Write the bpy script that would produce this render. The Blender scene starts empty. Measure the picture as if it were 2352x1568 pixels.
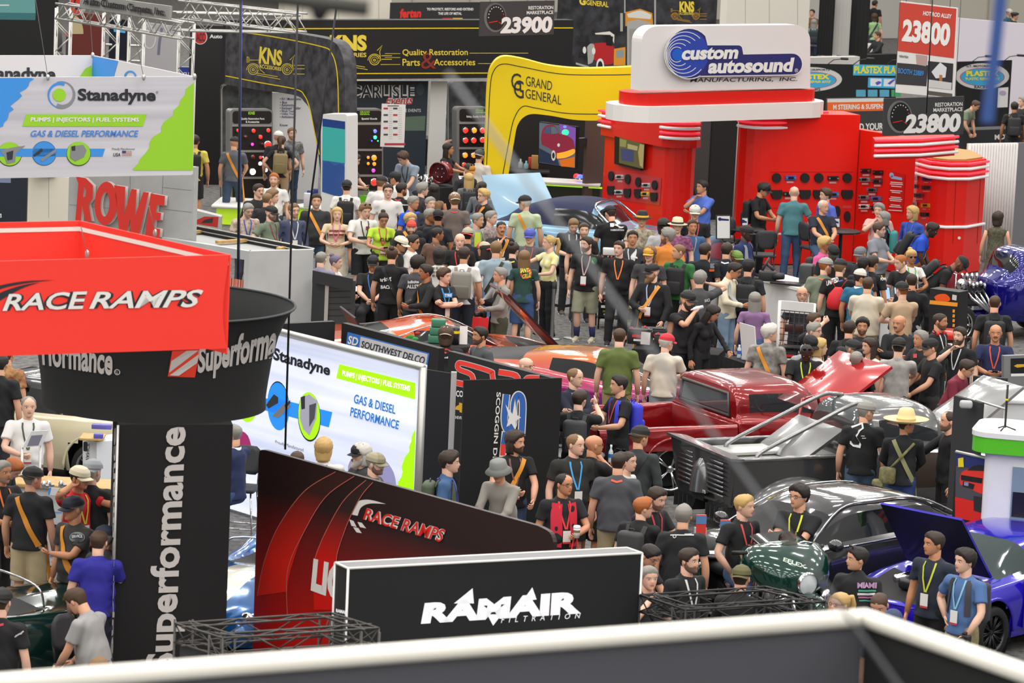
import bpy,bmesh,math,random
import numpy as np
from mathutils import Vector,Matrix
from mathutils.bvhtree import BVHTree
from mathutils.geometry import tessellate_polygon
SC=bpy.context.scene
COL=SC.collection
R=math.radians
rnd=random.Random(7)
W_,H_,F_=2352,1568,9000.0
CAM_H,PITCH,ROLL=10.23,math.atan(1382/9000),0.045
_f=Vector((0,math.cos(PITCH),-math.sin(PITCH)))
_u0=Vector((0,math.sin(PITCH),math.cos(PITCH)))
_r0=Vector((1,0,0))
_r=_r0*math.cos(ROLL)+_u0*math.sin(ROLL)
_u=_u0*math.cos(ROLL)-_r0*math.sin(ROLL)
EYE=Vector((0,0,CAM_H))
cam_d=bpy.data.cameras.new('camera')
cam_d.sensor_fit='HORIZONTAL';cam_d.sensor_width=36.0
cam_d.lens=F_/W_*36.0
cam_d.clip_start=0.5;cam_d.clip_end=400
cam_d.dof.use_dof=True;cam_d.dof.focus_distance=57.0;cam_d.dof.aperture_fstop=5.0
cam=bpy.data.objects.new('camera',cam_d);COL.objects.link(cam)
cam.matrix_world=Matrix.Translation(EYE)@Matrix((_r,_u,-_f)).transposed().to_4x4()
SC.camera=cam
wd=bpy.data.worlds.new('hall_ambient');SC.world=wd;wd.use_nodes=True
wd.node_tree.nodes['Background'].inputs[0].default_value=(1.0,0.97,0.93,1)
_n=wd.node_tree;_tc=_n.nodes.new('ShaderNodeTexCoord');_sp=_n.nodes.new('ShaderNodeSeparateXYZ');_mr=_n.nodes.new('ShaderNodeMapRange')
_n.links.new(_tc.outputs['Generated'],_sp.inputs[0]);_n.links.new(_sp.outputs['Z'],_mr.inputs[0])
for _i,_v in((1,.12),(2,.55),(3,.16),(4,.72)):_mr.inputs[_i].default_value=_v
_n.links.new(_mr.outputs[0],_n.nodes['Background'].inputs[1])
for ix in range(-4,5):
 for iy in range(-9,15):
  ld=bpy.data.lights.new('hall_light','AREA');ld.shape='RECTANGLE'
  ld.size=2.2;ld.size_y=0.55;ld.energy=175.0;ld.color=(1.0,0.97,0.93)
  lo=bpy.data.objects.new('hall_light',ld);COL.objects.link(lo)
  lo.location=(ix*5.0,22+iy*7.2,15.0)
SC.view_settings.view_transform='Standard';SC.view_settings.look='None'
SC.view_settings.gamma=1.0;SC.view_settings.use_curve_mapping=False
SC.view_settings.exposure=0.08
SC.cycles.max_bounces=5;SC.cycles.diffuse_bounces=2;SC.cycles.glossy_bounces=3
SC.cycles.transmission_bounces=4;SC.cycles.use_denoising=True
def ray(px,py):
 return _f+_r*((px-W_/2)/F_)-_u*((py-H_/2)/F_)
def P(px,py,z=0.0):
 d=ray(px,py);t=(z-CAM_H)/d.z
 return EYE+d*t
def PY(px,py,Y):
 d=ray(px,py);return EYE+d*(Y/d.y)
def lin(c):
 if isinstance(c,str):
  c=c.lstrip('#');c=[int(c[i:i+2],16)/255 for i in(0,2,4)]
 return tuple((v/12.92 if v<=0.04045 else((v+0.055)/1.055)**2.4)for v in c)
_mats={}
def M(c,rough=0.6,metal=0.0,emit=0.0,coat=0.0,noise=None,kind=None,alpha=1.0,trans=0.0):
 """cached material; noise=(other colour, scale, amount) mixes a procedural pattern into the base"""
 key=(c,rough,metal,emit,coat,noise,kind,alpha,trans)
 if key in _mats:return _mats[key]
 m=bpy.data.materials.new('paint');m.use_nodes=True
 nt=m.node_tree;b=nt.nodes['Principled BSDF']
 col=lin(c)+(1,)
 b.inputs['Base Color'].default_value=col
 b.inputs['Roughness'].default_value=rough;b.inputs['Metallic'].default_value=metal
 b.inputs['Coat Weight'].default_value=coat;b.inputs['Coat Roughness'].default_value=0.04
 b.inputs['Alpha'].default_value=alpha
 if trans:b.inputs['Transmission Weight'].default_value=trans
 if emit:
  b.inputs['Emission Color'].default_value=col;b.inputs['Emission Strength'].default_value=emit
 if noise or kind:
  c2,sc,amt=noise or(c,10,0.5)
  tc=nt.nodes.new('ShaderNodeTexCoord');mp=nt.nodes.new('ShaderNodeMapping')
  nt.links.new(tc.outputs['Object'],mp.inputs[0])
  mix=nt.nodes.new('ShaderNodeMix');mix.data_type='RGBA'
  mix.inputs[6].default_value=col;mix.inputs[7].default_value=lin(c2)+(1,)
  rp=nt.nodes.new('ShaderNodeValToRGB')
  if kind=='vor':
   tx=nt.nodes.new('ShaderNodeTexVoronoi');src=tx.outputs['Distance']
  elif kind=='brick':
   tx=nt.nodes.new('ShaderNodeTexBrick');src=tx.outputs['Fac']
  elif kind=='wave':
   tx=nt.nodes.new('ShaderNodeTexWave');src=tx.outputs['Fac']
  elif kind=='check':
   tx=nt.nodes.new('ShaderNodeTexChecker');src=tx.outputs['Fac']
  else:
   tx=nt.nodes.new('ShaderNodeTexNoise');src=tx.outputs['Fac'];tx.inputs['Detail'].default_value=5
  if kind=='streak':mp.inputs['Scale'].default_value=(0.08,0.08,3.0)
  if kind=='grad':mp.inputs['Scale'].default_value=(0.05,0.05,0.6)
  if kind=='stripe':mp.inputs['Scale'].default_value=(0.02,0.02,1.0)
  tx.inputs['Scale'].default_value=sc
  nt.links.new(mp.outputs[0],tx.inputs['Vector'])
  nt.links.new(src,rp.inputs[0])
  a=amt
  rp.color_ramp.elements[0].position=max(0.0,0.5-a);rp.color_ramp.elements[1].position=min(1.0,0.5+a)
  nt.links.new(rp.outputs[0],mix.inputs[0])
  nt.links.new(mix.outputs[2],b.inputs['Base Color'])
  if emit:nt.links.new(mix.outputs[2],b.inputs['Emission Color'])
 _mats[key]=m
 return m
WHITE=M('#e9e7e3',.5);BLACK=M('#161617',.6);CHROME=M('#d8d8da',.12,1.0);STEEL=M('#a9a9a8',.35,.9)
DKMETAL=M('#2b2b2d',.4,.3);RUBBER=M('#121212',.7);RED=M('#e5261b',.35);GLASS_D=M('#0b0d0f',.06,0,0,.5)
CLOTH_K=M('#1a1a1b',.9,noise=('#242425',3.0,.3));ALU=M('#c2c2be',.4,.6);WOOD=M('#c9a66b',.6,noise=('#b08a4e',14,.3))
def put(name,data,parent=None,loc=None):
 o=bpy.data.objects.new(name,data);COL.objects.link(o)
 if parent is not None:o.parent=parent
 if loc is not None:o.location=loc
 return o
def tag(o,label=None,cat=None,group=None,kind=None):
 if label:o['label']=label
 if cat:o['category']=cat
 if group:o['group']=group
 if kind:o['kind']=kind
 return o
def thing(name,label,cat,loc=(0,0,0),rz=0.0,group=None):
 o=put(name,None,None,Vector(loc));o.rotation_euler=(0,0,rz);o.empty_display_size=0.2
 bpy.context.view_layer.update()if False else None
 return tag(o,label,cat,group)
def mat_of(o):
 return Matrix.Translation(o.location)@o.rotation_euler.to_matrix().to_4x4()
class MB:
 """collects geometry for one mesh object"""
 def __init__(s):s.v=[];s.f=[];s.m=[];s.mats=[];s.sm=[]
 def mi(s,m):
  if m not in s.mats:s.mats.append(m)
  return s.mats.index(m)
 def add(s,vs,fs,m,smooth=False):
  n=len(s.v);s.v.extend([tuple(v)for v in vs]);k=s.mi(m)
  for f in fs:s.f.append([i+n for i in f]);s.m.append(k);s.sm.append(smooth)
  return s
 def box(s,c,size,m,rz=0.0,mat=None):
  x,y,z=size[0]/2,size[1]/2,size[2]/2
  vs=[Vector((a*x,b*y,d*z))for d in(-1,1)for b in(-1,1)for a in(-1,1)]
  T=mat if mat else Matrix.Translation(Vector(c))@Matrix.Rotation(rz,4,'Z')
  if mat:T=mat@Matrix.Translation(Vector(c))
  return s.add([T@v for v in vs],[(0,2,3,1),(4,5,7,6),(0,1,5,4),(2,6,7,3),(0,4,6,2),(1,3,7,5)],m)
 def bevbox(s,c,size,m,b=.02,rz=0.0,seg=2):
  bm=bmesh.new();bmesh.ops.create_cube(bm,size=1)
  bmesh.ops.scale(bm,vec=size,verts=bm.verts)
  bmesh.ops.bevel(bm,geom=bm.edges[:],offset=b,segments=seg,affect='EDGES',profile=.5)
  T=Matrix.Translation(Vector(c))@Matrix.Rotation(rz,4,'Z')
  bm.verts.index_update()
  s.add([T@v.co for v in bm.verts],[[v.index for v in f.verts]for f in bm.faces],m,True);bm.free();return s
 def tube(s,pts,r,m,n=8,caps=True,sy=1.0,up=None):
  pts=[Vector(p)for p in pts];k=len(pts)
  if k<2:return s
  rr=r if isinstance(r,(list,tuple))else[r]*k
  rings=[];t0=(pts[1]-pts[0]).normalized()
  nrm=Vector(up)if up else(Vector((0,0,1))if abs(t0.z)<.9 else Vector((1,0,0)))
  for i in range(k):
   t=(pts[min(i+1,k-1)]-pts[max(i-1,0)]).normalized()
   nrm=(nrm-t*nrm.dot(t)).normalized();bn=t.cross(nrm)
   rings.append([pts[i]+nrm*(rr[i]*sy*math.cos(2*math.pi*j/n))+bn*(rr[i]*math.sin(2*math.pi*j/n))for j in range(n)])
  return s.loft(rings,m,caps)
 def loft(s,rings,m,caps=True,closed=True,smooth=True):
  n=len(rings[0]);vs=[v for r in rings for v in r];fs=[]
  for i in range(len(rings)-1):
   for j in range(n if closed else n-1):
    a,b=i*n+j,i*n+(j+1)%n
    fs.append((a,b,b+n,a+n))
  if caps and closed:
   fs.append(tuple(range(n))[::-1]);fs.append(tuple(range((len(rings)-1)*n,len(rings)*n)))
  return s.add(vs,fs,m,smooth)
 def lathe(s,prof,m,n=24,axis='Z',T=None,caps=False):
  rings=[]
  for r,h in prof:
   ring=[]
   for j in range(n):
    a=2*math.pi*j/n;x,y=r*math.cos(a),r*math.sin(a)
    p=Vector((x,y,h))if axis=='Z' else(Vector((x,h,-y))if axis=='Y' else Vector((h,x,y)))
    ring.append(T@p if T else p)
   rings.append(ring)
  return s.loft(rings,m,caps)
 def ell(s,c,rad,m,n=10,k=7,T=None):
  rings=[]
  for i in range(k):
   a=-math.pi/2+math.pi*(i+.5)/k if False else-math.pi/2+math.pi*i/(k-1)
   cr=max(math.cos(a),.02)
   ring=[Vector((c[0]+rad[0]*cr*math.cos(2*math.pi*j/n),c[1]+rad[1]*cr*math.sin(2*math.pi*j/n),c[2]+rad[2]*math.sin(a)))for j in range(n)]
   rings.append([T@p for p in ring]if T else ring)
  return s.loft(rings,m,True)
 def poly(s,loops,m,back=None):
  """planar polygon (with holes); back = vector to extrude the solid along"""
  loops=[[Vector(p)for p in l]for l in(loops if isinstance(loops[0][0],(Vector,list,tuple))and not isinstance(loops[0][0],(int,float))and len(loops[0])>3 or isinstance(loops[0],list)else[loops])]
  flat=[p for l in loops for p in l]
  tris=tessellate_polygon(loops)
  s.add(flat,[tuple(t)for t in tris],m)
  if back is not None:
   b=[p+back for p in flat];s.add(b,[tuple(t)[::-1]for t in tris],m)
   for l in loops:
    n=len(l);s.add(l+[p+back for p in l],[(i,(i+1)%n,(i+1)%n+n,i+n)for i in range(n)],m)
  return s
 def build(s,name,parent=None,loc=None,rot=None):
  me=bpy.data.meshes.new(name)
  me.from_pydata(s.v,[],s.f)
  for m in s.mats:me.materials.append(m)
  if s.f:
   me.polygons.foreach_set('material_index',s.m);me.polygons.foreach_set('use_smooth',s.sm)
  me.update()
  o=put(name,me,parent,loc)
  if rot is not None:o.rotation_euler=rot
  return o
 def bvh(s):
  return BVHTree.FromPolygons([Vector(v)for v in s.v],s.f)
def struct(name,mb,loc=None):
 o=mb.build(name,None,loc);o['kind']='structure';return o
_txt={}
def text_arrays(t,bold=0.0,space=1.0,ext=0):
 key=(t,bold,space)
 if key in _txt:return _txt[key]
 cu=bpy.data.curves.new('t','FONT');cu.body=t;cu.offset=bold;cu.space_character=space;cu.resolution_u=3
 o=bpy.data.objects.new('t',cu);COL.objects.link(o)
 dg=bpy.context.evaluated_depsgraph_get();ev=o.evaluated_get(dg);me=ev.to_mesh()
 vs=[tuple(v.co)for v in me.vertices];fs=[tuple(p.vertices)for p in me.polygons]
 ev.to_mesh_clear();bpy.data.objects.remove(o);bpy.data.curves.remove(cu)
 xs=[v[0]for v in vs];ys=[v[1]for v in vs]
 x0,x1,y0,y1=min(xs),max(xs),min(ys),max(ys)
 vs=[((v[0]-x0)/(x1-x0),(v[1]-y0)/(y1-y0))for v in vs]
 _txt[key]=(vs,fs);return _txt[key]
def quad_map(q,u,v):
 """q = TL,TR,BR,BL ; v up"""
 (ax,ay),(bx,by),(cx,cy),(dx,dy)=q
 t=1-v
 return((ax*(1-u)+bx*u)*(1-t)+(dx*(1-u)+cx*u)*t,(ay*(1-u)+by*u)*(1-t)+(dy*(1-u)+cy*u)*t)
class Surf:
 """a surface that art is laid on: plane (two points of its top edge, vertical) or a BVH"""
 def __init__(s,A=None,B=None,bvh=None,n=None):
  s.bvh=bvh;s.A=A;s.B=B
  if A is not None:
   if n is None:
    n=Vector((B.y-A.y,-(B.x-A.x),0)).normalized()
    if n.dot(EYE-A)<0:n=-n
   s.n=n;s.dir=(B-A).normalized()
 def pt(s,px,py,lift=.004):
  d=ray(px,py)
  if s.bvh:
   h=s.bvh.ray_cast(EYE,d)
   if h[0]is None:return None
   n=h[1]
   if n.dot(d)>0:n=-n
   return h[0]+n*lift
  t=(s.A-EYE).dot(s.n)/d.dot(s.n)
  return EYE+d*t+s.n*lift
 def art(s,mb,loops,m,lift=.004):
  if not isinstance(loops[0],list):loops=[list(loops)]
  L=[[s.pt(*p,lift)for p in l]for l in loops]
  L=[[p for p in l if p is not None]for l in L];L=[l for l in L if len(l)>2]
  if L:
   flat=[p for l in L for p in l];mb.add(flat,[tuple(t)for t in tessellate_polygon(L)],m)
  return mb
 def line(s,mb,pts,w,m,lift=.004):
  """ribbon of pixel width w along pixel points"""
  a,b=[],[]
  for i,p in enumerate(pts):
   q0,q1=pts[max(i-1,0)],pts[min(i+1,len(pts)-1)]
   dx,dy=q1[0]-q0[0],q1[1]-q0[1];l=math.hypot(dx,dy)or 1
   nx,ny=-dy/l*w/2,dx/l*w/2
   u,v=s.pt(p[0]+nx,p[1]+ny,lift),s.pt(p[0]-nx,p[1]-ny,lift)
   if u is not None and v is not None:a.append(u);b.append(v)
  k=len(a)
  if k>1:mb.add(a+b,[(i,i+1,k+i+1,k+i)for i in range(k-1)],m)
  return mb
 def text(s,mb,t,q,m,bold=0.0,lift=.010,space=1.0):
  if len(q)==2:
   (x0,y0),(x1,y1)=q;q=((x0,y0),(x1,y0),(x1,y1),(x0,y1))
  vs,fs=text_arrays(t,bold,space)
  pts=[s.pt(*quad_map(q,u,v),lift)for u,v in vs]
  if any(p is None for p in pts):
   fs=[f for f in fs if all(pts[i]is not None for i in f)];pts=[p if p is not None else Vector()for p in pts]
  mb.add(pts,fs,m);return mb
def circ(cx,cy,rx,ry=None,n=28,a0=0,a1=360,rot=0):
 ry=rx if ry is None else ry
 full=abs(a1-a0)>=360;k=n if full else n+1;out=[]
 c,s_=math.cos(R(rot)),math.sin(R(rot))
 for i in range(k):
  a=R(a0+(a1-a0)*i/n);x,y=rx*math.cos(a),ry*math.sin(a)
  out.append((cx+x*c-y*s_,cy+x*s_+y*c))
 return out
def bez(pts,n=10):
 """catmull-rom through pixel points"""
 out=[];k=len(pts)
 for i in range(k-1):
  p0,p1,p2,p3=pts[max(i-1,0)],pts[i],pts[i+1],pts[min(i+2,k-1)]
  for j in range(n):
   t=j/n
   out.append(tuple(.5*((2*b)+(-a+c)*t+(2*a-5*b+4*c-d)*t*t+(-a+3*b-3*c+d)*t**3)for a,b,c,d in zip(p0,p1,p2,p3)))
 out.append(tuple(pts[-1]));return out
class Board(Surf):
 """a vertical slab: outline traced on its own plane, real thickness behind it; art goes on the face"""
 def __init__(s,name,label,cat,A,B,outline,m,thick=.04,group=None,part='panel',edge=None,kind=None):
  Surf.__init__(s,A,B)
  s.root=thing(name,label,cat,A.lerp(B,.5)*1.0,0,group)
  s.root.location.z=0.0
  s.inv=Matrix.Translation(-s.root.location)
  mb=MB();loops=outline if isinstance(outline[0],list)else[outline]
  L=[[s.inv@s.pt(*p,0)for p in l]for l in loops]
  mb.poly(L,m,back=-s.n*thick)
  s.panel=mb.build(part,s.root);s.thick=thick
  if kind:s.root['kind']=kind
 def part(s,name,fn,label=None,parent=None):
  mb=MB();fn(mb)
  mb.v=[tuple(s.inv@Vector(v))for v in mb.v]
  o=mb.build(name,parent or s.root)
  if label:o['label']=label
  return o
mb=MB();mb.add([(-32,-6,0),(32,-6,0),(32,175,0),(-32,175,0)],[(0,1,2,3)],M('#7f7d7a',.9,noise=('#3f3f40',9.0,.22)))
struct('floor',mb)
mb=MB();mb.box((0,150.2,6),(64,.4,12),M('#dcd6c6',.8));
for i in range(-14,15):mb.box((i*2.2,149.98,6),(.05,.06,12),M('#b9b3a4',.8))
struct('wall_back',mb)
K=M('#1b1b1c',.55);KC=M('#171718',.9);GREY=M('#9a9a98',.5);LIME=M('#9bd52f',.5);BLUE=M('#3f95e6',.5)
YEL=M('#f2d400',.4);GOLD=M('#e8cf4a',.45);INK=M('#2a2c33',.5);DRED=M('#b3261d',.5);ORANGE=M('#ee9a1a',.6)
WEM=M('#f4f6fb',.5,emit=.55)
def WB(name,label,cat,p0,p1,z1,z0,m,thick=.04,group=None,part='panel',kind=None):
 A,B=P(*p0,z1),P(*p1,z1)
 b=Board.__new__(Board);Surf.__init__(b,A,B)
 b.root=thing(name,label,cat,(A+B)/2,0,group);b.root.location.z=z0
 b.inv=Matrix.Translation(-b.root.location)
 c=[A,B,Vector((B.x,B.y,z0)),Vector((A.x,A.y,z0))]
 mb=MB();mb.poly([[b.inv@q for q in c]],m,back=-b.n*thick);b.panel=mb.build(part,b.root);b.thick=thick
 if kind:b.root['kind']=kind
 return b
def rrect(x0,y0,x1,y1,r):
 return circ(x0+r,y0+r,r,n=6,a0=180,a1=270)+circ(x1-r,y0+r,r,n=6,a0=270,a1=360)+circ(x1-r,y1-r,r,n=6,a0=0,a1=90)+circ(x0+r,y1-r,r,n=6,a0=90,a1=180)
def rule(b,name,pts,w,m,label=None):return b.part(name,lambda mb:b.line(mb,pts,w,m),label)
def letters(b,name,items,label=None):
 def fn(mb):
  for t,q,m,bold in items:b.text(mb,t,q,m,bold)
 return b.part(name,fn,label)
def arts(b,name,items,label=None,lift=.004):
 return b.part(name,lambda mb:[b.art(mb,l,m,lift+.0008*i)for i,(l,m)in enumerate(items)],label)
zf=7.1
for nm,lab,p0,p1,mm in(('hanging_sign','cloth hanging sign, its more lit face coloured dark grey, with white top tube along the lower edge',(-60,1573),(1985,1418),M('#4a4b52',.8)),('hanging_sign','black cloth hanging sign side behind the white tube corner, near the blue car',(1987,1418),(2420,1569),M('#131314',.8))):  # bluish grey of the long face paints in the stronger light on it
 b=WB(nm,lab,'sign',p0,p1,zf,zf-1.4,mm,.03,part='cloth')
 A,B=P(*p0,zf),P(*p1,zf)
 t=MB();t.tube([b.inv@A,b.inv@B],.036,M('#f1eee4',.5),10);t.build('top_tube',b.root)
zr=5.55;RR=M('#fb3a2d',.6)
A,B,C,D=P(-160,604,zr),P(527,585,zr),P(183,507,zr),P(-160,514,zr)
b=Board('hanging_sign','red fabric hanging sign lettered RACE RAMPS in white above the black drum','sign',A,B,[(-160,604),(527,585)]+bez([(527,585),(519,640),(513,690),(513,745),(521,800)],5)+[(-160,823)],RR,.02,part='front_panel')
sx=-.8
def slab_text(b,name,q,mi,mo,label=None,shear=True):
 def fn(mb):
  for t,qq in q:b.text(mb,t,qq,mo,.075,.004);
  for t,qq in q:b.text(mb,t,qq,mi,.02,.012)
 return b.part(name,fn,label)
slab_text(b,'lettering',[('RACE',((20,674),(200,668),(188,709),(4,714))),('RAMPS',((222,669),(470,664),(446,705),(203,709)))],WHITE,INK)
arts(b,'swoosh',[(bez([(-40,668),(0,655),(60,645),(125,643)],6)+bez([(125,643),(60,650),(0,664),(-40,690)],6),INK),(bez([(-40,700),(0,672),(50,655),(92,648)],6)+bez([(92,648),(50,662),(0,690),(-40,716)],6),INK)])
W2=M('#efe9e0',.7)
for p0,p1,q in((B,C,[(527,588),(183,511)]),(C,D,[(183,511),(-160,517)])):
 mb=MB();n=Vector((p1.y-p0.y,-(p1.x-p0.x),0)).normalized();n=n if n.dot(EYE-p0)>0 else-n
 c=[p0,p1,p1-Vector((0,0,.9)),p0-Vector((0,0,.9))]
 mb.poly([[b.inv@v for v in c]],RR,back=-n*.015);mb.build('side_panel',b.root)
 mb=MB();dz=Vector((0,0,.055));e=n*.006
 mb.poly([[b.inv@(v+e)for v in(p0-dz,p1-dz,p1-dz*1.75,p0-dz*1.75)]],W2);mb.build('white_piping',b.root)
for q in((200,583),(356,535)):
 t=MB();p=P(q[0],q[1],5.4);t.tube([p,P(q[0]-14,q[1]-62,5.9)],.004,ALU,5);t.ell(p,(.02,.02,.04),ALU)
 tag(t.build('suspension_wire'),'thin wire and clip holding the red fabric sign '+('at its front rim' if q[0]==200 else 'at its sloping back rim'),'wire')
dc=PY(353,928,42.0);dz0=dc.z
root=thing('display_tower','black cloth tower with flared drum lettered Superformance in white','display tower',(dc.x,dc.y,0))
prof=[(1.22,0),(1.215,.12),(1.235,.3),(1.27,.55),(1.33,.8),(1.41,1.0),(1.5,1.13)]
mb=MB();mb.lathe([(r,h+dz0)for r,h in prof],M('#1f2021',.85),64);o=mb.build('drum',root)
db=MB();db.lathe([(r,h+dz0)for r,h in prof],K,64,T=Matrix.Translation((dc.x,dc.y,0)));dB=Surf(bvh=db.bvh())
t=MB();t.lathe([(1.5+.015*math.cos(a),dz0+1.13+.015*math.sin(a))for a in[k*math.pi/3 for k in range(7)]],M('#333436',.7),64);t.build('drum_rim',root)
t=MB();t.lathe([(0.05,dz0+.01),(1.2,dz0+.01)],K,48);t.build('drum_underside',root)
iv=Matrix.Translation((-dc.x,-dc.y,0));LG=M('#c9c5c2',.7)
def dpart(name,fn):
 mb=MB();fn(mb);mb.v=[tuple(iv@Vector(v))for v in mb.v];return mb.build(name,root)
dpart('drum_lettering',lambda mb:(dB.text(mb,'Superforma',((455,797),(640,735),(625,845),(452,874)),LG,.035,.012),dB.text(mb,'rformance',((96,772),(262,797),(258,862),(100,838)),LG,.03,.012),dB.text(mb,'®',((263,846),(277,847),(277,861),(263,860)),LG,.02,.012)))
dpart('drum_logo',lambda mb:(dB.art(mb,[(395,805),(459,802),(447,866),(385,864)],M('#e8412a',.6),.01),dB.art(mb,[(393,828),(428,804),(455,803),(388,855)],LG,.013),dB.art(mb,[(389,861),(456,812),(452,832),(410,862)],LG,.013)))
fp=Surf(P(272,975,dz0),P(535,975,dz0))
A,B=P(272,975,dz0),P(535,975,dz0);dep=Vector((-.16,1.0,0))*1.05;cc=Vector((dc.x,dc.y,0))
bx=[A,B,B+dep,A+dep];shift=cc-Vector(((A+B+2*dep*.5).x/2*1.0,((A+B)/2+dep*.5).y,0));shift.z=0
mb=MB();vs=[q-cc for q in bx]+[Vector((q.x,q.y,0))-cc for q in bx]
mb.add(vs,[(0,1,5,4),(1,2,6,5),(2,3,7,6),(3,0,4,7),(0,3,2,1)],KC);mb.build('tower_cloth',root)
t=MB();t.tube([Vector((A.x,A.y-.03,0))-cc,Vector((A.x,A.y-.03,dz0))-cc],.014,ALU,8);t.build('corner_pole',root)
dpart('tower_lettering',lambda mb:fp.text(mb,'Superformance',((333,1540),(362,982),(446,978),(420,1538)),LG,.03,.012))
sd=Surf(A,A+dep)
dpart('side_lettering',lambda mb:sd.text(mb,'Superformance',((256,1500),(262,985),(271,980),(264,1500)),LG,.03,.012))
b=Board('booth_wall','dark printed booth wall fading to red with curved stripes, lettered RACE RAMPS','wall panel',P(597,1032,2.5),P(1255,1213,2.5),bez([(594,1050),(598,1034),(612,1034)],4)+bez([(1235,1207),(1262,1222),(1271,1245)],4)+[(1268,1560),(578,1560)],M('#3a1d1b',.45),.05)
import itertools
def print_grad(name,c0,c1,z0,z1,rough=.45):
 m=bpy.data.materials.new('print');m.use_nodes=True;nt=m.node_tree;bs=nt.nodes['Principled BSDF'];bs.inputs['Roughness'].default_value=rough
 tc=nt.nodes.new('ShaderNodeTexCoord');sp=nt.nodes.new('ShaderNodeSeparateXYZ');mr=nt.nodes.new('ShaderNodeMapRange');rp=nt.nodes.new('ShaderNodeValToRGB')
 nt.links.new(tc.outputs['Object'],sp.inputs[0]);nt.links.new(sp.outputs['Z'],mr.inputs[0]);mr.inputs[1].default_value=z0;mr.inputs[2].default_value=z1
 nt.links.new(mr.outputs[0],rp.inputs[0]);rp.color_ramp.elements[0].color=lin(c0)+(1,);rp.color_ramp.elements[1].color=lin(c1)+(1,)
 nt.links.new(rp.outputs[0],bs.inputs['Base Color']);return m
G1=print_grad('g','#b3150d','#2a1817',.7,2.05);b.panel.data.materials[0]=G1
G2=print_grad('g','#4a1512','#e63320',.9,1.55);G3=print_grad('g','#e02418','#3a1d18',1.35,2.2);G4=print_grad('g','#d3170f','#33201d',1.5,2.1)
PINK=M('#c96a5e',.5)
arts(b,'stripe_print',[(bez([(772,1083),(700,1128),(640,1210),(608,1290),(592,1368)],8)+bez([(660,1358),(668,1310),(700,1220),(750,1140),(815,1093)],8),G3),(bez([(842,1102),(790,1150),(745,1230),(722,1290),(722,1400)],8)+bez([(775,1400),(776,1270),(800,1200),(830,1140),(858,1107)],8),G4)])
b.part('stripe_outline',lambda mb:[b.line(mb,bez(p,8),1.6,PINK,.008)for p in([(772,1083),(700,1128),(640,1210),(608,1290),(592,1368)],[(815,1093),(750,1140),(700,1220),(662,1310),(662,1420)],[(842,1102),(790,1150),(745,1230),(722,1290)],[(858,1107),(830,1140),(800,1200),(776,1270),(776,1300)])])
def outl(b,name,t,q,mi,mo,b1=.06,b0=.01):
 return b.part(name,lambda mb:(b.text(mb,t,q,mo,b1,.010),b.text(mb,t,q,mi,b0,.016)))
outl(b,'lettering','RACE RAMPS',((845,1166),(1027,1216),(1015,1245),(836,1192)),RED,WHITE)
arts(b,'flag_logo',[(bez([(803,1180),(815,1155),(845,1147),(887,1157)],5)+bez([(887,1157),(850,1156),(830,1165),(822,1184)],5),WHITE),([(803,1192),(813,1196),(820,1210),(808,1207)],WHITE),([(822,1198),(832,1200),(842,1213),(828,1210)],WHITE),([(812,1210),(824,1212),(832,1224),(820,1222)],WHITE)])
letters(b,'lettering',[('LIGHT',((722,1281),(862,1318),(855,1408),(715,1356)),WHITE,.06)])
z=2.7
A,B,A2,B2=P(800,1305,z),P(1475,1270,z),P(770,1292,z),P(1440,1258,z)
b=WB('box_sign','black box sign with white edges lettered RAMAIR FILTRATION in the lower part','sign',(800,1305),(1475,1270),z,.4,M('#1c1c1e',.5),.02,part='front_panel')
mb=MB();dn=Vector((0,0,z-.4));I=b.inv
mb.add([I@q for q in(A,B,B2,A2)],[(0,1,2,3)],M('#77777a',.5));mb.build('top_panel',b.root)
mb=MB();mb.add([I@q for q in(A2,A,A-dn,A2-dn)],[(0,1,2,3)],M('#1c1c1e',.5));mb.add([I@q for q in(B2,B,B-dn,B2-dn)],[(3,2,1,0)],M('#1c1c1e',.5));mb.build('side_panel',b.root)
mb=MB()
for q in((A,B),(A2,B2),(A,A2),(B,B2),(A,A-dn),(A2,A2-dn),(B,B-dn)):mb.tube([I@q[0],I@q[1]],.012,M('#e4e3df',.4),6)
mb.build('edge_frame',b.root)
WR=M('#f2f3f7',.4,emit=.25)
b.part('lettering',lambda mb:(b.text(mb,'RAMAIR',((975,1384),(1336,1356),(1334,1408),(966,1432)),WR,.06,.006),b.art(mb,[(1042,1385),(1085,1350),(1088,1385)],WR,.006),b.art(mb,[(1199,1380),(1222,1348),(1232,1376)],WR,.006),b.art(mb,[(1118,1410),(1152,1410),(1132,1436)],WR,.006),b.text(mb,'FILTRATION',((1153,1416),(1333,1407),(1330,1419),(1150,1430)),WR,.0,.006,2.2)))
arts(b,'footer_marks',[([(1066,1477),(1124,1474),(1124,1480),(1066,1483)],WR),([(1176,1468),(1186,1467),(1200,1480),(1190,1481)],WR),([(1214,1465),(1218,1465),(1218,1480),(1214,1480)],WR),([(1226,1464),(1231,1464),(1231,1480),(1226,1480)],WR),([(1258,1463),(1270,1461),(1252,1479),(1244,1479)],WR)]+[([(1031+6*i,1477),(1033+6*i,1477),(1034+6*i,1486),(1032+6*i,1486)],WR)for i in range(6)])
sb=Surf(A2,A)
b.part('side_lettering',lambda mb:sb.text(mb,'RAMAIR',((774,1397),(801,1403),(801,1411),(774,1405)),WR,.05))
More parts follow.
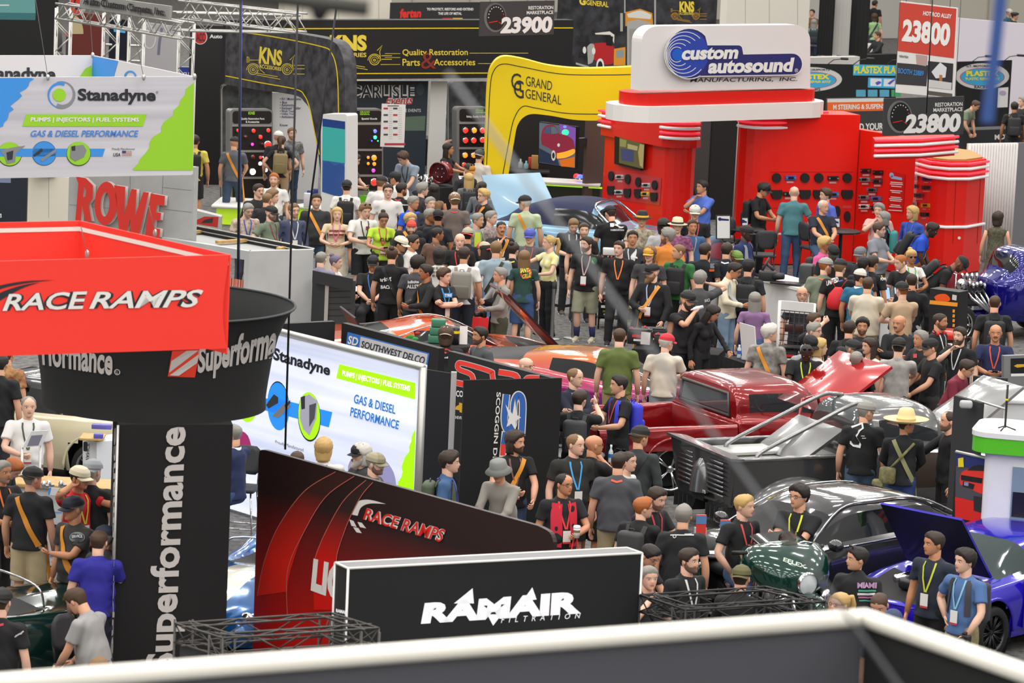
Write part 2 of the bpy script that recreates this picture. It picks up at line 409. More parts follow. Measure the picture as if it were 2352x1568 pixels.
def truss_run(mb,a,c,w,h,m,r=.011,step=.26,side=None):
 """square truss run between two top-outer points; side = horizontal inward vector"""
 d=c-a;L=d.length;d.normalize();s=side*w;dn=Vector((0,0,-h))
 ch=[Vector(),s,dn,s+dn]
 for o in ch:mb.tube([a+o,c+o],r,m,6)
 n=max(1,int(L/step))
 for i in range(n):
  p,q=a+d*(L*i/n),a+d*(L*(i+1)/n)
  for u,v in((0,1),(0,2),(2,3),(1,3)):
   x,y=(ch[u],ch[v])if i%2 else(ch[v],ch[u])
   mb.tube([p+x,q+y],r*.6,m,5)
TM=M('#4c4a47',.45,.5)
def truss_ring(label,px,z,w,h,legs,m=TM,cloth=None):
 pts=[P(*p,z)for p in px];c=sum(pts,Vector())/len(pts)
 root=thing('truss_frame',label,'truss',(c.x,c.y,0))
 I=Matrix.Translation((-c.x,-c.y,0));n=len(pts)
 for i in range(n):
  a,b_=pts[i],pts[(i+1)%n];d=(b_-a).normalized();s=Vector((-d.y,d.x,0))
  if s.dot(c-a)<0:s=-s
  mb=MB();truss_run(mb,I@a,I@b_,w,h,m,side=s);mb.build('truss_beam',root)
 for i in legs:
  mb=MB();p=I@pts[i];q=p.copy();q.z=0.02
  s=Vector((-p.x,-p.y,0)).normalized();d=Vector((-s.y,s.x,0))
  for o in(Vector(),s*w,d*w,(s+d)*w):mb.tube([p+o,q+o],.011,m,5)
  for k in range(8):
   z0,z1=p.z*k/8,p.z*(k+1)/8
   mb.tube([Vector((p.x,p.y,z0)),Vector((p.x,p.y,z1))+d*w],.007,m,4);mb.tube([Vector((p.x,p.y,z0))+s*w,Vector((p.x,p.y,z1))],.007,m,4)
  mb.build('truss_leg',root)
 if cloth:
  for i,j in cloth:
   a,b_=I@pts[i]-Vector((0,0,h+.02)),I@pts[j]-Vector((0,0,h+.02))
   mb=MB();d=(c-pts[i]);d.z=0;d=d.normalized()*.05
   mb.poly([[a+d,b_+d,Vector((b_.x,b_.y,.02))+d,Vector((a.x,a.y,.02))+d]],M('#3c3c40',.8),back=d*.2);mb.build('cloth_panel',root)
 return root
truss_ring('dark mini truss frame standing before the black box sign',[(402,1431),(512,1465),(870,1442),(760,1407)],2.35,.16,.17,[0,1,2,3],cloth=[(0,1),(1,2)])
truss_ring('dark mini truss frame in front of the seated group and motorcycle',[(1470,1366),(1575,1400),(1896,1381),(1758,1347)],2.3,.15,.16,[0,1,2,3],M('#2f2e2d',.45,.5),cloth=[(1,2)])
z=5.98;SW=M('#dcdade',.55,noise=('#b9b7c2',1.6,.16),kind='streak')
A,B,C,D=P(-160,178,z),P(447,176,z),P(213,127,z),P(-160,127,z)
b=WB('hanging_sign','white hanging sign lettered Stanadyne with green and blue brush marks','sign',(-160,178),(447,176),z,z-1.21,SW,.03,part='front_panel')
for p0,p1 in((B,C),(C,D)):
 mb=MB();n=Vector((p1.y-p0.y,-(p1.x-p0.x),0)).normalized();n=n if n.dot(EYE-p0)>0 else-n;dn=Vector((0,0,1.2))
 mb.poly([[b.inv@q for q in(p0,p1,p1-dn,p0-dn)]],M('#dddbdd',.55),back=-n*.02);mb.build('side_panel',b.root)
GB=M('#55595f',.5)
def ring(cx,cy,r0,r1,a0,a1,w0=1.0,w1=1.0):
 o=circ(cx,cy,r0,n=20,a0=a0,a1=a1);n=len(o)
 i=[(cx+(x-cx)*(1-(1-r1/r0)*(w0+(w1-w0)*k/(n-1))),cy+(y-cy)*(1-(1-r1/r0)*(w0+(w1-w0)*k/(n-1))))for k,(x,y)in enumerate(o)]
 return o+i[::-1]
arts(b,'swirl_logo',[(ring(141,218,32,23,-110,115,.15,1.2),M('#8a8d92',.5)),(ring(139,218,30,23,95,290,.2,1.1),BLUE),(circ(136,218,15),LIME)])
letters(b,'lettering',[('Stanadyne',((178,203),(357,204),(357,240),(178,239)),INK,.035),('®',((357,209),(363,209),(363,215),(357,215)),INK,0),('GAS & DIESEL PERFORMANCE',((72,299),(318,299),(315,314),(68,314)),M('#4a86d8',.5),.02),('Proudly Manufactured',((257,339),(309,339),(308,346),(256,346)),INK,0),('USA',((260,351),(277,351),(276,359),(259,359)),INK,.02)])
rag=random.Random(3)
def ragged(p,q,n,amp):
 return[(p[0]+(q[0]-p[0])*i/n+rag.uniform(-amp,amp),p[1]+(q[1]-p[1])*i/n)for i in range(n+1)]
arts(b,'brush_print',[([(445,188),(443,391),(308,391)]+ragged((308,388),(440,192),16,7),LIME),([(-155,179),(72,179)]+ragged((72,181),(0,290),14,8)+[(-155,340)],BLUE),([(60,262),(337,262),(328,290),(51,290)],LIME),([(-60,341),(241,341),(235,359),(-60,359)],BLUE)])
letters(b,'lettering',[('PUMPS | INJECTORS | FUEL SYSTEMS',((70,269),(319,270),(318,282),(69,282)),WHITE,.03)])
gm=M('#8b8c90',.4);gd=M('#33363a',.5)
arts(b,'product_print',[(circ(22,354,28),M('#3b4a1d',.5)),(circ(22,353,27),LIME),(circ(101,352,28),M('#1c3d66',.5)),(circ(101,352,27),BLUE),(circ(180,353,28),M('#3b4a1d',.5)),(circ(180,352,27),LIME),([(0,345),(30,338),(58,334),(36,352),(34,372),(15,376),(10,360)],gm),([(14,350),(30,345),(28,366),(16,368)],gd),([(75,356),(95,340),(98,346),(78,360)],gd),([(92,366),(126,342),(130,347),(96,371)],gm),([(162,336),(190,332),(198,345),(192,360),(172,370),(160,362)],gm),([(163,336),(172,334),(172,346),(164,346)],gd)])
arts(b,'flag_print',[([(280,346),(302,346),(302,359),(280,359)],WHITE),([(280,346),(289,346),(289,352),(280,352)],M('#3b3f7a',.5))]+[([(289 if i<2 else 280,347+2.9*i),(302,347+2.9*i),(302,348.4+2.9*i),(289 if i<2 else 280,348.4+2.9*i)],M('#c0394a',.5))for i in range(4)])
b2=Surf(C,D);b3=Surf(B,C)
b.part('rear_lettering',lambda mb:(b2.text(mb,'Stanadyne',((-40,153),(127,155),(127,192),(-40,190)),INK,.035),b2.art(mb,[(210,150),(212,180),(180,180),(195,158)],LIME)))
b.part('rear_print',lambda mb:(b3.art(mb,[(214,129),(272,140),(262,176),(210,176)],BLUE),b3.art(mb,ring(300,176,14,10,180,360),BLUE,.008)))
for i,(x,y)in enumerate(((213,127),(447,176),(110,178),(330,178))):
 t=MB();p=P(x,y,z);t.tube([p,p+Vector((-.55-.2*i,1.2,4.2))],.004,M('#8a8a88',.5),5);t.ell(p,(.025,.025,.04),ALU)
 tag(t.build('suspension_wire'),'thin wire holding the white Stanadyne sign, '+('at its back corner','at its front corner','over the swirl logo','over the lettering end')[i],'wire')
z=2.55;LB=M('#e9edf8',.4,emit=.62,noise=('#b4bcd8',1.2,.2),kind='streak')
b=WB('light_box','glowing white backlit display wall lettered Stanadyne with pump pictures','display',(505,728),(958,840),z,.05,LB,.16,part='graphic')
LM=M('#a9f000',.4,emit=.5);LBl=M('#1f8be8',.4,emit=.5);LI=M('#23252e',.5);LT=M('#2f7fd0',.4,emit=.25)
A,B=P(505,728,z),P(972,843.5,z)
mb=MB()
for q in((A,B),(B,B-Vector((0,0,z-.05)))):mb.tube([b.inv@q[0],b.inv@q[1]],.05,ALU,4)
mb.build('aluminium_frame',b.root)
letters(b,'lettering',[('Stanadyne',((630,797),(762,838),(757,870),(628,834)),LI,.035),('GAS & DIESEL',((816,904),(911,931),(909,951),(813,925)),LT,.02),('PERFORMANCE',((808,934),(919,966),(916,986),(805,955)),LT,.02),('Proudly Manufactured',((634,1010),(698,1029),(698,1039),(633,1019)),LI,0)])
arts(b,'banner_print',[([(780,836),(955,879),(954,917),(773,868)],LM),([(560,910),(650,918),(764,946),(756,981),(650,952),(560,930)],LBl),([(955,985),(950,1150),(905,1150)]+ragged((908,1130),(952,990),12,4),LM)])
letters(b,'lettering',[('PUMPS | INJECTORS | FUEL SYSTEMS',((788,850),(944,886),(942,902),(786,866)),WEM,.03)])
arts(b,'product_print',[(circ(640,931,25,56,rot=-3),M('#1c1d26',.5)),(circ(640,933,25,55,rot=-3),LBl),(circ(711,957,26,57,rot=-3),M('#1c1d26',.5)),(circ(711,955,25,55,rot=-3),LM),(circ(570,915,26,54),LM),([(612,930),(630,905),(640,912),(640,925),(618,938)],gd),([(626,955),(655,925),(670,932),(640,960)],gm),([(655,930),(668,918),(668,925),(657,938)],gd),([(693,912),(712,905),(730,920),(728,960),(712,1000),(698,985),(690,960)],M('#a9a9bb',.4,emit=.3)),([(692,912),(702,908),(702,938),(694,940)],gd),([(712,930),(728,925),(724,960),(712,980)],M('#5c5c66',.5))])
arts(b,'truck_print',[(bez([(800,1070),(812,1050),(850,1048),(880,1052),(905,1085),(912,1130)],4)+[(800,1130)],M('#9a97c8',.4,emit=.3)),(bez([(545,985),(570,1000),(585,1050),(600,1060)],4)+[(545,1060)],M('#c0347f',.5))])
b=WB('drape_panel','black pleated drape panel between light box and silver post','drape',(974,848),(1040,858),2.3,.05,M('#141415',.95),.05,part='drape')
t=MB();p=P(1043,852,2.33);t.box((0,0,1.16),(.07,.07,2.32),ALU);tag(t.build('support_post',None,(p.x,p.y,0)),'silver upright post beside the black drape panel','post')
b=WB('booth_wall','black booth wall with cut off red outlined letters and gold emblem','wall panel',(1030,806),(1272,869),2.0,.02,K,.09)
RO=M('#ef3a2c',.5);SIL=M('#c9c9c9',.4)
def stripe(b,name,pts,w,mi,mo,e=3):return b.part(name,lambda mb:(b.line(mb,pts,w+e,mo,.006),b.line(mb,pts,w,mi,.011)))
stripe(b,'lettering',bez([(1137,905),(1132,862),(1126,852),(1065,834),(1053,836),(1056,848),(1085,862),(1088,895)],5),10,RO,SIL)
stripe(b,'lettering',bez([(1146,854),(1186,862),(1188,880)],4),12,RO,SIL);stripe(b,'lettering',bez([(1205,880),(1212,866),(1240,866)],4),7,RO,SIL)
stripe(b,'lettering',[(1046,878),(1075,884)],12,RO,SIL)
letters(b,'lettering',[('SCO',((1044,896),(1065,897),(1065,912),(1044,910)),WHITE,.03),('CHEVR',((1043,954),(1062,956),(1062,963),(1043,961)),WHITE,.01)])
arts(b,'emblem_print',[([(1048,933),(1055,929),(1055,924),(1063,926),(1063,948),(1056,946),(1056,942),(1045,940)],M('#d9a52c',.4))])
b=WB('cloth_banner','black hanging cloth banner with sideways SCOGGIN DICKEY lettering and star logo','banner',(1066,873),(1291,868),2.25,.03,KC,.03,part='cloth')
letters(b,'lettering',[('SCOGGIN DICKEY',((1150,900),(1136,1120),(1127,1120),(1140,900)),WHITE,.02)])
SBL=M('#3566b5',.5)
b.part('star_logo',lambda mb:(b.line(mb,bez([(1163,905),(1158,960),(1164,985),(1178,975),(1180,925),(1190,906),(1200,925),(1197,1000)],6),18,WHITE,.006),b.line(mb,bez([(1163,905),(1158,960),(1164,985),(1178,975),(1180,925),(1190,906),(1200,925),(1197,1000)],6),13,SBL,.011),b.art(mb,[(1160,928),(1176,950),(1182,915),(1186,952),(1196,958),(1184,966),(1184,990),(1174,972),(1162,980),(1168,958)],WHITE,.015),b.line(mb,[(1160,990),(1154,1050)],16,WHITE,.006),b.line(mb,[(1160,992),(1155,1020)],11,SBL,.011),b.line(mb,[(1155,1020),(1154,1045)],11,RO,.011)))
b=WB('booth_wall','black low booth wall carrying the SOUTHWEST DELCO sign','wall panel',(785,741),(1008,800),2.0,.02,K,.1)
arts(b,'sign_plate',[([(799,762),(987,811),(982,840),(794,800)],M('#3a78c8',.5)),([(829,773),(983,813),(979,838),(825,806)],M('#cbc9cb',.5))])
letters(b,'lettering',[('SD',((803,770),(826,776),(822,795),(799,789)),WHITE,.03),('SOUTHWEST DELCO',((833,782),(979,820),(974,836),(830,797)),INK,.015)])
b=WB('booth_wall','black low booth wall with rounded top beside the hanging cables','wall panel',(640,744),(770,738),2.0,.02,K,.1)
CON=M('#b4b5b3',.8,noise=('#9b9c9b',1.3,.25));CO2=M('#c6c8c8',.75,noise=('#abadad',1.6,.3))
b=WB('booth_wall','grey concrete look wall carrying huge red ROWE letters','wall panel',(160,352),(447,384),2.95,.02,CON,.12)
b.part('panel_joint',lambda mb:[b.line(mb,l,1.0,M('#7f807f',.8))for l in([(300,380),(298,470)],[(376,385),(372,450)],[(160,470),(300,482)],[(372,430),(440,437)],[(374,480),(440,487)])])
RW=M('#d8382f',.45)
def big(mb,m,lift):
 b.art(mb,[[(182,404),(205,408),(222,425),(221,455),(211,468),(219,508),(204,506),(196,470),(194,508),(181,505),(188,420)],[(201,428),(199,452),(204,450),(206,436)]],m,lift)
 b.art(mb,[circ(251,466,26,50,rot=3),circ(249,468,10,28,rot=3)],m,lift)
 b.art(mb,[(270,424),(296,428),(293,492),(310,433),(322,434),(318,495),(337,440),(350,441),(327,540),(308,538),(307,500),(297,538),(282,535)],m,lift)
 b.art(mb,[(354,443),(387,449),(385,472),(368,469),(366,486),(378,488),(376,506),(363,503),(361,522),(376,525),(374,545),(341,540)],m,lift)
b.part('letter_return',lambda mb:big(mb,M('#e6e4de',.5),.02));b.part('lettering',lambda mb:big(mb,RW,.10))
root=thing('booth_counter','grey panelled booth counter with open top and wooden battens','counter',P(560,560,0)*1.0)
I=Matrix.Translation(-root.location);zc=1.72
def qd(mb,pts,m,th=None):
 mb.poly([[I@q for q in pts]],m,back=th)
def vq(p0,p1,z1,z0):
 a,c=P(*p0,z1),P(*p1,z1);return[a,c,Vector((c.x,c.y,z0)),Vector((a.x,a.y,z0))]
f0,f1,f2,g0,g1=(372,545),(572,577),(720,573),(425,514),(722,571)
mb=MB();fr=vq(f0,f1,zc,.02);a,c,d_,e=fr
wl,wr=.74,.95
def lerp_q(u,v):return(a.lerp(c,u)).lerp(e.lerp(d_,u),v)
for u0,u1,v0,v1 in((0,wl,0,1),(wr,1,0,1),(wl,wr,0,.09),(wl,wr,.42,1)):
 qd(mb,[lerp_q(u0,v0),lerp_q(u1,v0),lerp_q(u1,v1),lerp_q(u0,v1)],CO2,Vector((.03,.12,0)))
qd(mb,vq(f1,f2,zc,.02),CO2,Vector((0,.12,0)));mb.build('front_panel',root)
mb=MB();qd(mb,[lerp_q(wl,.3)+Vector((.02,.1,0)),lerp_q(wr,.3)+Vector((.02,.1,0)),lerp_q(wr,.42)+Vector((.02,.1,0)),lerp_q(wl,.42)+Vector((.02,.1,0))],M('#b8452f',.8,noise=('#d9cdbd',6,.5),kind='brick'));mb.build('brick_trim',root)
mb=MB();A,B=P(*g0,zc),P(*g1,zc);qd(mb,[A,B,B-Vector((0,0,.16)),A-Vector((0,0,.16))],K,Vector((0,.1,0)));mb.tube([I@A,I@B],.012,ALU,6);mb.tube([I@(A-Vector((0,.03,.07))),I@(B-Vector((0,.03,.07)))],.01,ALU,6);mb.build('rear_rail',root)
mb=MB();q=[P(*p,zc-.13)for p in((376,552),(572,584),(718,580),(718,578),(425,522))];qd(mb,q,M('#a5a6a5',.8));mb.build('recessed_top',root)
for i,(x0,y0,x1,y1)in enumerate(((402,535,485,530),(498,556,574,551),(640,572,664,566))):
 p,q=P(x0,y0,zc-.08),P(x1,y1,zc-.08);mb=MB();d=q-p;mb.box(I@((p+q)/2),(d.length,.09,.05),WOOD,math.atan2(d.y,d.x));mb.build('wooden_batten',root)
mb=MB();qd(mb,vq((437,480),(508,498),1.05,.02),M('#b3b4b2',.7),Vector((0,.3,0)));
tag(mb.build('side_counter',None,root.location),'low grey side counter with red car picture by the concrete wall','counter')
sB=Surf(P(437,480,1.05),P(508,498,1.05));mb=MB();sB.art(mb,[(445,508),(470,497),(502,498),(500,522),(440,512)],M('#c5281f',.4));sB.art(mb,[(470,505),(490,500),(488,512),(462,512)],M('#2b2b30',.4),.006)
o=mb.build('car_picture');o.parent=bpy.data.objects['side_counter'];o.location=-root.location
b=WB('slatted_counter','dark grey slatted counter end with silver corner post by the white topped table','counter',(752,642),(817,645),1.3,.02,M('#37383a',.6),.1,part='slat_panel')
b.part('slat_joint',lambda mb:[b.line(mb,[(752,y),(806,y-1)],1.2,M('#161617',.8))for y in(655,669,683,697,711,725)])
A,B=P(718,634,1.3),P(752,642,1.3);mb=MB();mb.poly([[b.inv@q for q in(A,B,Vector((B.x,B.y,.02)),Vector((A.x,A.y,.02)))]],M('#2c2d2f',.6),back=Vector((.05,.1,0)));mb.build('side_panel',b.root)
mb=MB();mb.box(b.inv@Vector((B.x,B.y-.03,.63)),(.06,.06,1.26),ALU);mb.build('corner_post',b.root)
mb=MB();A,B=P(718,621,1.42),P(808,640,1.42);mb.poly([[b.inv@q for q in(A,B,B-Vector((0,0,.2)),A-Vector((0,0,.2)))]],M('#2a2a2c',.7),back=Vector((.02,.06,0)));mb.build('back_panel',b.root)
KS=M('#1d1c1f',.6,noise=('#4c4a50',5.0,.16));KB=M('#151416',.6)
b=Board('booth_arch','curved black speckled arch lettered KNS ACCESSORIES with yellow pinstripes','arch',P(518,54,4.15),P(780,100,4.15),[(519,54)]+bez([(640,70),(735,86),(768,97),(784,122),(791,160),(792,280)],6)+[(790,440),(738,440)]+bez([(738,440),(733,370),(722,306),(712,255),(700,235),(678,219),(600,207),(516,194)],6),KS,.28,part='arch_body')
for l in([(520,70),(620,83),(735,106),(762,122),(775,170),(778,265)],[(518,174),(600,190),(680,205),(700,220),(712,250),(722,300),(734,355)]):rule(b,'pinstripe',bez(l,8),2.2,YEL)
letters(b,'lettering',[('KNS',((598,106),(650,116),(648,152),(595,146)),GOLD,.04),('ACCESSORIES',((597,147),(648,155),(647,163),(596,156)),GOLD,.02)])
def roadster(s,mb,x,y,k,m):
 L=lambda pts,w=1.3:s.line(mb,[(x+px*k,y+py*k)for px,py in pts],w,m)
 for cx in(0,78):L(circ(cx,0,11),1.5);L(circ(cx,0,7),1);L(circ(cx,0,2.4),1.5);L(circ(cx,1,15,a0=180,a1=330,n=10))
 L([(-14,-30),(-14,-16),(-10,-18),(-10,-28),(-14,-30)]);L([(-8,-22),(14,-22),(16,0),(26,8)]);L([(8,12),(62,22)]);L([(8,8),(56,16)]);L([(90,-20),(96,-34),(84,-22)]);L([(90,-20),(92,2)]);L([(94,-10),(118,-10)]);L([(94,-2),(118,-2)]);L([(92,10),(118,10)])
b.part('car_logo',lambda mb:roadster(b,mb,582,160,1.0,GOLD))
b=WB('fascia_banner','long black fascia banner lettered KNS and Quality Restoration Parts & Accessories in gold','banner',(528,46),(1318,46),4.0,2.7,KB,.3)
for y in(64,167):rule(b,'pinstripe',[(600 if y==64 else 792,y+2),(1316,y)],2.2,YEL)
letters(b,'lettering',[('KNS',((757,80),(842,80),(842,117),(757,117)),GOLD,.05),('ACCESSORIES',((740,121),(841,121),(841,131),(740,131)),GOLD,.02),('Quality Restoration',((924,113),(1074,112),(1074,131),(924,131)),GOLD,.01),('Parts',((924,135),(964,135),(964,151),(924,151)),GOLD,.01),('Accessories',((996,135),(1091,135),(1091,150),(996,150)),GOLD,.01),('&',((966,121),(1001,121),(1001,158),(966,158)),M('#8a2b22',.5),0)])
b.part('car_logo',lambda mb:(roadster(b,mb,782,138,1.0,GOLD),b.line(mb,[(1078,122),(1213,122)],1,GOLD),b.line(mb,[(884,123),(919,123)],1,GOLD),b.line(mb,[(884,132),(919,132)],1,GOLD),b.line(mb,[(878,148),(919,148)],1,GOLD),b.line(mb,[(1098,146),(1130,146)],1,GOLD)))
LRED=M('#ff2a20',.3,emit=1.4);LAMB=M('#ff8a1c',.3,emit=1.3);LHOT=M('#ffe8e0',.3,emit=3.0);LBLU=M('#4a5cff',.3,emit=2.5);LGRN=M('#36f0a0',.3,emit=2.0);LMAG=M('#ff3ad0',.3,emit=1.5);LOFF=M('#7d1512',.25)
def _foot(x,y,z):
 t=(z-CAM_H)/ray(x,y).z;y2=y
 while P(x,y2,0).y>P(x,y,z).y and y2<1400:y2+=1
 return y2
def lamp_tower(label,out,zt,head,bars,lamps,txt,logo_q,x_ref):
 A,B=P(out[0],out[1],zt),P(out[2],out[1],zt)
 x0,y0,x1,y1=out
 b=Board('lamp_display',label,'display',A,B,rrect(x0,y0,x1,(P(x0,y0,zt),0)and _foot(x0,y0,zt),9),M('#8d8d8c',.4,.4),.25,part='cabinet')
 arts(b,'black_face',[(rrect(x0+6,y0+4,x1-3,head,7),M('#151415',.5)),([(x0+6,head+5),(x1-3,head+5),(x1-3,y1-3),(x0+6,y1-3)],M('#1a1113',.5))])
 b.part('divider_bar',lambda mb:[b.line(mb,[(x0+4,y),(x1-2,y)],5,M('#a3a3a1',.4,.4),.012)for y in bars])
 letters(b,'lettering',txt)
 for(x,y,r,m)in lamps:
  def lf(mb):
   p=b.pt(x,y,.0);T=Matrix.Translation(b.inv@p)@Matrix((Vector((-b.n.y,b.n.x,0)),b.n,Vector((0,0,1)))).transposed().to_4x4()
   rr=r/110
   mb.lathe([(rr*1.15,0),(rr*1.15,.03),(rr*.9,.045)],CHROME,14,'Y',T);mb.lathe([(rr,.035),(rr*.7,.06),(.001,.068)],m,14,'Y',T)
  mb=MB();lf(mb);mb.build('lamp',b.root)
 return b
SP=M('#2e3032',.7,noise=('#5b5e60',6.0,.2))
for lab,o,zt in(('tall dark speckled back panel behind the red lamp display',(508,193,625,500),2.55),('dark speckled back panel behind the blue and green lamps',(788,187,869,446),2.5),('tall dark speckled back panel beside the yellow arch',(1028,187,1125,446),2.5)):
 b=Board('display_panel',lab,'panel',P(o[0],o[1],zt),P(o[2],o[1],zt),rrect(*o,10),SP,.06)
 b.part('edge_trim',lambda mb:b.line(mb,[(o[0]+1,o[3]),(o[0]+1,o[1]+12),(o[0]+4,o[1]+4),(o[0]+12,o[1]+1)],3,ALU,.006))
lamp_tower('lamp display cabinet headed KNS with glowing red tail lamps',(528,251,627,500),2.2,284,(288,347,408),[(545,299,4,LRED),(581,300,5,LRED),(615,299,5,LRED),(563,314,4,LOFF),(597,314,5,LRED),(578,331,4,LMAG),(614,332,9,LRED),(580,360,5,LOFF),(597,361,4,LRED),(606,359,5,LHOT),(596,375,5,LHOT),(579,394,8,LHOT),(609,390,5,LHOT),(600,330,3,LOFF)],[('KNS',((570,256),(585,256),(585,263),(570,263)),LIME,.05),('Quality Restoration Parts',((553,270),(607,270),(607,276),(553,276)),WHITE,.03),('& Accessories',((564,277),(595,277),(595,282),(564,282)),WHITE,.03)],None,0)
lamp_tower('lamp display cabinet with blue, green and amber lamps beside the tall screen',(800,250,880,440),2.2,280,(284,344,403),[(860,301,5,LBLU),(860,315,5,LGRN),(852,323,2,LBLU),(866,323,2,LGRN),(844,361,4,LAMB),(858,362,7,LAMB),(844,375,4,LAMB),(858,376,5,LAMB),(856,391,5,LMAG),(858,418,9,LRED)],[('GRAND',((826,255),(849,255),(849,259),(826,259)),LIME,.03),('GENERAL',((826,260),(849,260),(849,264),(826,264)),LIME,.03),('Special Goods',((830,270),(866,270),(866,276),(830,276)),WHITE,.03)],None,0)
lamp_tower('lamp display cabinet with rows of red and amber lamps beside the yellow arch',(1049,246,1125,440),2.2,280,(282,340,420),[(1068,299,7,LRED),(1088,299,7,LAMB),(1107,299,7,LRED),(1068,322,7,LRED),(1087,322,7,LRED),(1107,321,7,LRED),(1067,356,7,LAMB),(1087,356,7,LAMB),(1107,356,7,LAMB),(1065,378,6,LRED)],[('GRAND',((1092,251),(1110,251),(1110,255),(1092,255)),LIME,.03),('GENERAL',((1092,256),(1116,256),(1116,260),(1092,260)),LIME,.03),('Safety, Quality & Reliable',((1071,265),(1121,265),(1121,271),(1071,271)),WHITE,.03)],None,0)
b=Board('screen_kiosk','tall white framed screen kiosk showing a teal and blue picture','kiosk',P(737,262,2.85),P(797,268,2.85),rrect(737,262,797,490,6),M('#dcdcda',.4),.4,part='case')
SG=print_grad('s','#1d3f7a','#2f9a9a',.5,1.4,.2)
arts(b,'screen',[([(741,272),(793,279),(791,456),(740,440)],M('#30568f',.2,emit=.25)),([(741,290),(793,297),(793,375),(741,368)],M('#3a9c96',.2,emit=.25)),([(741,272),(793,279),(793,297),(741,290)],M('#223a78',.2,emit=.2)),(bez([(744,374),(755,370),(768,380),(782,376),(792,384)],4)+[(791,456),(740,440)],M('#2b4b86',.2,emit=.2))])
for lab,q in(('white display platform with lime glow under the red lamp cabinet',(485,470,640,500)),('white display platform with lime glow below the tall screen',(670,470,735,490))):
 p,p2=P(q[0],q[1],.42),P(q[2],q[1]+8,.42);d=p2-p;a=math.atan2(d.y,d.x);root=thing('display_platform',lab,'platform',((p+p2)/2).xy.to_3d(),a)
 mb=MB();mb.bevbox((0,.7,.39),(d.length,1.5,.07),M('#e6e5df',.4),.03);mb.build('deck',root)
 mb=MB();mb.box((0,.75,.18),(d.length-.2,1.3,.34),M('#b9e02a',.5,emit=.35));mb.build('lit_skirt',root)
b=WB('rollup_banner','white text banner headed CLEAN SEAL behind the concrete wall','banner',(385,152),(497,155),2.45,.01,M('#dad8d6',.6),.03)
arts(b,'header_print',[([(386,153),(496,156),(496,185),(386,181)],M('#27358a',.5)),([(440,187),(496,188),(496,222),(440,222)],M('#a9c3d6',.5)),([(446,192),(490,194),(492,212),(446,212)],M('#d5cfc4',.5)),([(448,200),(488,200),(488,206),(448,205)],M('#3f8fae',.5))])
NV=M('#2b2f6e',.5)
letters(b,'lettering',[('CLEAN SEAL',((420,166),(475,166),(475,174),(420,174)),WHITE,.03)]+[(t,((447,y),(447+w,y),(447+w,y+7),(447,y+7)),NV,.01)for t,y,w in(('as we offer...',229,34),('er Seals',242,26),('ses',254,10),('ets',277,9),('uing',300,12),('Splicing',311,30),('ed Lengths',322,43))])
b=WB('rollup_banner','white vehicle list banner behind the KNS arch opening','banner',(618,212),(738,216),2.35,.01,M('#d9d8d8',.6),.03)
letters(b,'lettering',[(t,((643,y),(643+w,y),(643+w,y+6),(643,y+6)),NV,.01)for t,y,w in(('• RV / Motorhome',224,48),('• Bus',232,16),('• Automotive',238,34),('• Enclosed Trailer',245,48),('• Work Truck',252,34),('• Utility Truck',259,36),('• Ambulance',265,32),('Know',284,18))])
b=WB('event_banner','dark banner lettered CARLISLE Events behind the price list','banner',(820,186),(984,186),2.6,.01,M('#26303a',.6),.03)
outl(b,'lettering','CARLISLE',((805,195),(952,195),(952,225),(805,225)),M('#1b2a3a',.5),WHITE,.07);outl(b,'lettering','Events',((890,222),(950,218),(946,240),(885,238)),M('#c22a35',.5),WHITE,.08)
letters(b,'lettering',[('AUTOMOTIVE EVENTS',((880,250),(966,250),(966,257),(880,257)),WHITE,.0)])
arts(b,'photo_print',[(circ(965,205,9,14),M('#3b4650',.5)),([(932,268),(977,266),(975,300),(930,300)],M('#5e7060',.5))])
b=WB('event_banner','plain white banner behind the man with the cream cap','banner',(990,186),(1028,186),2.6,.01,M('#d8d6d2',.6),.03)
b=WB('table','black skirted counter table lettered CARLISLE below the price list','table',(884,322),(1046,318),1.05,.02,M('#171718',.8),.7,part='table_skirt')
outl(b,'lettering','CARLISLE',((915,381),(1010,379),(1010,402),(915,403)),M('#151515',.6),M('#b9bcc0',.5),.06)
p=b.root.location
def small_box(name,label,cat,px,py,z,w,d,h,m,group=None,rz=0):
 q=P(px,py,z);mb=MB();mb.bevbox((0,0,h/2),(w,d,h),m,min(w,d,h)*.12)
 return tag(mb.build(name,None,q,(0,0,rz)),label,cat,group)
for i,(x,m)in enumerate(((934,'#b9b2a8'),(955,'#d8d4cc'),(1008,'#2b2b2c'),(1020,'#e5e2dc'))):small_box('leaflet_stand','small leaflet stand on the black counter, '+('tan, by the price list','white, by the clear bottle','black, before the man with the cream cap','white, beside the black stand')[i],'leaflet stand',x,318,1.06,.1,.05,.26,M(m,.5))
b=WB('price_list','white price list sheet with red foot hung above the black counter','sign',(877,238),(932,240),2.6,1.7,M('#e9e7e4',.6),.01)
b.part('print',lambda mb:[b.line(mb,[(x,y),(x+w,y)],h,m)for x,y,w,h,m in[(881+22*(k%2),249+15.0*(k//2),10,4,M('#44454a',.6)if k%3 else M('#b8333a',.6))for k in range(10)]+[(893+22*(k%2),248+5*(k//2),8,.8,M('#b5b5b8',.6))for k in range(30)]+[(883,331,48,5,M('#c4313a',.6)),(890,243,26,2,M('#3c3c40',.6))]])
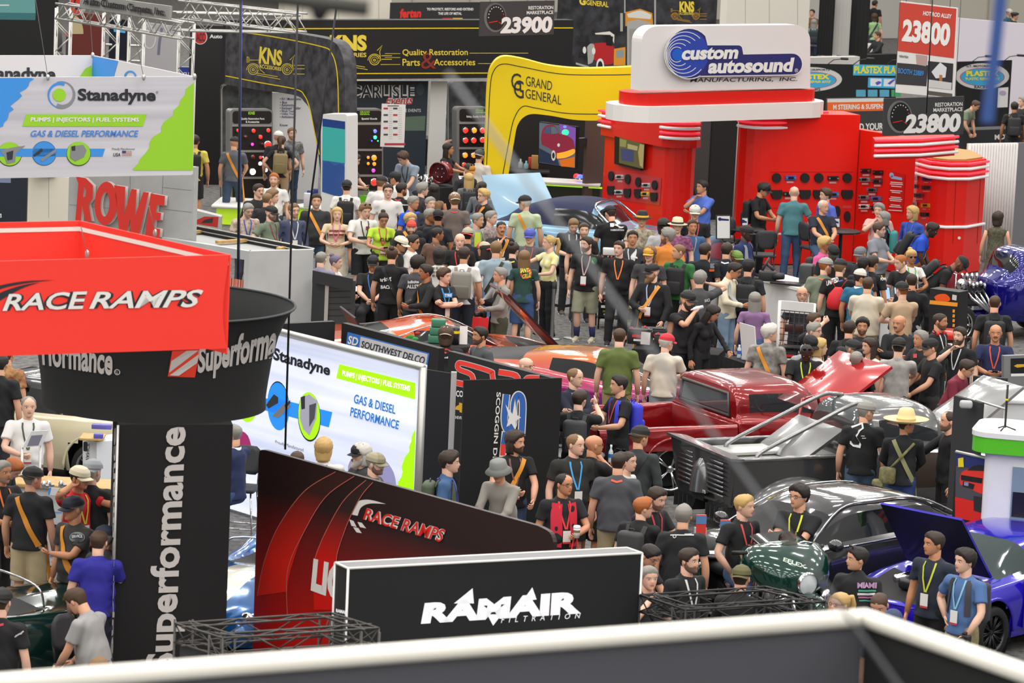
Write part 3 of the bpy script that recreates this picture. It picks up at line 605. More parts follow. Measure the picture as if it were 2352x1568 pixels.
b=Board('booth_arch','curved yellow arch lettered GRAND GENERAL over a dark product bay','arch',P(1120,150,3.55),P(1500,165,3.55),bez([(1112,400),(1116,280),(1120,190),(1130,150),(1155,130),(1200,135),(1260,150),(1330,157),(1420,155),(1520,150)],6)+[(1700,150),(1700,268),(1520,270)]+bez([(1520,272),(1430,276),(1330,276),(1260,265),(1215,263),(1190,285),(1180,330),(1168,400)],6),YEL,.35,part='arch_body')
for l in([(1117,400),(1121,300),(1126,200),(1134,163),(1155,147),(1200,154),(1290,170),(1400,172),(1475,170)],[(1155,400),(1168,330),(1180,275),(1200,245),(1230,248),(1300,260),(1380,262)]):rule(b,'pinstripe',bez(l,8),2.0,M('#2b2a14',.5))
letters(b,'lettering',[('G',((1174,166),(1197,170),(1197,210),(1174,205)),INK,0),('G',((1180,182),(1203,186),(1203,228),(1180,222)),INK,0),('GRAND',((1208,174),(1269,187),(1267,208),(1208,197)),INK,.0),('GENERAL',((1207,203),(1290,220),(1289,241),(1207,225)),INK,.0)])
b=WB('bay_wall','black back wall of the product bay inside the yellow arch','wall panel',(1165,200),(1475,205),2.75,.02,M('#121112',.6),.1)
b=WB('bay_wall','maroon and grey upright panel between product bay and red tower','wall panel',(1352,250),(1400,249),2.55,.02,M('#5b4b47',.5),.1)
b=Board('television','flat screen showing a maroon vintage car inside the yellow arch','television',P(1237,279,2.25),P(1324,291,2.25),[(1237,279),(1325,291),(1322,389),(1236,375)],M('#0d0d0e',.3),.08,part='case')
b.part('wall_mount',lambda mb:mb.box(b.A.lerp(b.B,.5)-b.n*1.2-Vector((0,0,.4)),(.15,2.4,.15),K,math.atan2(b.n.y,b.n.x)-math.pi/2));E=lambda c,e=.3:M(c,.25,emit=e)
arts(b,'screen',[([(1239,281),(1323,293),(1321,386),(1238,373)],E('#5d6a7c')),([(1239,340),(1280,362),(1285,380),(1238,372)],E('#27364f')),([(1285,284),(1323,293),(1322,335),(1290,320)],E('#7a4fb0',.5)),(circ(1299,304,8,7),E('#3ce8a0',1.2)),(circ(1298,291,4,3),E('#6d7cff',1.2)),(bez([(1243,318),(1246,300),(1256,288),(1275,288),(1284,306),(1300,310),(1317,322),(1320,345),(1312,352),(1290,352),(1275,358),(1268,344),(1245,332)],4),E('#8e2a45')),([(1249,305),(1257,291),(1266,291),(1265,308)],E('#45587a')),([(1267,291),(1276,291),(1283,306),(1267,308)],E('#5b7086')),(circ(1272,357,5,12),E('#d9d2cc')),(circ(1272,357,3,7),E('#2b2a30')),(bez([(1280,352),(1300,348),(1319,342),(1320,352),(1300,362),(1280,364)],4),E('#ff9a2c',.8)),([(1285,368),(1321,360),(1321,384),(1290,382)],E('#c8651a',.5)),(circ(1284,333,3,4),E('#d8dce6'))])
rt=thing('product_counter','white product counter with lime underside inside the yellow arch','counter',P(1300,416,.95).xy.to_3d(),-.12)
mb=MB();mb.bevbox((0,.1,.92),(1.5,.8,.06),M('#e4e2de',.4),.015);mb.build('counter_top',rt)
mb=MB();mb.box((0,.15,.45),(1.5,.6,.88),M('#1c2213',.6));mb.build('counter_body',rt)
mb=MB();mb.box((0,-.2,.87),(1.6,.04,.03),M('#a8e02c',.4,emit=.8));mb.build('light_strip',rt)
for i,(x,y,m)in enumerate(((1332,412,LBLU),(1345,406,LRED),(1362,410,LRED),(1324,410,LRED))):
 q=P(x,y,1.0);mb=MB();mb.ell((0,0,.05),(.07,.06,.06),m,12,7);mb.lathe([(.08,0),(.075,.03)],CHROME,14);tag(mb.build('signal_lamp',None,q),('blue glowing','red glowing','red star shaped','small red')[i]+' lamp on the white product counter','lamp')
for i,(x,y,h,m)in enumerate(((1195,386,.2,'#8f9aa2'),(1208,388,.18,'#6aa0a8'))):
 q=P(x,y,1.05);mb=MB();mb.lathe([(.045,0),(.05,.02),(.05,h*.6),(.02,h*.75),(.02,h)],M(m,.15,0,0,.3),12,caps=True);tag(mb.build('spray_bottle',None,q),('grey','teal')[i]+' bottle at the back of the dark product bay','bottle')
small_box('carton','red and white carton behind the light blue hood','box',1218,386,1.05,.1,.1,.24,M('#c8382c',.5));small_box('carton','brown kraft carton behind the light blue hood','box',1228,388,1.05,.16,.1,.3,M('#a57c45',.7))
rt2=thing('bay_shelf','black shelf holding bottles and cartons in the product bay','shelf',P(1212,390,1.04).xy.to_3d());mb=MB();mb.bevbox((0,.05,1.0),(.95,.5,.07),K,.01);mb.build('shelf_top',rt2);mb=MB();mb.box((0,.1,.48),(.85,.35,.96),K);mb.build('shelf_body',rt2)
b=WB('poster_wall','black poster wall with red roadster and orange lorry pictures lettered GENERAL','poster',(1286,-40),(1650,-40),4.7,2.4,M('#171719',.6,noise=('#3a3a40',4,.14)),.05)
letters(b,'lettering',[('GENERAL',((1346,0),(1397,4),(1397,17),(1346,11)),GOLD,.02),('G',((1330,-8),(1345,-8),(1345,12),(1330,12)),GOLD,.05),('KNS',((1560,3),(1594,3),(1594,28),(1560,28)),GOLD,.05),('ACCESSORIES',((1560,28),(1592,28),(1592,34),(1560,34)),GOLD,.02)])
b.part('car_logo',lambda mb:roadster(b,mb,1550,38,.62,M('#b0842c',.5)))
S2=M('#c9c9c6',.3,.4)
arts(b,'lorry_print',[([(1436,28),(1470,20),(1498,30),(1500,60),(1436,60)],M('#d8922c',.5)),(bez([(1440,32),(1470,24),(1496,34)],4)+[(1494,44),(1442,40)],M('#d9d9d4',.5)),([(1440,50),(1466,44),(1494,52),(1492,150),(1440,150)],S2),([(1445,66),(1488,66),(1488,148),(1445,148)],M('#5d5d58',.4,noise=('#bdbdb8',34,.1),kind='wave')),([(1410,112),(1436,108),(1436,150),(1409,150)],M('#e0962c',.5)),([(1415,116),(1432,114),(1432,132),(1415,133)],M('#8e9aa0',.4)),([(1424,30),(1430,30),(1430,72),(1424,72)],S2),([(1433,-30),(1436,-30),(1436,30),(1433,30)],S2),([(1502,-30),(1506,-30),(1506,60),(1502,60)],S2)])
arts(b,'roadster_print',[(bez([(1362,100),(1390,98),(1410,108),(1412,140),(1390,148),(1350,130)],4),M('#b8242a',.4)),([(1366,76),(1400,72),(1411,80),(1410,100),(1402,80),(1368,79)],M('#e4ded2',.5)),([(1392,80),(1408,84),(1406,106),(1392,104)],M('#1c1c1e',.4)),(bez([(1348,108),(1356,100),(1365,106),(1362,140),(1350,148)],4),S2),(circ(1342,115,4,8),WHITE),(circ(1363,117,4,8),WHITE),(circ(1378,152,9,18),WHITE),(circ(1378,154,6,14),M('#1b1b1c',.5)),(bez([(1328,130),(1335,118),(1345,130)],3),M('#222',.5)if False else K),([(1322,143),(1352,152),(1352,156),(1322,148)],S2)])
RP=M('#ea1c10',.3,0,0,.25);RP2=M('#c8343a',.25,0,0,.5);REDGLOW=M('#ff3a52',.4,emit=.55);WHT=M('#e8e3df',.45)
def prism(mb,fp,z0,z1,m,I=None,caps=True):
 n=len(fp);I=I or Matrix()
 lo=[I@Vector((p.x,p.y,z0))for p in fp];hi=[I@Vector((p.x,p.y,z1))for p in fp]
 mb.add(lo+hi,[(i,(i+1)%n,(i+1)%n+n,i+n)for i in range(n)],m)
 if caps:
  t=tessellate_polygon([hi]);mb.add(hi,[tuple(q)for q in t],m);mb.add(lo,[tuple(q)[::-1]for q in t],m)
def offs(fp,d):
 out=[];n=len(fp);c=sum(fp,Vector())/n
 for i in range(n):
  e1=(fp[i]-fp[i-1]);e2=(fp[(i+1)%n]-fp[i]);nn=Vector((e1.y+e2.y,-(e1.x+e2.x),0)).normalized()
  if nn.dot(fp[i]-c)<0:nn=-nn
  out.append(fp[i]+nn*d)
 return out
def xy(v):return Vector((v.x,v.y,0))
def stadium(c,d,L,w,n=8):
 d=xy(d).normalized();p=Vector((-d.y,d.x,0));out=[]
 for s,a0 in((1,-90),(-1,90)):
  for k in range(n+1):
   a=R(a0+180*k/n);out.append(xy(c)+d*(s*(L/2-w/2))+d*(w/2*math.cos(a))+p*(w/2*math.sin(a)))
 return out
b=Board('booth_sign','white rounded booth sign lettered custom autosound on a blue ringed shape','sign',P(1472,62,4.85),P(1862,57,4.85),circ(1510,97,36,37,n=8,a0=180,a1=270)+circ(1826,93,35,36,n=8,a0=270,a1=360)+[(1861,203),(1471,208)],M('#e3dedd',.45),.3)
bd=b.B-b.A;Csgn=(b.A+b.B)/2
CB=M('#2c46a8',.4);CB2=M('#2b2f6c',.4);CB3=M('#1f5fc4',.4)
def lozenge(g):
 return circ(1575,122,55+g,60+g,n=22,a0=60,a1=315)[0:]+[(1620+g,100-g),(1683,100-g)]+circ(1688,112,12+g,12+g,n=4,a0=270,a1=340)+[(1702+g,121-g),(1808,119-g)]+circ(1812,146,25+g,27+g,n=10,a0=280,a1=440)+[(1808,173+g),(1600,176+g)]
b.part('logo_plate',lambda mb:mb.poly([[b.inv@b.pt(*q,.10)for q in lozenge(2)]],M('#16171b',.4),back=-b.n*.1))
arts(b,'logo_print',[(lozenge(-1),WHITE),(lozenge(-3),CB2),(circ(1571,122,48,54),CB)],lift=.105)
b.part('logo_ring',lambda mb:[b.line(mb,circ(1536+r*.62,124,r,r*1.08,n=24,a0=60-r*.4,a1=305+r*.2),1.5,WHITE,.112)for r in(16,24,32,40,48)]+[b.art(mb,circ(1548,125,13,14),CB3,.112)])
letters(b,'lettering',[('MANUFACTURING,  INC.',((1587,179),(1833,177),(1830,187),(1584,190)),INK,.01)])
b.part('lettering',lambda mb:(b.text(mb,'custom',((1560,108),(1690,106),(1684,134),(1555,137)),WHITE,.045,.118),b.text(mb,'autosound',((1621,134),(1816,131),(1810,164),(1616,168)),WHITE,.045,.118),b.text(mb,'®',((1816,156),(1824,156),(1824,165),(1816,165)),WHITE,0,.118)))
root=thing('canopy','stepped red and white oval canopy under the custom autosound sign','canopy',xy(Csgn))
I=Matrix.Translation(-root.location);nb=Vector((-bd.y,bd.x,0)).normalized();nb=nb if nb.y>0 else-nb
for nm,x0,x1,zt,zb,m,w in(('red_step',1443,1888,3.55,3.31,M('#d41d14',.3),.9),('white_step',1410,1914,3.31,3.0,WHT,1.3)):
 a_,c_=PY(x0,220,Csgn.y-.8),PY(x1,220,Csgn.y+1.4);ctr=(a_+c_)/2+nb*.25
 fp=stadium(ctr,bd,(xy(c_)-xy(a_)).length+.35,w);mb=MB();prism(mb,fp,zb,zt,m,I);mb.build(nm,root)
def led(root,I,pts,z,name='light_bar'):
 mb=MB();pts=[I@Vector((p.x,p.y,0))for p in pts]
 for dz in(0,-.2):mb.tube([p+Vector((0,0,z+dz))for p in pts],.03,M('#f1eeee',.4,emit=.15),6)
 mb.build(name,root);mb=MB()
 for dz in(-.1,.1):
  q=[p+Vector((0,0,z+dz))for p in pts];mb.tube(q,.026,REDGLOW,6)
 mb.build('red_glow_strip',root)
def speaker(sf,inv,root,x,y,rx,ry,shape='round',m=None):
 mb=MB();lp=circ(x,y,rx,ry,n=18)if shape=='round' else[(x-rx,y-ry),(x+rx,y-ry),(x+rx*1.1,y),(x+rx*.75,y+ry),(x-rx*.75,y+ry),(x-rx*1.1,y)]
 L=[inv@sf.pt(*p,.04)for p in lp];mb.poly([L],m or M('#1b1b1d',.7),back=-sf.n*.04);mb.build('speaker_grille',root)
def radio(sf,inv,root,x,y,w,h,c,c2='#15161a'):
 mb=MB();L=[(x-w,y-h),(x+w,y-h),(x+w,y+h),(x-w,y+h)]
 mb.poly([[inv@sf.pt(*p,.035)for p in L]],M(c,.35),back=-sf.n*.035);L2=[(x-w*.5,y-h*.55),(x+w*.5,y-h*.55),(x+w*.5,y+h*.55),(x-w*.5,y+h*.55)]
 mb.poly([[inv@sf.pt(*p,.045)for p in L2]],M(c2,.3),back=-sf.n*.01)
 for s in(-.78,.78):mb.poly([[inv@sf.pt(*p,.05)for p in circ(x+w*s,y,max(1.2,h*.4),n=8)]],CHROME,back=-sf.n*.015)
 mb.build('car_radio',root)
 mb=MB();L=[(x-w*.8,y+h+2),(x+w*.8,y+h+2),(x+w*.8,y+h+8),(x-w*.8,y+h+8)];mb.poly([[inv@sf.pt(*p,.006)for p in L]],M('#d9474a',.4),back=-sf.n*.003)
 sf2=MB()
 for k in(3.4,5.6):mb.add([inv@sf.pt(x-w*.7,y+h+k,.009),inv@sf.pt(x+w*.6,y+h+k,.009),inv@sf.pt(x+w*.6,y+h+k+.9,.009),inv@sf.pt(x-w*.7,y+h+k+.9,.009)],[(0,1,2,3)],WHITE)
 mb.build('caption_plate',root)
A,B=P(1393,254,2.8),P(1548,283,2.8);d=xy(B-A).normalized();p=Vector((-d.y,d.x,0));p=p if p.y>0 else-p
fp=[xy(A),xy(B)-d*.25]+[xy(B)-d*.25+d*(.25*math.sin(a))+p*(.35-.35*math.cos(a))for a in(.4,.8,1.2,1.57,2.0,2.5,3.14)]+[xy(A)+p*.7]
root=thing('display_tower','glossy red display tower with television and round speakers','display tower',xy(A.lerp(B,.5)));I=Matrix.Translation(-root.location)
mb=MB();prism(mb,fp,.02,2.3,RP,I);mb.build('tower_body',root)
mb=MB();hp=offs(fp,.1);prism(mb,hp,2.3,2.82,RP,I);mb.build('header',root)
mb=MB();prism(mb,offs(fp,-.02),2.8,2.83,M('#3a2a22',.8),I);mb.build('open_top',root)
hq=offs(fp,.16);led(root,I,hq[1:7],2.7);led(root,I,[hq[0]+p*.25,hq[0],hq[0]+d*.45],2.7)
tS=Surf(A,B)
mb=MB();L=[(1421,312),(1483,329),(1480,391),(1420,376)];mb.poly([[I@tS.pt(*q,.1)for q in L]],M('#101012',.3),back=-tS.n*.08);o=mb.build('television',root)
mb=MB();T2=Surf(A+tS.n*.1,B+tS.n*.1);T2.art(mb,[(1423,315),(1481,331),(1478,388),(1422,374)],M('#5d5a34',.25,emit=.18));T2.art(mb,[(1426,341),(1456,345),(1456,372),(1428,368)],M('#3a4570',.25,emit=.2),.006);T2.art(mb,[(1424,318),(1440,322),(1438,338),(1424,336)],M('#8a8a52',.25,emit=.2),.006);T2.art(mb,[(1470,330),(1480,333),(1477,386),(1470,380),(1466,350)],M('#a89a62',.25,emit=.2),.006);T2.art(mb,[(1442,330),(1466,336),(1464,346),(1442,341)],M('#a8a070',.25,emit=.2),.007)
mb.v=[tuple(I@Vector(v))for v in mb.v];mb.build('screen',root)
mb=MB();tS.art(mb,[(1397,389),(1520,408),(1516,472),(1395,455)],RP2,.008);mb.v=[tuple(I@Vector(v))for v in mb.v];mb.build('speaker_panel',root)
for x,y in((1406,404),(1444,411),(1468,418),(1506,425)):speaker(tS,I,root,x,y,6,11)
for x,y in((1405,437),(1443,443),(1467,444),(1504,452)):speaker(tS,I,root,x,y,7,10,'hex')
for x,y,c in((1425,406,'#c9c9c9'),(1486,425,'#d4d4d4'),(1423,441,'#bdd3d8'),(1484,445,'#e8c52a')):radio(tS,I,root,x,y,9,5,c)
A,B=P(1722,262,3.05),P(1976,264,3.05);d=xy(B-A).normalized();p=Vector((-d.y,d.x,0));p=p if p.y>0 else-p
C=P(2106,318,2.75)
fp=[xy(A)+d*.3]+[xy(A)+d*.3-d*(.3*math.sin(a))+p*(.4-.4*math.cos(a))for a in(.5,1.0,1.57,2.2,3.14)]+[xy(B)+p*.8,xy(B)]
root=thing('display_wall','tall glossy red display wall with two rows of black speakers','display wall',xy(A.lerp(B,.5)));I=Matrix.Translation(-root.location)
mb=MB();prism(mb,fp,.02,3.05,RP,I);mb.build('wall_body',root)
hq=offs(fp,.07);led(root,I,[hq[3],hq[2],hq[1],hq[0]]+[xy(P(1898,266,3.0))-p*.07],2.98)
cS=Surf(A,B)
for x in(1783,1848,1880,1945):speaker(cS,I,root,x,408,10,11);speaker(cS,I,root,x,446,12,10,'hex')
for x,y,c in((1815,408,'#3565c4'),(1913,409,'#2b2b2d'),(1811,445,'#27272a'),(1913,446,'#2f7fc8')):radio(cS,I,root,x,y,12,5,c)
for x,y in((1922,485),(1945,497)):speaker(cS,I,root,x,y,7,13,'round',M('#26262a',.3))
mb=MB()
for x0,x1,y in((1768,1858,478),(1768,1960,395)):cS.line(mb,[(x0,y),(x1,y)],.8,M('#a3140e',.3),.006)
cS.art(mb,[(1935,472),(1955,472),(1955,478),(1935,478)],M('#d9474a',.4),.006);mb.v=[tuple(I@Vector(v))for v in mb.v];mb.build('caption_plate',root)
mb=MB();cS.art(mb,[(1758,533),(1960,533),(1960,537),(1758,537)],M('#e9e6e2',.4),.12);cS.art(mb,[(1775,632),(1880,632),(1880,636),(1775,636)],M('#e9e6e2',.4),.05);mb.v=[tuple(I@Vector(v))for v in mb.v];mb.build('shelf_edge',root)
fp=[xy(B)-p*.02+d*.02,xy(C),xy(C)+p*.5,xy(B)+p*.6+d*.1]
root=thing('display_wall','angled red display wall with columns of small car radios and white text plate','display wall',xy(B.lerp(C,.5)));I=Matrix.Translation(-root.location)
mb=MB();prism(mb,fp,.02,2.75,RP,I);mb.build('wall_body',root)
aS=Surf(P(1976,290,2.75)if False else B,C)
for x,y,c in((1990,392,'#2b2b2d'),(2018,396,'#1d1d1f'),(1988,412,'#8a8a8c'),(2016,416,'#3a3a3c'),(2004,436,'#6d5f60'),(1986,453,'#83838c'),(2014,456,'#2f74b8'),(1986,474,'#e6e4df'),(2012,477,'#29292b')):radio(aS,I,root,x,y,11,5,c)
mb=MB();aS.art(mb,[(2046,393),(2080,400),(2075,490),(2040,482)],M('#c81c16',.3),.008);
for i,(y,w)in enumerate(((418,28),(422,30),(427,24),(437,28),(441,20),(452,24),(456,30),(460,26),(470,22),(474,28),(482,32))):aS.line(mb,[(2060-w/2-(y-420)*.05,y),(2060+w/2-(y-420)*.05,y+2)],1.8,WHITE,.012)
aS.art(mb,circ(2049,402,5,6),M('#9fb3d6',.4),.014);aS.art(mb,[(2046,402),(2073,408),(2073,414),(2048,410)],M('#9fb3d6',.4),.014)
mb.v=[tuple(I@Vector(v))for v in mb.v];mb.build('text_plate',root)
D0,D1,D2=P(2010,322,2.88),P(2110,320,2.88),P(2195,313,2.88)
fp=[xy(D0),xy(D1),xy(D2),xy(D2)+Vector((0,.5,0)),xy(D0)+Vector((0,.6,0))]
root=thing('header_fascia','red header fascia with two white light bars above the car radios','fascia',xy(D1));I=Matrix.Translation(-root.location)
mb=MB();prism(mb,fp,2.5,2.88,RP,I);mb.build('fascia_body',root);hq=offs(fp,.06);led(root,I,hq[0:3],2.78)
q=[P(x,y,2.32)for x,y in((2092,345),(2110,356),(2140,364),(2180,368),(2225,368),(2266,362))]
fp=[xy(v)for v in q]+[xy(q[-1])+Vector((-.1,1.3,0)),xy(q[0])+Vector((0.4,1.5,0))]
root=thing('curved_pod','curved red pod with flush door, white light bars and open wooden top','pod',xy(q[2]));I=Matrix.Translation(-root.location)
mb=MB();prism(mb,fp,.02,2.3,RP,I);mb.build('pod_body',root);podb=MB();prism(podb,fp,.02,2.3,RP);pS=Surf(bvh=podb.bvh())
mb=MB();prism(mb,offs(fp,-.08),2.28,2.33,M('#b08a52',.7),I);mb.build('wooden_top',root)
hq=offs(fp,.05);led(root,I,hq[1:6],2.15);hq=offs(fp,.04)
mb=MB();mb.tube([I@Vector((v.x,v.y,.98))for v in hq[2:6]],.03,M('#f1eeee',.4,emit=.15),6);mb.build('light_bar',root)
def pod_part(n,fn):
 mb=MB();fn(mb);mb.v=[tuple(I@Vector(v))for v in mb.v];return mb.build(n,root)
pod_part('door_outline',lambda mb:pS.line(mb,[(2188,560),(2196,412),(2252,408),(2244,560)],1.0,M('#8f1009',.4),.006))
pod_part('door_knob',lambda mb:pS.art(mb,circ(2202,546,3.5),WHITE,.02))
for x,y,c in((2100,407,'#c9c9c9'),(2131,410,'#2f3fae'),(2100,427,'#3a3d52'),(2129,430,'#3a3a3c'),(2112,448,'#4a4a4e'),(2099,467,'#b9c2c9'),(2128,471,'#e8c52a'),(2126,492,'#1d1d1f')):
 pod_part('car_radio',lambda mb:(pS.art(mb,[(x-10,y-4),(x+10,y-4),(x+10,y+5),(x-10,y+5)],M(c,.35),.03),pS.art(mb,[(x-5,y-2),(x+5,y-2),(x+5,y+3),(x-5,y+3)],M('#15161a',.3),.036),pS.line(mb,[(x-8,y+9),(x+8,y+9)],2,WHITE,.01)))
for lab,x0,x1,y,zt,m in(('dark grey panel beside the red television tower',1585,1640,225,2.7,'#3d3c3c'),('black panel left of the slanted white pole',1636,1712,225,2.7,'#141414'),('black panel behind the slanted white pole',1700,1740,222,2.7,'#202020')):
 WB('back_drape',lab,'drape',(x0,y),(x1,y),zt,.02,M(m,.8),.05,part='drape')
p=P(1700,225,2.75);q=P(1684,470,.4);q.y=p.y-.2;q.z=.01;mb=MB();p.y-=.3;mb.tube([Vector(),q-p],.03,M('#b9b7b1',.4),6);tag(mb.build('pole',None,p),'slanted white pole in front of the black panels','pole')
WB('light_wall','narrow white lit wall strip beside the red television tower','wall panel',(1552,300),(1570,300),2.2,.02,M('#e7ecf0',.5),.05)
def round_table(label,px,py,z,r,m=K):
 q=P(px,py,z);t=thing('bar_table',label,'table',xy(q))
 mb=MB();mb.lathe([(.001,z-.035),(r*.97,z-.035),(r,z-.02),(r,z-.005),(r*.985,z),(.001,z)],m,36);mb.build('tabletop',t)
 mb=MB();mb.lathe([(.04,.02),(.035,z-.03)],DKMETAL,14);mb.build('stem',t)
 mb=MB();mb.lathe([(.001,.025),(.22,.02),(.23,0),(.001,0)],DKMETAL,24);mb.build('base',t);return t
round_table('round black bar table in front of the mustached seated man',1932,529,1.05,.39)
round_table('round black bar table behind the empty barstool',1715,525,1.02,.36)
def barstool(label,px,py,yaw,seat_z=.74,back=True,m=M('#35363a',.6),group=None,chrome=None):
 q=P(px,py,seat_z);t=thing('barstool',label,'stool',xy(q),R(yaw),group);lm=chrome or K
 mb=MB();mb.bevbox((0,0,seat_z),(.44,.42,.06),m,.025);mb.build('seat',t)
 if back:
  mb=MB();rings=[]
  for k in range(7):
   u=k/6;zz=seat_z+.14+u*.36;w=.21*math.sqrt(max(.05,1-(2*u-1)**4*.6));rings.append([Vector((w*c,-.21+.05*(1-abs(c))*-1-u*.04+(e*.03),zz))for c,e in((-1,0),(-.5,1),(0,1),(.5,1),(1,0),(.5,0),(0,0),(-.5,0))])
  mb.loft(rings,m);mb.build('backrest',t)
  mb=MB();[mb.tube([(s*.17,-.19,seat_z-.02),(s*.17,-.24,seat_z+.25)],.012,lm,6)for s in(-1,1)];mb.build('back_frame',t)
 for sx in(-1,1):
  for sy in(-1,1):
   mb=MB();mb.tube([(sx*.17,sy*.16,seat_z-.03),(sx*.22,sy*.21,.01)],.012,lm,6);mb.build('leg',t)
 mb=MB();[mb.tube(l,.01,lm,6)for l in([(-.2,.2,.25),(.2,.2,.25)],[(-.2,-.2,.25),(.2,-.2,.25)],[(-.2,-.2,.25),(-.2,.2,.25)],[(.2,-.2,.25),(.2,.2,.25)])];mb.build('footrest',t)
 return t
barstool('empty black barstool with oval back facing away, before the red wall',1754,585,5)
barstool('black barstool beside the framed sign, before dark panels',1685,553,-40)
barstool('black barstool under the mustached seated man in navy',1868,568,-60)
barstool('chrome legged black stool with perforated back near the drum tower',553,1120,170,chrome=CHROME)
barstool('black low stool under the seated man in grey polo',185,1528,-120,.55)
def sign_stand(label,q,z,m='#ececea',h=.36):
 x0,y0,x1,y1=q;A,B=P(x0,y0,z),P(x1,y0,z)
 b=Board('sign_holder',label,'sign',A,B,[(x0,y0),(x1,y0),(x1,y1),(x0,y1)],M('#2a2a2c',.5),.03,part='frame')
 arts(b,'sheet',[([(x0+2,y0+2),(x1-2,y0+2),(x1-2,y1-2),(x0+2,y1-2)],M(m,.5)),(circ(x0+(x1-x0)*.25,y0+9,4),CB2),([(x0+(x1-x0)*.3,y0+7),(x1-4,y0+9),(x1-4,y0+13),(x0+(x1-x0)*.3,y0+12)],CB2)])
 return b
s1=sign_stand('black framed white logo sign standing by the barstool',(1645,494,1678,549),1.42)
mb=MB();q=s1.inv@s1.pt(1661,549,-.02);mb.tube([q,Vector((q.x,q.y,0.01))],.015,K,6);mb.lathe([(.16,.0),(.16,.02),(.001,.025)],K,16,T=Matrix.Translation((q.x,q.y,0)));mb.build('stand',s1.root)
sign_stand('small white logo sign on the round bar table by the seated man',(1913,500,1930,523),1.27);sign_stand('small white logo sign on the table behind the empty barstool',(1703,499,1719,519),1.24)
A,B,C=P(1752,640,1.05),P(1863,668,1.05),P(1870,640,1.05)
root=thing('white_counter','long white counter holding a chainsaw case and dark tray near the purple shirt','counter',xy(A.lerp(B,.5)));I=Matrix.Translation(-root.location)
fp=[xy(A),xy(B),xy(B)+Vector((.35,.8,0)),xy(A)+Vector((.35,.8,0))]
mb=MB();prism(mb,fp,.02,1.0,M('#dedcdb',.5),I);mb.build('counter_body',root);mb=MB();prism(mb,offs(fp,.03),1.0,1.05,M('#e9e7e5',.4),I);mb.build('counter_top',root)
small_box('tray','flat dark tray with tools on the white counter','tray',1808,652,1.06,.55,.3,.03,DKMETAL,rz=-.3)
small_box('tool_case','grey plastic tool case on the white counter by the sage shirt','case',1852,648,1.06,.24,.3,.32,M('#3a3c3e',.5),rz=-.2)
q=P(1762,646,1.06);mb=MB();mb.bevbox((0,0,.1),(.3,.2,.18),M('#2c2d2f',.5),.03);mb.tube([(-.1,0,.18),(.02,0,.42)],.022,M('#3a3b3d',.5));mb.tube([(.1,-.05,.1),(.28,-.12,.12)],[.07,.055],M('#2c2d2f',.5),12);mb.tube([(.12,.05,.2),(-.05,.05,.32)],.03,M('#4a4a4c',.5));tag(mb.build('tripod_head',None,q),'dark camera style tripod head on the white counter','device')
def wire_grid(mb,A,B,z1,z0,nx,nz,r,m,off=0):
 for i in range(nx+1):
  p=A.lerp(B,i/nx);mb.tube([Vector((p.x,p.y,z0)),Vector((p.x,p.y,z1))],r,m,5)
 for k in range(nz+1):
  z=z0+(z1-z0)*k/nz;mb.tube([Vector((A.x,A.y,z)),Vector((B.x,B.y,z))],r,m,5)
BATT=M('#1d1d1f',.45);BRED=M('#d8262a',.4);BLIM=M('#a9c72a',.5)
def battery(label,q,w=.24,d=.17,h=.19,rz=0.0,group='batteries on the wire rack',lbl=BRED,name='battery'):
 t=thing(name,label,'battery',q,rz,group)
 mb=MB();mb.bevbox((0,0,h/2),(w,d,h),BATT,.012);mb.build('case',t)
 mb=MB();mb.box((0,0,h+.01),(w*.94,d*.94,.02),M('#28282a',.5));mb.build('lid',t)
 mb=MB();mb.lathe([(.016,0),(.014,.03),(.001,.03)],BRED,8,T=Matrix.Translation((-w*.33,-d*.25,h+.02)));mb.build('terminal',t)
 mb=MB();mb.lathe([(.016,0),(.014,.03),(.001,.03)],M('#7a7a7a',.3,.8),8,T=Matrix.Translation((w*.33,-d*.25,h+.02)));mb.build('terminal',t)
 mb=MB();mb.box((0,-d/2-.003,h*.62),(w*.62,.004,h*.2),lbl);mb.box((0,-d/2-.003,h*.32),(w*.5,.004,h*.14),WHITE);mb.build('label_print',t);return t
rk=P(1412,759,0);rk=P(1412,752,.0);
root=thing('battery_rack','black wire rack stacked with car batteries behind the green shirted man','rack',rk,R(6));Trk=mat_of(root)
for sx in(-1,1):
 for sy in(-1,1):mb=MB();mb.tube([(sx*.32,sy*.2,0),(sx*.32,sy*.2,1.32)],.014,K,6);mb.build('post',root)
for z in(.18,.42,.66,.90,1.1):
 mb=MB();mb.box((0,0,z),(.66,.42,.015),DKMETAL);mb.tube([(-.33,-.22,z+.05),(.33,-.22,z+.05)],.006,K,5);mb.box((-.16,-.215,z-.02),(.26,.006,.045),WHITE);mb.box((.16,-.215,z-.02),(.26,.006,.045),BLIM);mb.build('shelf',root)
for k,z in enumerate((.19,.43,.67,.91)):
 for j,x in enumerate((-.17,.15)):battery(('lowest','second lowest','third','upper')[k]+' row car battery on the wire rack, '+('nearer the stanchion','nearer the bearded man')[j],Trk@Vector((x,-.04,z)),lbl=BRED if(k+j)%3 else BLIM,rz=R(6))
for j,x in enumerate((-.24,-.08,.08,.24)):battery('small boxed battery on the rack top shelf, '+('end by the stanchion','second from the stanchion','second from the bearded man','end by the bearded man')[j],Trk@Vector((x,-.04,1.11)),.15,.13,.13,R(6),lbl=BRED)
for j,x in enumerate((-.14,.16)):small_box('carton','white carton on top of the battery rack, '+('by the orange lanyard man','by the bearded man')[j],'box',0,0,0,.26,.2,.12,M('#d9d8d6',.5)).location=Trk@Vector((x,.05,1.29))
A,B=P(1792,690,1.6),P(1872,697,1.6)
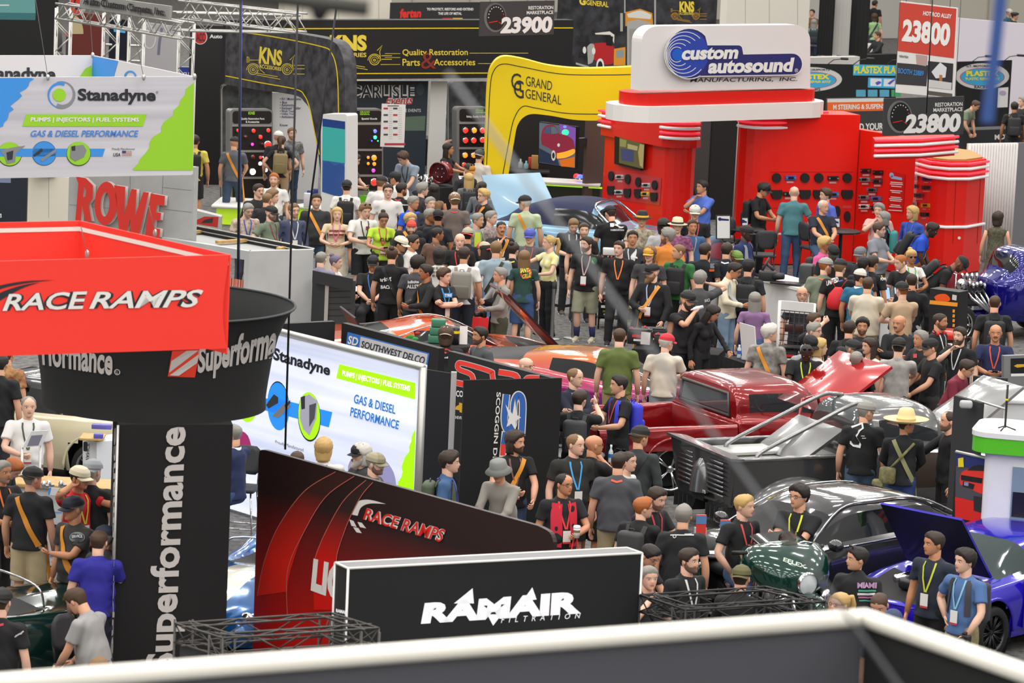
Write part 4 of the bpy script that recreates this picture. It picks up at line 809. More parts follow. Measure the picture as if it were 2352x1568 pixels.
root=thing('wire_rack','wire grid display rack with white header and red batteries by the striped shirt','rack',xy(A.lerp(B,.5)));I=Matrix.Translation(-root.location)
mb=MB();wire_grid(mb,I@A,I@B,1.45,.1,7,14,.006,K);mb.build('wire_grid',root)
mb=MB();mb.poly([[I@v for v in(A,B,B-Vector((0,0,.18)),A-Vector((0,0,.18)))]],M('#dcdad8',.5),back=Vector((0,.04,0)));mb.tube([I@A,I@Vector((A.x,A.y,.02))],.03,WHT,4);mb.tube([I@B,I@Vector((B.x,B.y,.02))],.02,WHT,4);mb.build('header_frame',root)
mb=MB();mb.box((-.42,-.06,1.05),(.05,.03,.35),M('#3a62c8',.5));mb.build('blue_strip',root)
mb=MB()
for k in range(4):mb.box((.05,-.14,.12+.26*k),(.62,.3,.015),DKMETAL)
mb.build('shelf',root)
for k in range(3):
 for j in range(2):battery(('bottom','middle','upper')[k]+' shelf battery on the wire grid rack, '+('nearer the striped shirt','nearer the grey haired pair')[j],root.location+Vector((-.1+.3*j,-.15,.13+.26*k)),group='batteries on the grid rack')
for j,x in enumerate((-.12,.05)):small_box('blister_pack','small red and black pack hung on the wire grid, '+('first','second')[j]+' from the white post','pack',0,0,0,.13,.03,.12,M('#3a1a1c',.4)).location=root.location+Vector((x,-.02,1.12))
def skirt_table(label,p0,p1,z,depth,m=M('#1b1b1d',.9)):
 A,B=P(*p0,z),P(*p1,z);d=xy(B-A);n=Vector((-d.y,d.x,0)).normalized();n=n if n.y>0 else-n;c=(xy(A)+xy(B))/2+n*depth/2
 root=thing('table',label,'table',c,math.atan2(d.y,d.x));L=d.length
 mb=MB();mb.bevbox((0,0,z-.015),(L,depth,.03),m,.01);mb.build('tabletop',root)
 mb=MB();fp=[]
 for sx,sy,ex,ey in((-1,-1,1,-1),(1,-1,1,1),(1,1,-1,1),(-1,1,-1,-1)):
  for k in range(14):
   u=k/14;fp.append(Vector(((sx+(ex-sx)*u)*L/2*1.005,(sy+(ey-sy)*u)*depth/2*1.01,0))*(1.0+.012*(k%2)))
 prism(mb,fp,.01,z-.02,m,None,False);mb.build('cloth',root);return root
skirt_table('black clothed table with batteries and white price card',(1452,800),(1650,815),.76,.75)
skirt_table('black clothed table with water bottles and leaning white board',(1662,818),(1735,842),.76,.7)
skirt_table('white topped black table where the man in the black cap sits',(812,668),(905,672),.76,.7)
o=bpy.data.objects['table.003']if 'table.003' in bpy.data.objects else None
mb=MB();mb.bevbox((0,0,0),(1.0,.72,.012),M('#e6e3e0',.5),.004);q=P(858,664,.77);tag(mb.build('table_cover',None,q),'white cloth on the table before the black capped man','cloth')
for i,(x,y,w)in enumerate(((1470,775,.4),(1500,772,.42),(1528,788,.36))):battery('large black battery on the clothed table, '+('behind the green shirt','with blue and red caps','in front of the red cap')[i],P(x,y+14,.78),w,.2,.22,-.1,'batteries on the black table')
b=Board('price_card','white price card standing between batteries on the black table','card',P(1472,768,1.05),P(1492,770,1.05),[(1473,762),(1494,764),(1492,792),(1471,790)],M('#e8e6e3',.5),.01)
b=Board('display_board','white board leaning on the table by the purple shirted woman','board',P(1699,742,1.5),P(1733,752,1.5),[(1698,740),(1732,750),(1738,834),(1705,824)],M('#cfcdcb',.5),.02)
def bottle(label,px,py,z,c='#cfe0e8',cap='#e9e9e9',lbl='#3a6fc4',group=None,h=.21):
 q=P(px,py,z);t=thing('water_bottle',label,'bottle',q,0,group)
 mb=MB();mb.lathe([(.001,0),(.031,.0),(.033,.02),(.031,.06),(.033,.12),(.03,.15),(.013,.185),(.013,h-.02)],M(c,.1,0,0,.3),12);mb.build('bottle_body',t)
 mb=MB();mb.lathe([(.034,.07),(.034,.12)],M(lbl,.5),12);mb.build('label_band',t);mb=MB();mb.lathe([(.015,h-.025),(.015,h),(.001,h)],M(cap,.5),10);mb.build('cap',t);return t
for i,(x,y)in enumerate(((1697,822),(1707,826),(1722,826),(1727,832))):bottle('clear water bottle on the table by the leaning white board, '+('nearest the reaching hand','dark capped beside it','half hidden by the board','in front of the board')[i],x,y,.77,cap='#2a2a2a' if i==1 else '#e9e9e9',group='bottles by the white board')
sp=[]
for lab,px,py in(('silver belt post standing free beside the checked sock man',1315,777),('silver belt post near the raised maroon hood',1267,778),('silver belt post behind the photographer',1110,745)):
 q=P(px,py,0);t=thing('belt_post',lab,'barrier post',q);sp.append(q)
 mb=MB();mb.lathe([(.001,.03),(.03,.03),(.16,.018),(.17,0),(.001,0)],STEEL,24);mb.build('base',t);mb=MB();mb.lathe([(.03,.02),(.03,.9)],STEEL,14);mb.build('post',t);mb=MB();mb.lathe([(.036,.88),(.036,1.0),(.001,1.0)],K,14);mb.build('belt_head',t)
BT=M('#1a1a1b',.8)
def belt(label,a,c,z=.95,sag=.03):
 mb=MB();rings=[]
 for k in range(9):
  u=k/8;p=a.lerp(c,u);zz=z-sag*4*u*(1-u);rings.append([Vector((p.x,p.y,zz-.025)),Vector((p.x,p.y,zz+.025)),Vector((p.x,p.y+.004,zz+.025)),Vector((p.x,p.y+.004,zz-.025))])
 mb.loft(rings,BT,smooth=False);tag(mb.build('barrier_belt'),label,'belt')
belt('black belt running from the free silver post to the battery rack',sp[0],P(1385,775,.0));belt('black belt between silver posts behind the raised hood',sp[1],sp[2]);belt('black low belt between the two silver posts',sp[0],sp[1],.6)
def hang(name,label,cat,q0,q1,y0,y1,z,m,wires=True):
 A,B=P(*q0,z),P(*q1,z)
 b=Board(name,label,cat,A,B,[q0,q1,(q1[0]-.03*(y1-q1[1]),y1-(q0[1]-q1[1])*0+0),(q0[0]-.045*(y0-q0[1]),y0)],m,.03)
 if wires:
  mb=MB()
  for u in(.12,.88):
   p=b.inv@A.lerp(B,u);mb.tube([p,p+Vector((0,0,5))],.006,M('#6a6a68',.5),5)
  mb.build('suspension_wire',b.root)
 return b
DG=M('#3a3a3b',.55)
def gauge(b,cx,cy,r):
 b.part('gauge_print',lambda mb:(b.art(mb,circ(cx,cy,r*.95,r*1.25),M('#8f8f8f',.4,noise=('#4a4a4a',1.2,.3)),.004),b.art(mb,circ(cx+2,cy,r*.8,r*1.1),M('#1c1c1d',.4),.006),b.line(mb,[(cx-r*.55,cy+r*.45),(cx+r*.2,cy+r*.3)],1.6,RED,.009),b.line(mb,[(cx+r*.3,cy+r*.4),(cx+r*.55,cy+r*.55)],1.4,RED,.009),[b.art(mb,circ(cx+2+r*.65*math.cos(R(a)),cy+r*.9*math.sin(R(a)),1.3),M('#d8d8d6',.4)if a<330 else RED,.009)for a in range(180,375,18)]))
b=hang('hanging_sign','hanging gauge picture sign numbered 23900 in front of the black fascia','sign',(1105,4),(1274,1),83,79,5.0,DG)
gauge(b,1137,40,27);letters(b,'lettering',[('RESTORATION',((1213,14),(1270,13),(1270,21),(1213,22)),WHITE,.02),('MARKETPLACE',((1209,25),(1270,24),(1270,32),(1209,33)),WHITE,.02),('23900',((1152,39),(1270,37),(1266,76),(1148,78)),WHITE,.05)])
b=hang('hanging_sign','hanging gauge picture sign numbered 23800 above the red booth','sign',(2032,226),(2215,221),312,308,4.0,DG)
gauge(b,2066,268,30);letters(b,'lettering',[('RESTORATION',((2147,236),(2210,234),(2210,243),(2147,245)),WHITE,.02),('MARKETPLACE',((2143,248),(2210,246),(2210,255),(2143,257)),WHITE,.02),('23800',((2082,262),(2209,259),(2203,303),(2074,307)),WHITE,.05)])
b=hang('hanging_sign','hanging red sign HOT ROD ALLEY 23800 with a booth picture below','sign',(2066,2),(2198,18),212,226,5.6,M('#dedbd9',.5))
GR=M('#c8402f',.5)
arts(b,'red_field',[([(2066,5),(2197,20),(2191,134),(2062,117)],GR),([(2061,144),(2132,150),(2128,198),(2058,193)],M('#313136',.5)),([(2132,140),(2190,146),(2187,206),(2130,198)],M('#26262b',.5)),([(2140,165),(2160,143),(2175,155),(2172,178),(2150,180)],M('#d7d6da',.5)),([(2158,172),(2165,172),(2165,192),(2158,192)],M('#a5703c',.5)),([(2130,182),(2187,190),(2186,206),(2130,200)],M('#c9c7c6',.5)),([(2104,125),(2130,128),(2128,152),(2106,148)],M('#b59a93',.5)),([(2130,208),(2188,215),(2187,224),(2130,217)],M('#55504a',.5))])
letters(b,'lettering',[('HOT ROD ALLEY',((2122,25),(2187,33),(2186,43),(2121,35)),WHITE,.03),('23800',((2076,43),(2186,54),(2181,107),(2072,95)),WHITE,.05),('GENTEX',((2066,126),(2087,129),(2087,134),(2066,131)),INK,.02),('BOOTH 23889',((2064,156),(2123,163),(2122,175),(2063,168)),M('#3c8ad0',.5),.02)])
GT=M('#151517',.6)
b=WB('banner_wall','black banner wall with PLASTEX plastic repair oval and blue panels','banner',(1850,146),(2062,150),2.3,.02,GT,.05)
def oval(b,cx,cy,rx,ry):
 arts(b,'oval_print',[(circ(cx,cy,rx,ry),M('#cfcdcb',.5)),(circ(cx,cy+2,rx*.83,ry*.7),M('#c22f2a',.5)),(circ(cx,cy+2,rx*.8,ry*.66),M('#3ba7d6',.5))])
 letters(b,'lettering',[('G.T. MOTORSPORTS',((cx-rx*.62,cy-ry*.86),(cx+rx*.62,cy-ry*.86),(cx+rx*.6,cy-ry*.7),(cx-rx*.6,cy-ry*.7)),INK,.03),('PLASTEX',((cx-rx*.6,cy-ry*.42),(cx+rx*.6,cy-ry*.42),(cx+rx*.6,cy),(cx-rx*.6,cy)),M('#f0e030',.5),.05),('PLASTIC REPAIR KITS',((cx-rx*.65,cy+3),(cx+rx*.65,cy+3),(cx+rx*.6,cy+ry*.3),(cx-rx*.6,cy+ry*.3)),M('#f0e030',.5),.03),('RACING',((cx-rx*.3,cy+ry*.72),(cx+rx*.3,cy+ry*.72),(cx+rx*.3,cy+ry*.93),(cx-rx*.3,cy+ry*.93)),INK,.03)])
oval(b,1862,182,72,28)
arts(b,'panel_print',[([(1960,148),(2062,150),(2061,174),(1959,173)],M('#39b1e0',.5)),([(1994,178),(2062,179),(2060,203),(1993,201)],M('#39b1e0',.5)),([(1999,180),(2025,181),(2024,198),(1999,197)],M('#e3e6ea',.5)),([(2030,181),(2056,182),(2055,199),(2029,198)],M('#e3e6ea',.5)),(bez([(2010,190),(2018,186),(2024,190),(2014,196)],3),M('#5a55c0',.5)),(bez([(2038,192),(2048,184),(2056,183),(2044,194)],3),M('#5a55c0',.5))]+[([(1966+27*i,206),(1988+27*i,206),(1988+27*i,222),(1966+27*i,222)],M('#59a5c4' if i!=3 else '#4aa06a',.5))for i in range(4)])
letters(b,'lettering',[('PLASTEX PLASTIC',((1962,151),(2090,152),(2089,169),(1961,169)),M('#e9df2e',.5),.04)])
b=WB('banner_wall','black banner wall with oval PLASTEX sign behind the blue strap','banner',(2192,142),(2325,138),2.3,.02,GT,.05)
oval(b,2256,175,62,30);arts(b,'notice_print',[([(2292,202),(2316,200),(2314,246),(2290,247)],M('#e5e3e1',.5)),(circ(2303,214,8,6),M('#b9a5c4',.5))])
for i,(x,y,lab)in enumerate(((1900,145,'on the banner wall above the cut off oval'),(1960,145,'on the banner wall above PLASTEX'),(2035,146,'at the banner wall end'),(2232,139,'above the oval on the far banner'),(2305,137,'above the notice on the far banner'))):
 q=P(x,y,2.35);mb=MB();mb.tube([(0,0,-.04),(.15,-.12,.1),(.35,-.2,.14)],.012,K,5);mb.bevbox((.42,-.22,.15),(.2,.12,.06),K,.02);tag(mb.build('clip_lamp',None,q),'black clip lamp '+lab,'lamp')
b=WB('banner_wall','white and orange STEERING & SUSPENSION banner behind the red booth','banner',(1900,226),(2032,224),2.25,.02,M('#3a3a3c',.6),.05)
arts(b,'stripe_print',[([(1900,227),(2031,225),(2031,233),(1900,235)],M('#dddbd8',.6)),([(1900,235),(2031,233),(2030,254),(1900,257)],M('#ee6a25',.5)),([(1900,303),(2030,300),(2030,306),(1900,309)],M('#dddbd8',.6))])
letters(b,'lettering',[('M STEERING & SUSPENSION',((1913,240),(2052,238),(2052,249),(1913,252)),WHITE,.03),('BUILD YOUR',((1945,284),(2028,282),(2028,298),(1945,300)),WHITE,.03)])
WB('partition_wall','pale lavender partition wall behind the red hanging sign','wall panel',(2160,38),(2420,60),3.0,.02,M('#cfc9d3',.7),.1)
b=WB('table','black table front with MOTO letters and grey cloth at the far side','table',(2205,300),(2420,292),.9,.02,M('#2a2b2e',.7),.6)
letters(b,'lettering',[('MOTO',((2284,309),(2330,306),(2330,318),(2284,321)),WHITE,.04)])
b=WB('drape_wall','white pleated drape wall at the end of the red booth','drape',(2225,330),(2338,328),2.45,.02,M('#d5d1cf',.8,noise=('#bdb9b8',5,.25)),.06,part='drape')
mb=MB();A,B=P(2225,330,2.45),P(2338,328,2.45)
for k in range(18):q=b.inv@A.lerp(B,(k+.5)/18);mb.tube([q+Vector((0,-.03,0)),Vector((q.x,q.y-.03,.02))],.035,M('#d8d4d2',.8),6)
mb.build('pleat',b.root);b.panel.parent.name
WB('drape_wall','dark drape edge at the far right of the red booth','drape',(2338,328),(2420,326),2.3,.02,M('#7b7a80',.8),.06,part='drape')
WB('partition_wall','white partition with curtain gap behind the far aisle people','wall panel',(1858,-30),(2070,-30),1.9,.02,M('#d9d5cd',.7),.1)
for lab,x0,x1,m in(('black hanging curtain between the white strips',1886,1914,'#1b1b1c'),('pale grey hanging curtain strip',1914,1950,'#b9b7b2'),('second black hanging curtain by the green shirt',1950,1992,'#1e1e1f')):
 A,B=P(x0,-20,3.2),P(x1,-20,3.2);c=(A+B)/2;mb=MB();L=(B-A).length
 rings=[[Vector((-L/2+L*k/12,.06*(k%2),z))for k in range(13)]for z in(0,-1.9)];mb.loft(rings,M(m,.9),False,False);tag(mb.build('curtain',None,c-Vector((0,.3,0))),lab,'curtain')
b=WB('low_wall','white fabric topped low wall below the far aisle','wall panel',(1850,132),(1975,130),1.0,.02,M('#dbd8d3',.8),.3);WB('low_wall','black low wall top before the seated far man','wall panel',(1938,128),(2062,124),1.0,.02,M('#1d1d1e',.8),.3)
b=WB('white_counter','white counter with small goods in the far aisle','counter',(1912,98),(2010,104),.95,.02,M('#d6d3cf',.6),.8)
pc=P(2332,1000,2.2)
root=thing('charging_pillar','white charging pillar with bright green band under its flat top','charging pillar',xy(pc),R(-14));I=Matrix()
def rr3(w,d,r,n=5):
 o=[]
 for cx,cy,a0 in((w/2-r,d/2-r,0),(-w/2+r,d/2-r,90),(-w/2+r,-d/2+r,180),(w/2-r,-d/2+r,270)):
  for k in range(n+1):a=R(a0+90*k/n);o.append(Vector((cx+r*math.cos(a),cy+r*math.sin(a),0)))
 return o
WP=M('#e6e7e6',.35,0,0,.3)
mb=MB();prism(mb,rr3(.62,.9,.12),0,2.05,WP);mb.build('column',root)
mb=MB();prism(mb,rr3(.95,1.1,.25),2.05,2.24,M('#57c423',.35,0,0,.4));mb.build('green_band',root);mb=MB();prism(mb,rr3(.97,1.12,.25),2.24,2.3,WP);mb.build('flat_top',root)
mb=MB();mb.box((.2,-.46,1.2),(.3,.04,1.4),M('#7f93a3',.3));mb.box((.2,-.485,1.45),(.26,.01,.3),M('#1a1a1c',.2));mb.box((.2,-.485,.8),(.26,.01,.6),WHITE);mb.bevbox((.2,-.52,.55),(.12,.1,.3),K,.03);mb.build('charger_face',root)
q=mat_of(root)@Vector((-.1,-.25,2.3));t=thing('antenna_tripod','small black tripod antenna standing on the white pillar top','antenna',q);mb=MB()
for a in(0,120,240):mb.tube([(0,0,.05),(.13*math.cos(R(a)),.13*math.sin(R(a)),.005)],.008,K,6)
mb.build('tripod_feet',t);mb=MB();mb.tube([(0,0,.03),(.0,0,.55)],.014,K,8);mb.tube([(0,0,.36),(0,0,.38)],.018,YEL,8);mb.build('antenna_rod',t)
b=WB('cloth_screen','dark grey cloth panel with grey arm beside the white pillar','panel',(2191,908),(2252,925),2.35,.02,M('#2e2f31',.8),.06)
mb=MB();A=b.inv@P(2240,918,2.36);mb.tube([A,A+Vector((.35,-.3,-.05))],.015,ALU,6);mb.bevbox(A+Vector((-.12,-.08,-.05)),(.16,.1,.1),M('#b5b6b8',.4),.03);mb.build('lamp_arm',b.root)
b=WB('rollup_banner','roll up banner EFLEXPRO with red muscle car picture','banner',(2196,1037),(2284,1056),1.95,.02,M('#1f1f20',.5),.03)
b.part('top_rail',lambda mb:mb.tube([P(2196,1037,1.95),P(2284,1056,1.95)],.02,ALU,6))
arts(b,'photo_print',[([(2196,1039),(2283,1058),(2281,1160),(2195,1140)],M('#4c4a52',.5)),([(2196,1039),(2283,1058),(2283,1082),(2196,1070)],M('#27306a',.5)),(bez([(2205,1100),(2212,1082),(2240,1076),(2270,1080),(2281,1090)],4)+[(2281,1125),(2270,1138),(2250,1132),(2206,1112)],M('#e4382c',.35)),(bez([(2222,1080),(2240,1068),(2265,1070),(2274,1082)],3),M('#26262b',.3)),([(2208,1090),(2258,1098),(2256,1110),(2208,1102)],M('#1d1d20',.3)),([(2213,1104),(2240,1112),(2236,1124),(2212,1116)],M('#222226',.4)),([(2216,1106),(2226,1108),(2225,1116),(2215,1114)],M('#8f8fb0',.4)),(circ(2268,1122,5,14),K),([(2195,1140),(2281,1160),(2280,1206),(2195,1188)],M('#d8261f',.5)),([(2202,1052),(2214,1050),(2215,1072),(2202,1072)],M('#e8d427',.5)),([(2262,1155),(2278,1160),(2277,1184),(2262,1180)],M('#cfd0d4',.5)),([(2238,1138),(2260,1142),(2258,1178),(2238,1172)],M('#2a2a2c',.5))])
letters(b,'lettering',[('EFLEXPRO',((2209,1203),(2270,1218),(2268,1232),(2208,1217)),WHITE,.06),('E85',((2203,1058),(2214,1056),(2214,1063),(2203,1065)),INK,.05),('REDUCE CORROSIVE OIL USE',((2209,1228),(2270,1243),(2270,1250),(2209,1236)),WHITE,.03),('GET THE TRUE PERFORMANCE',((2208,1238),(2270,1252),(2270,1259),(2208,1246)),WHITE,.03)])
rule(b,'underline',[(2203,1219),(2278,1238)],1.6,RED)
wc=P(2330,905,1.1);root=thing('white_counter','white counter top with black screen back near the engine display','counter',xy(wc),.1);mb=MB();mb.bevbox((.25,0,1.07),(1.1,1.0,.07),M('#e9eaec',.35),.02);mb.build('counter_top',root);mb=MB();mb.box((.25,0,.53),(1.0,.9,1.04),M('#dcdddf',.5));mb.build('counter_body',root)
small_box('monitor','black screen back on the white counter by the pillar','monitor',2272,915,1.12,.5,.06,.32,K,rz=-.15)
b=Board('framed_display','grey framed display with gold emblem at the aisle edge','display',P(2306,815,1.5),P(2420,813,1.5),[(2306,817),(2420,813),(2420,884),(2306,888)],M('#8d8e90',.4,.4),.08)
arts(b,'screen',[([(2321,823),(2420,820),(2420,855),(2321,857)],M('#1b1b1d',.3)),([(2322,858),(2420,856),(2420,862),(2322,864)],WHITE),([(2328,840),(2336,836),(2352,836),(2352,842),(2336,844)],M('#d6a52a',.3))])
def lattice(name,label,a,c,w,h,m=M('#b9b8b4',.35,.6),r=.022,step=.3,side=None):
 d=(c-a).normalized();s=side or(Vector((-d.y,d.x,0)).normalized()if abs(d.z)<.9 else Vector((1,0,0)))
 o=(a+c)/2;t=thing(name,label,'truss',a);mb=MB();s1=s*w;dn=Vector((0,0,-h))if abs(d.z)<.9 else Vector((0,w,0));L=(c-a).length
 ch=[Vector(),s1,dn,s1+dn]
 for q in ch:mb.tube([q,(c-a)+q],r,m,6)
 mb.build('chord',t);mb=MB();n=int(L/step)
 for i in range(n):
  p,q=d*(L*i/n),d*(L*(i+1)/n)
  for u,v in((0,1),(0,2),(2,3),(1,3)):
   x,y=(ch[u],ch[v])if i%2 else(ch[v],ch[u]);mb.tube([p+x,q+y],r*.55,m,5)
 mb.build('lacing',t);return t
zt=4.3
for lab,x,y in(('silver lattice upright beside the red car seat',128,18),('silver lattice upright left of the dark blue screen',237,30),('silver lattice upright between screen and carpet picture',296,40),('silver lattice upright at the end of the carpet picture',410,55)):
 p=P(x,y,zt);lattice('lattice_upright',lab,Vector((p.x,p.y,.0)),p,.3,.3)
lattice('lattice_beam','silver lattice beam along the carpet booth front',P(128,8,zt+.3),P(415,53,zt+.3),.3,.3);lattice('lattice_beam','silver lattice beam running behind the black arch top',P(405,30,zt+.3),P(690,36,zt+.3),.3,.35);lattice('lattice_beam','upper silver lattice beam slanting back above the black arch',P(410,2,zt+.6),P(680,32,zt+.6),.3,.35)
b=Board('booth_sign','grey sign plate lettered Auto Custom Carpets on the silver lattice','sign',P(188,-2,zt+.5),P(390,28,zt+.5),[(184,-14),(390,14),(388,46),(183,18)],M('#9b9a97',.5),.06)
b.part('lettering',lambda mb:(b.text(mb,'Auto Custom Carpets, Inc.',((198,-8),(384,21),(382,42),(196,16)),M('#5d5c5b',.5),.02,.02),b.text(mb,'Auto Custom Carpets, Inc.',((197,-9),(383,20),(381,40),(195,15)),M('#2b2b2b',.5),.02,.05)))
b=Board('disc_sign','round red disc sign with white rim beside the carpet lettering','sign',P(160,0,zt+.3),P(190,4,zt+.3),circ(176,8,16,27),M('#d8d6d2',.5),.08);arts(b,'disc_print',[(circ(176,8,14,25),M('#e0402f',.5))]);letters(b,'lettering',[('C',((170,-8),(184,-8),(184,22),(170,24)),INK,.02)])
b=WB('carpet_wall','dark red and cream carpet sample wall in the carpet booth','wall panel',(158,24),(240,36),4.0,.02,M('#6d2a22',.8),.05);arts(b,'cream_print',[(bez([(160,30),(180,40),(190,60),(192,78)],4)+[(160,78)],M('#c9b98f',.7))])
b=WB('screen','dark blue screen with pale blue words on the lattice','screen',(252,40),(293,46),3.75,2.85,M('#14182b',.3),.06,part='case');b.part('crossbar',lambda mb:[mb.tube([b.inv.inverted()@Vector((-.9,.12,dz)),b.inv.inverted()@Vector((.9,.3,dz))],.03,ALU,6)for dz in(-.04,.3)]);arts(b,'display_print',[([(261,63),(289,67),(288,76),(262,73)],M('#4aa5d8',.3,emit=.3))])
b=WB('carpet_picture','grey white picture of moulded floor carpets on the lattice','picture',(325,50),(412,62),3.9,.02,M('#b5b3b6',.6),.04);b.part('line_print',lambda mb:(b.line(mb,circ(344,85,14,26),3,M('#d8d6d2',.6)),b.line(mb,[(372,64),(366,100),(364,126)],6,M('#77788a',.6)),b.art(mb,circ(387,78,4,8),M('#8a8a92',.6))))
b=WB('booth_banner','black Auto Custom Carpets banner with red seats below','banner',(438,58),(524,60),3.6,.02,M('#1b1b1c',.6),.04);arts(b,'disc_print',[(circ(460,85,16,17),M('#d8d6d2',.5)),(circ(460,85,14.5,15.5),M('#c02c2a',.5))]);letters(b,'lettering',[('Auto Custom',((481,79),(560,79),(560,88),(481,88)),WHITE,.03),('ACC',((451,76),(470,76),(470,95),(451,95)),INK,.02)])
b=WB('hall_sign','dark grey ARMO HALL OF FAME sign with red corner tab','sign',(152,78),(228,84),3.0,.02,M('#3b3a3c',.6),.05);arts(b,'tab_print',[([(152,76),(195,79),(194,87),(152,84)],RED),(circ(163,97,5,6),M('#9b9a9a',.5))]);letters(b,'lettering',[('ARMO',((170,93),(189,94),(189,100),(170,99)),WHITE,.03),('ARMO HALL OF FAME',((158,115),(213,119),(213,125),(158,121)),WHITE,.03)])
WB('back_drape','black drape behind the car seats at the top corner','drape',(-40,-20),(135,-20),3.4,.02,M('#1a1a1b',.9),.05,part='drape')
b=Board('teal_sign','teal padded sign hanging above the car seats','sign',P(-60,-10,4.2),P(78,-6,4.2),[(-60,-12),(80,-6),(82,30),(81,46),(-60,44)],M('#5f9a98',.5),.2);arts(b,'lower_band',[([(-60,28),(82,30),(81,46),(-60,44)],M('#2f6d70',.5))]);rule(b,'script_line',[(-60,12),(21,12)],3,M('#cfd8d6',.5))
def seat(label,px,py,z,m,rz,w=.55):
 q=P(px,py,z);t=thing('car_seat',label,'car seat',q,rz)
 mb=MB();rings=[]
 for k,(ww,zz,yy,th)in enumerate(((.9,.0,0,.1),(1,.1,0,.13),(1,.35,.02,.14),(.92,.55,.04,.13),(.75,.66,.05,.1))):rings.append([Vector((w/2*ww*math.copysign(abs(math.cos(a))**.5,math.cos(a)),yy+th*math.copysign(abs(math.sin(a))**.5,math.sin(a)),zz))for a in[2*math.pi*j/16 for j in range(16)]])
 mb.loft(rings,m);mb.build('seat_back',t);mb=MB();mb.bevbox((0,.05,.76),(w*.5,.14,.18),m,.06,seg=3);mb.build('headrest',t);mb=MB();mb.bevbox((0,-.2,-.02),(w,.6,.18),m,.06);mb.build('cushion',t);return t
OS,RS,KS2,TS=M('#ee5a14',.5),M('#b8363a',.5),M('#3a393a',.5),M('#a8905a',.6)
seat('orange ribbed car seat at the top corner of the hall',26,122,1.05,OS,.1,.6);seat('red car seat beside the orange one',78,122,1.05,RS,.1,.62);seat('black quilted car seat behind the red one',118,122,1.0,KS2,.2,.6);seat('small tan seat upright below the Auto Custom banner',463,150,1.2,M('#a86f2a',.5),0,.42);seat('small red seat below the Auto Custom banner',508,150,1.2,M('#d8262a',.5),0,.45)
rk2=thing('seat_bench','low black plinth under the car seats','plinth',xy(P(70,130,.9)));mb=MB();mb.bevbox((0,.1,.45),(2.4,.9,.9),K,.02);mb.build('plinth_body',rk2)
rk3=thing('seat_bench','black plinth under the small tan and red seats','plinth',xy(P(486,150,1.2)));mb=MB();mb.bevbox((0,-.1,.54),(1.2,.8,1.08),K,.02);mb.build('plinth_body',rk3)
b=WB('banner','black fertan banner lettered TO PROTECT, RESTORE AND EXTEND','banner',(898,6),(1106,5),3.2,1.6,M('#262627',.6),.04)
letters(b,'lettering',[('fertan',((919,20),(968,20),(966,40),(917,42)),M('#d8322a',.5),.05),('TO PROTECT, RESTORE AND EXTEND',((980,18),(1087,18),(1087,25),(980,25)),WHITE,.03),('THE LIFE OF METAL',((1006,28),(1060,28),(1060,34),(1006,34)),WHITE,.03)])
arts(b,'bar_print',[([(1016,41),(1039,41),(1039,45),(1016,45)],M('#c02c2a',.5)),([(1040,41),(1062,41),(1062,45),(1040,45)],M('#d8b52a',.5))])
for lab,x0,x1,y in(('cream tall cabinet wall above the black fascia',655,900,-20),('white tall cabinet wall above the custom autosound sign',1672,1862,-30)):
 b=WB('cabinet_wall',lab,'wall panel',(x0,y),(x1,y),3.4,.02,M('#ddd6c8' if x0<1000 else '#e1dcd0',.7),.3);b.part('panel_joint',lambda mb:[b.line(mb,[(x,-10),(x,60)],1,M('#a9a498',.7))for x in(x0+40,(x0+x1)/2,x1-30)])
b=WB('booth_wall','dark navy display panel at the edge under the white hanging sign','wall panel',(-40,372),(63,378),2.5,.02,M('#1a2130',.5),.08);letters(b,'lettering',[('tors',((-10,488),(4,488),(4,500),(-10,500)),WHITE,.03)])
arts(b,'window_print',[([(-40,396),(25,398),(25,420),(-40,418)],M('#7a86a3',.4))])
b=WB('cabinet_wall','pair of cream cabinet doors beside the concrete look wall','cabinet',(65,401),(162,408),2.0,.02,M('#e2dccb',.6),.3);b.part('panel_joint',lambda mb:b.line(mb,[(112,404),(112,500)],1.2,M('#b9b09b',.7)))
for i,(x,c)in enumerate(((72,'#d89a3a'),(88,'#b0aaa2'),(112,'#a06a3c'),(140,'#4a4378'),(152,'#c88aa0'))):small_box('goods_box',('orange','grey','brown','purple','pink')[i]+' box on top of the cream cabinet doors','box',x,408,2.0,.18,.12,.2,M(c,.6),'boxes on the cream cabinet').location.y+=.2
q=P(135,1120,1.0);root=thing('demo_counter','pale counter lettered Stanadyne with fittings on its wooden top','counter',xy(q),-.05)
mb=MB();mb.bevbox((0,.3,1.0),(1.6,.6,.05),WOOD,.01);mb.build('counter_top',root);mb=MB();mb.box((0,.3,.5),(1.5,.52,.96),M('#c6c8cc',.5));mb.build('counter_body',root)
fS=Surf(mat_of(root)@Vector((-.75,.03,1)),mat_of(root)@Vector((.75,.03,1)));mb=MB();fS.text(mb,'Stanadyne',((45,1195),(215,1203),(215,1222),(45,1214)),INK,.03);fS.line(mb,[(60,1176),(190,1176)],2,BLUE);fS.line(mb,[(60,1277),(190,1277)],3,BLUE);mb.v=[tuple(mat_of(root).inverted()@Vector(v))for v in mb.v];mb.build('lettering',root)
for i,(x,y)in enumerate(((100,1118),(112,1116),(140,1116))):
 q=P(x,y+3,1.03);mb=MB();mb.lathe([(.001,0),(.03,0),(.035,.05),(.02,.07),(.02,.09),(.001,.09)],CHROME,12);mb.ell((.04,0,.03),(.03,.02,.02),STEEL);tag(mb.build('pump_fitting',None,q),'shiny metal pump fitting on the pale counter, '+('nearest the tan strap','second in the row','by the leaflet card')[i],'part')
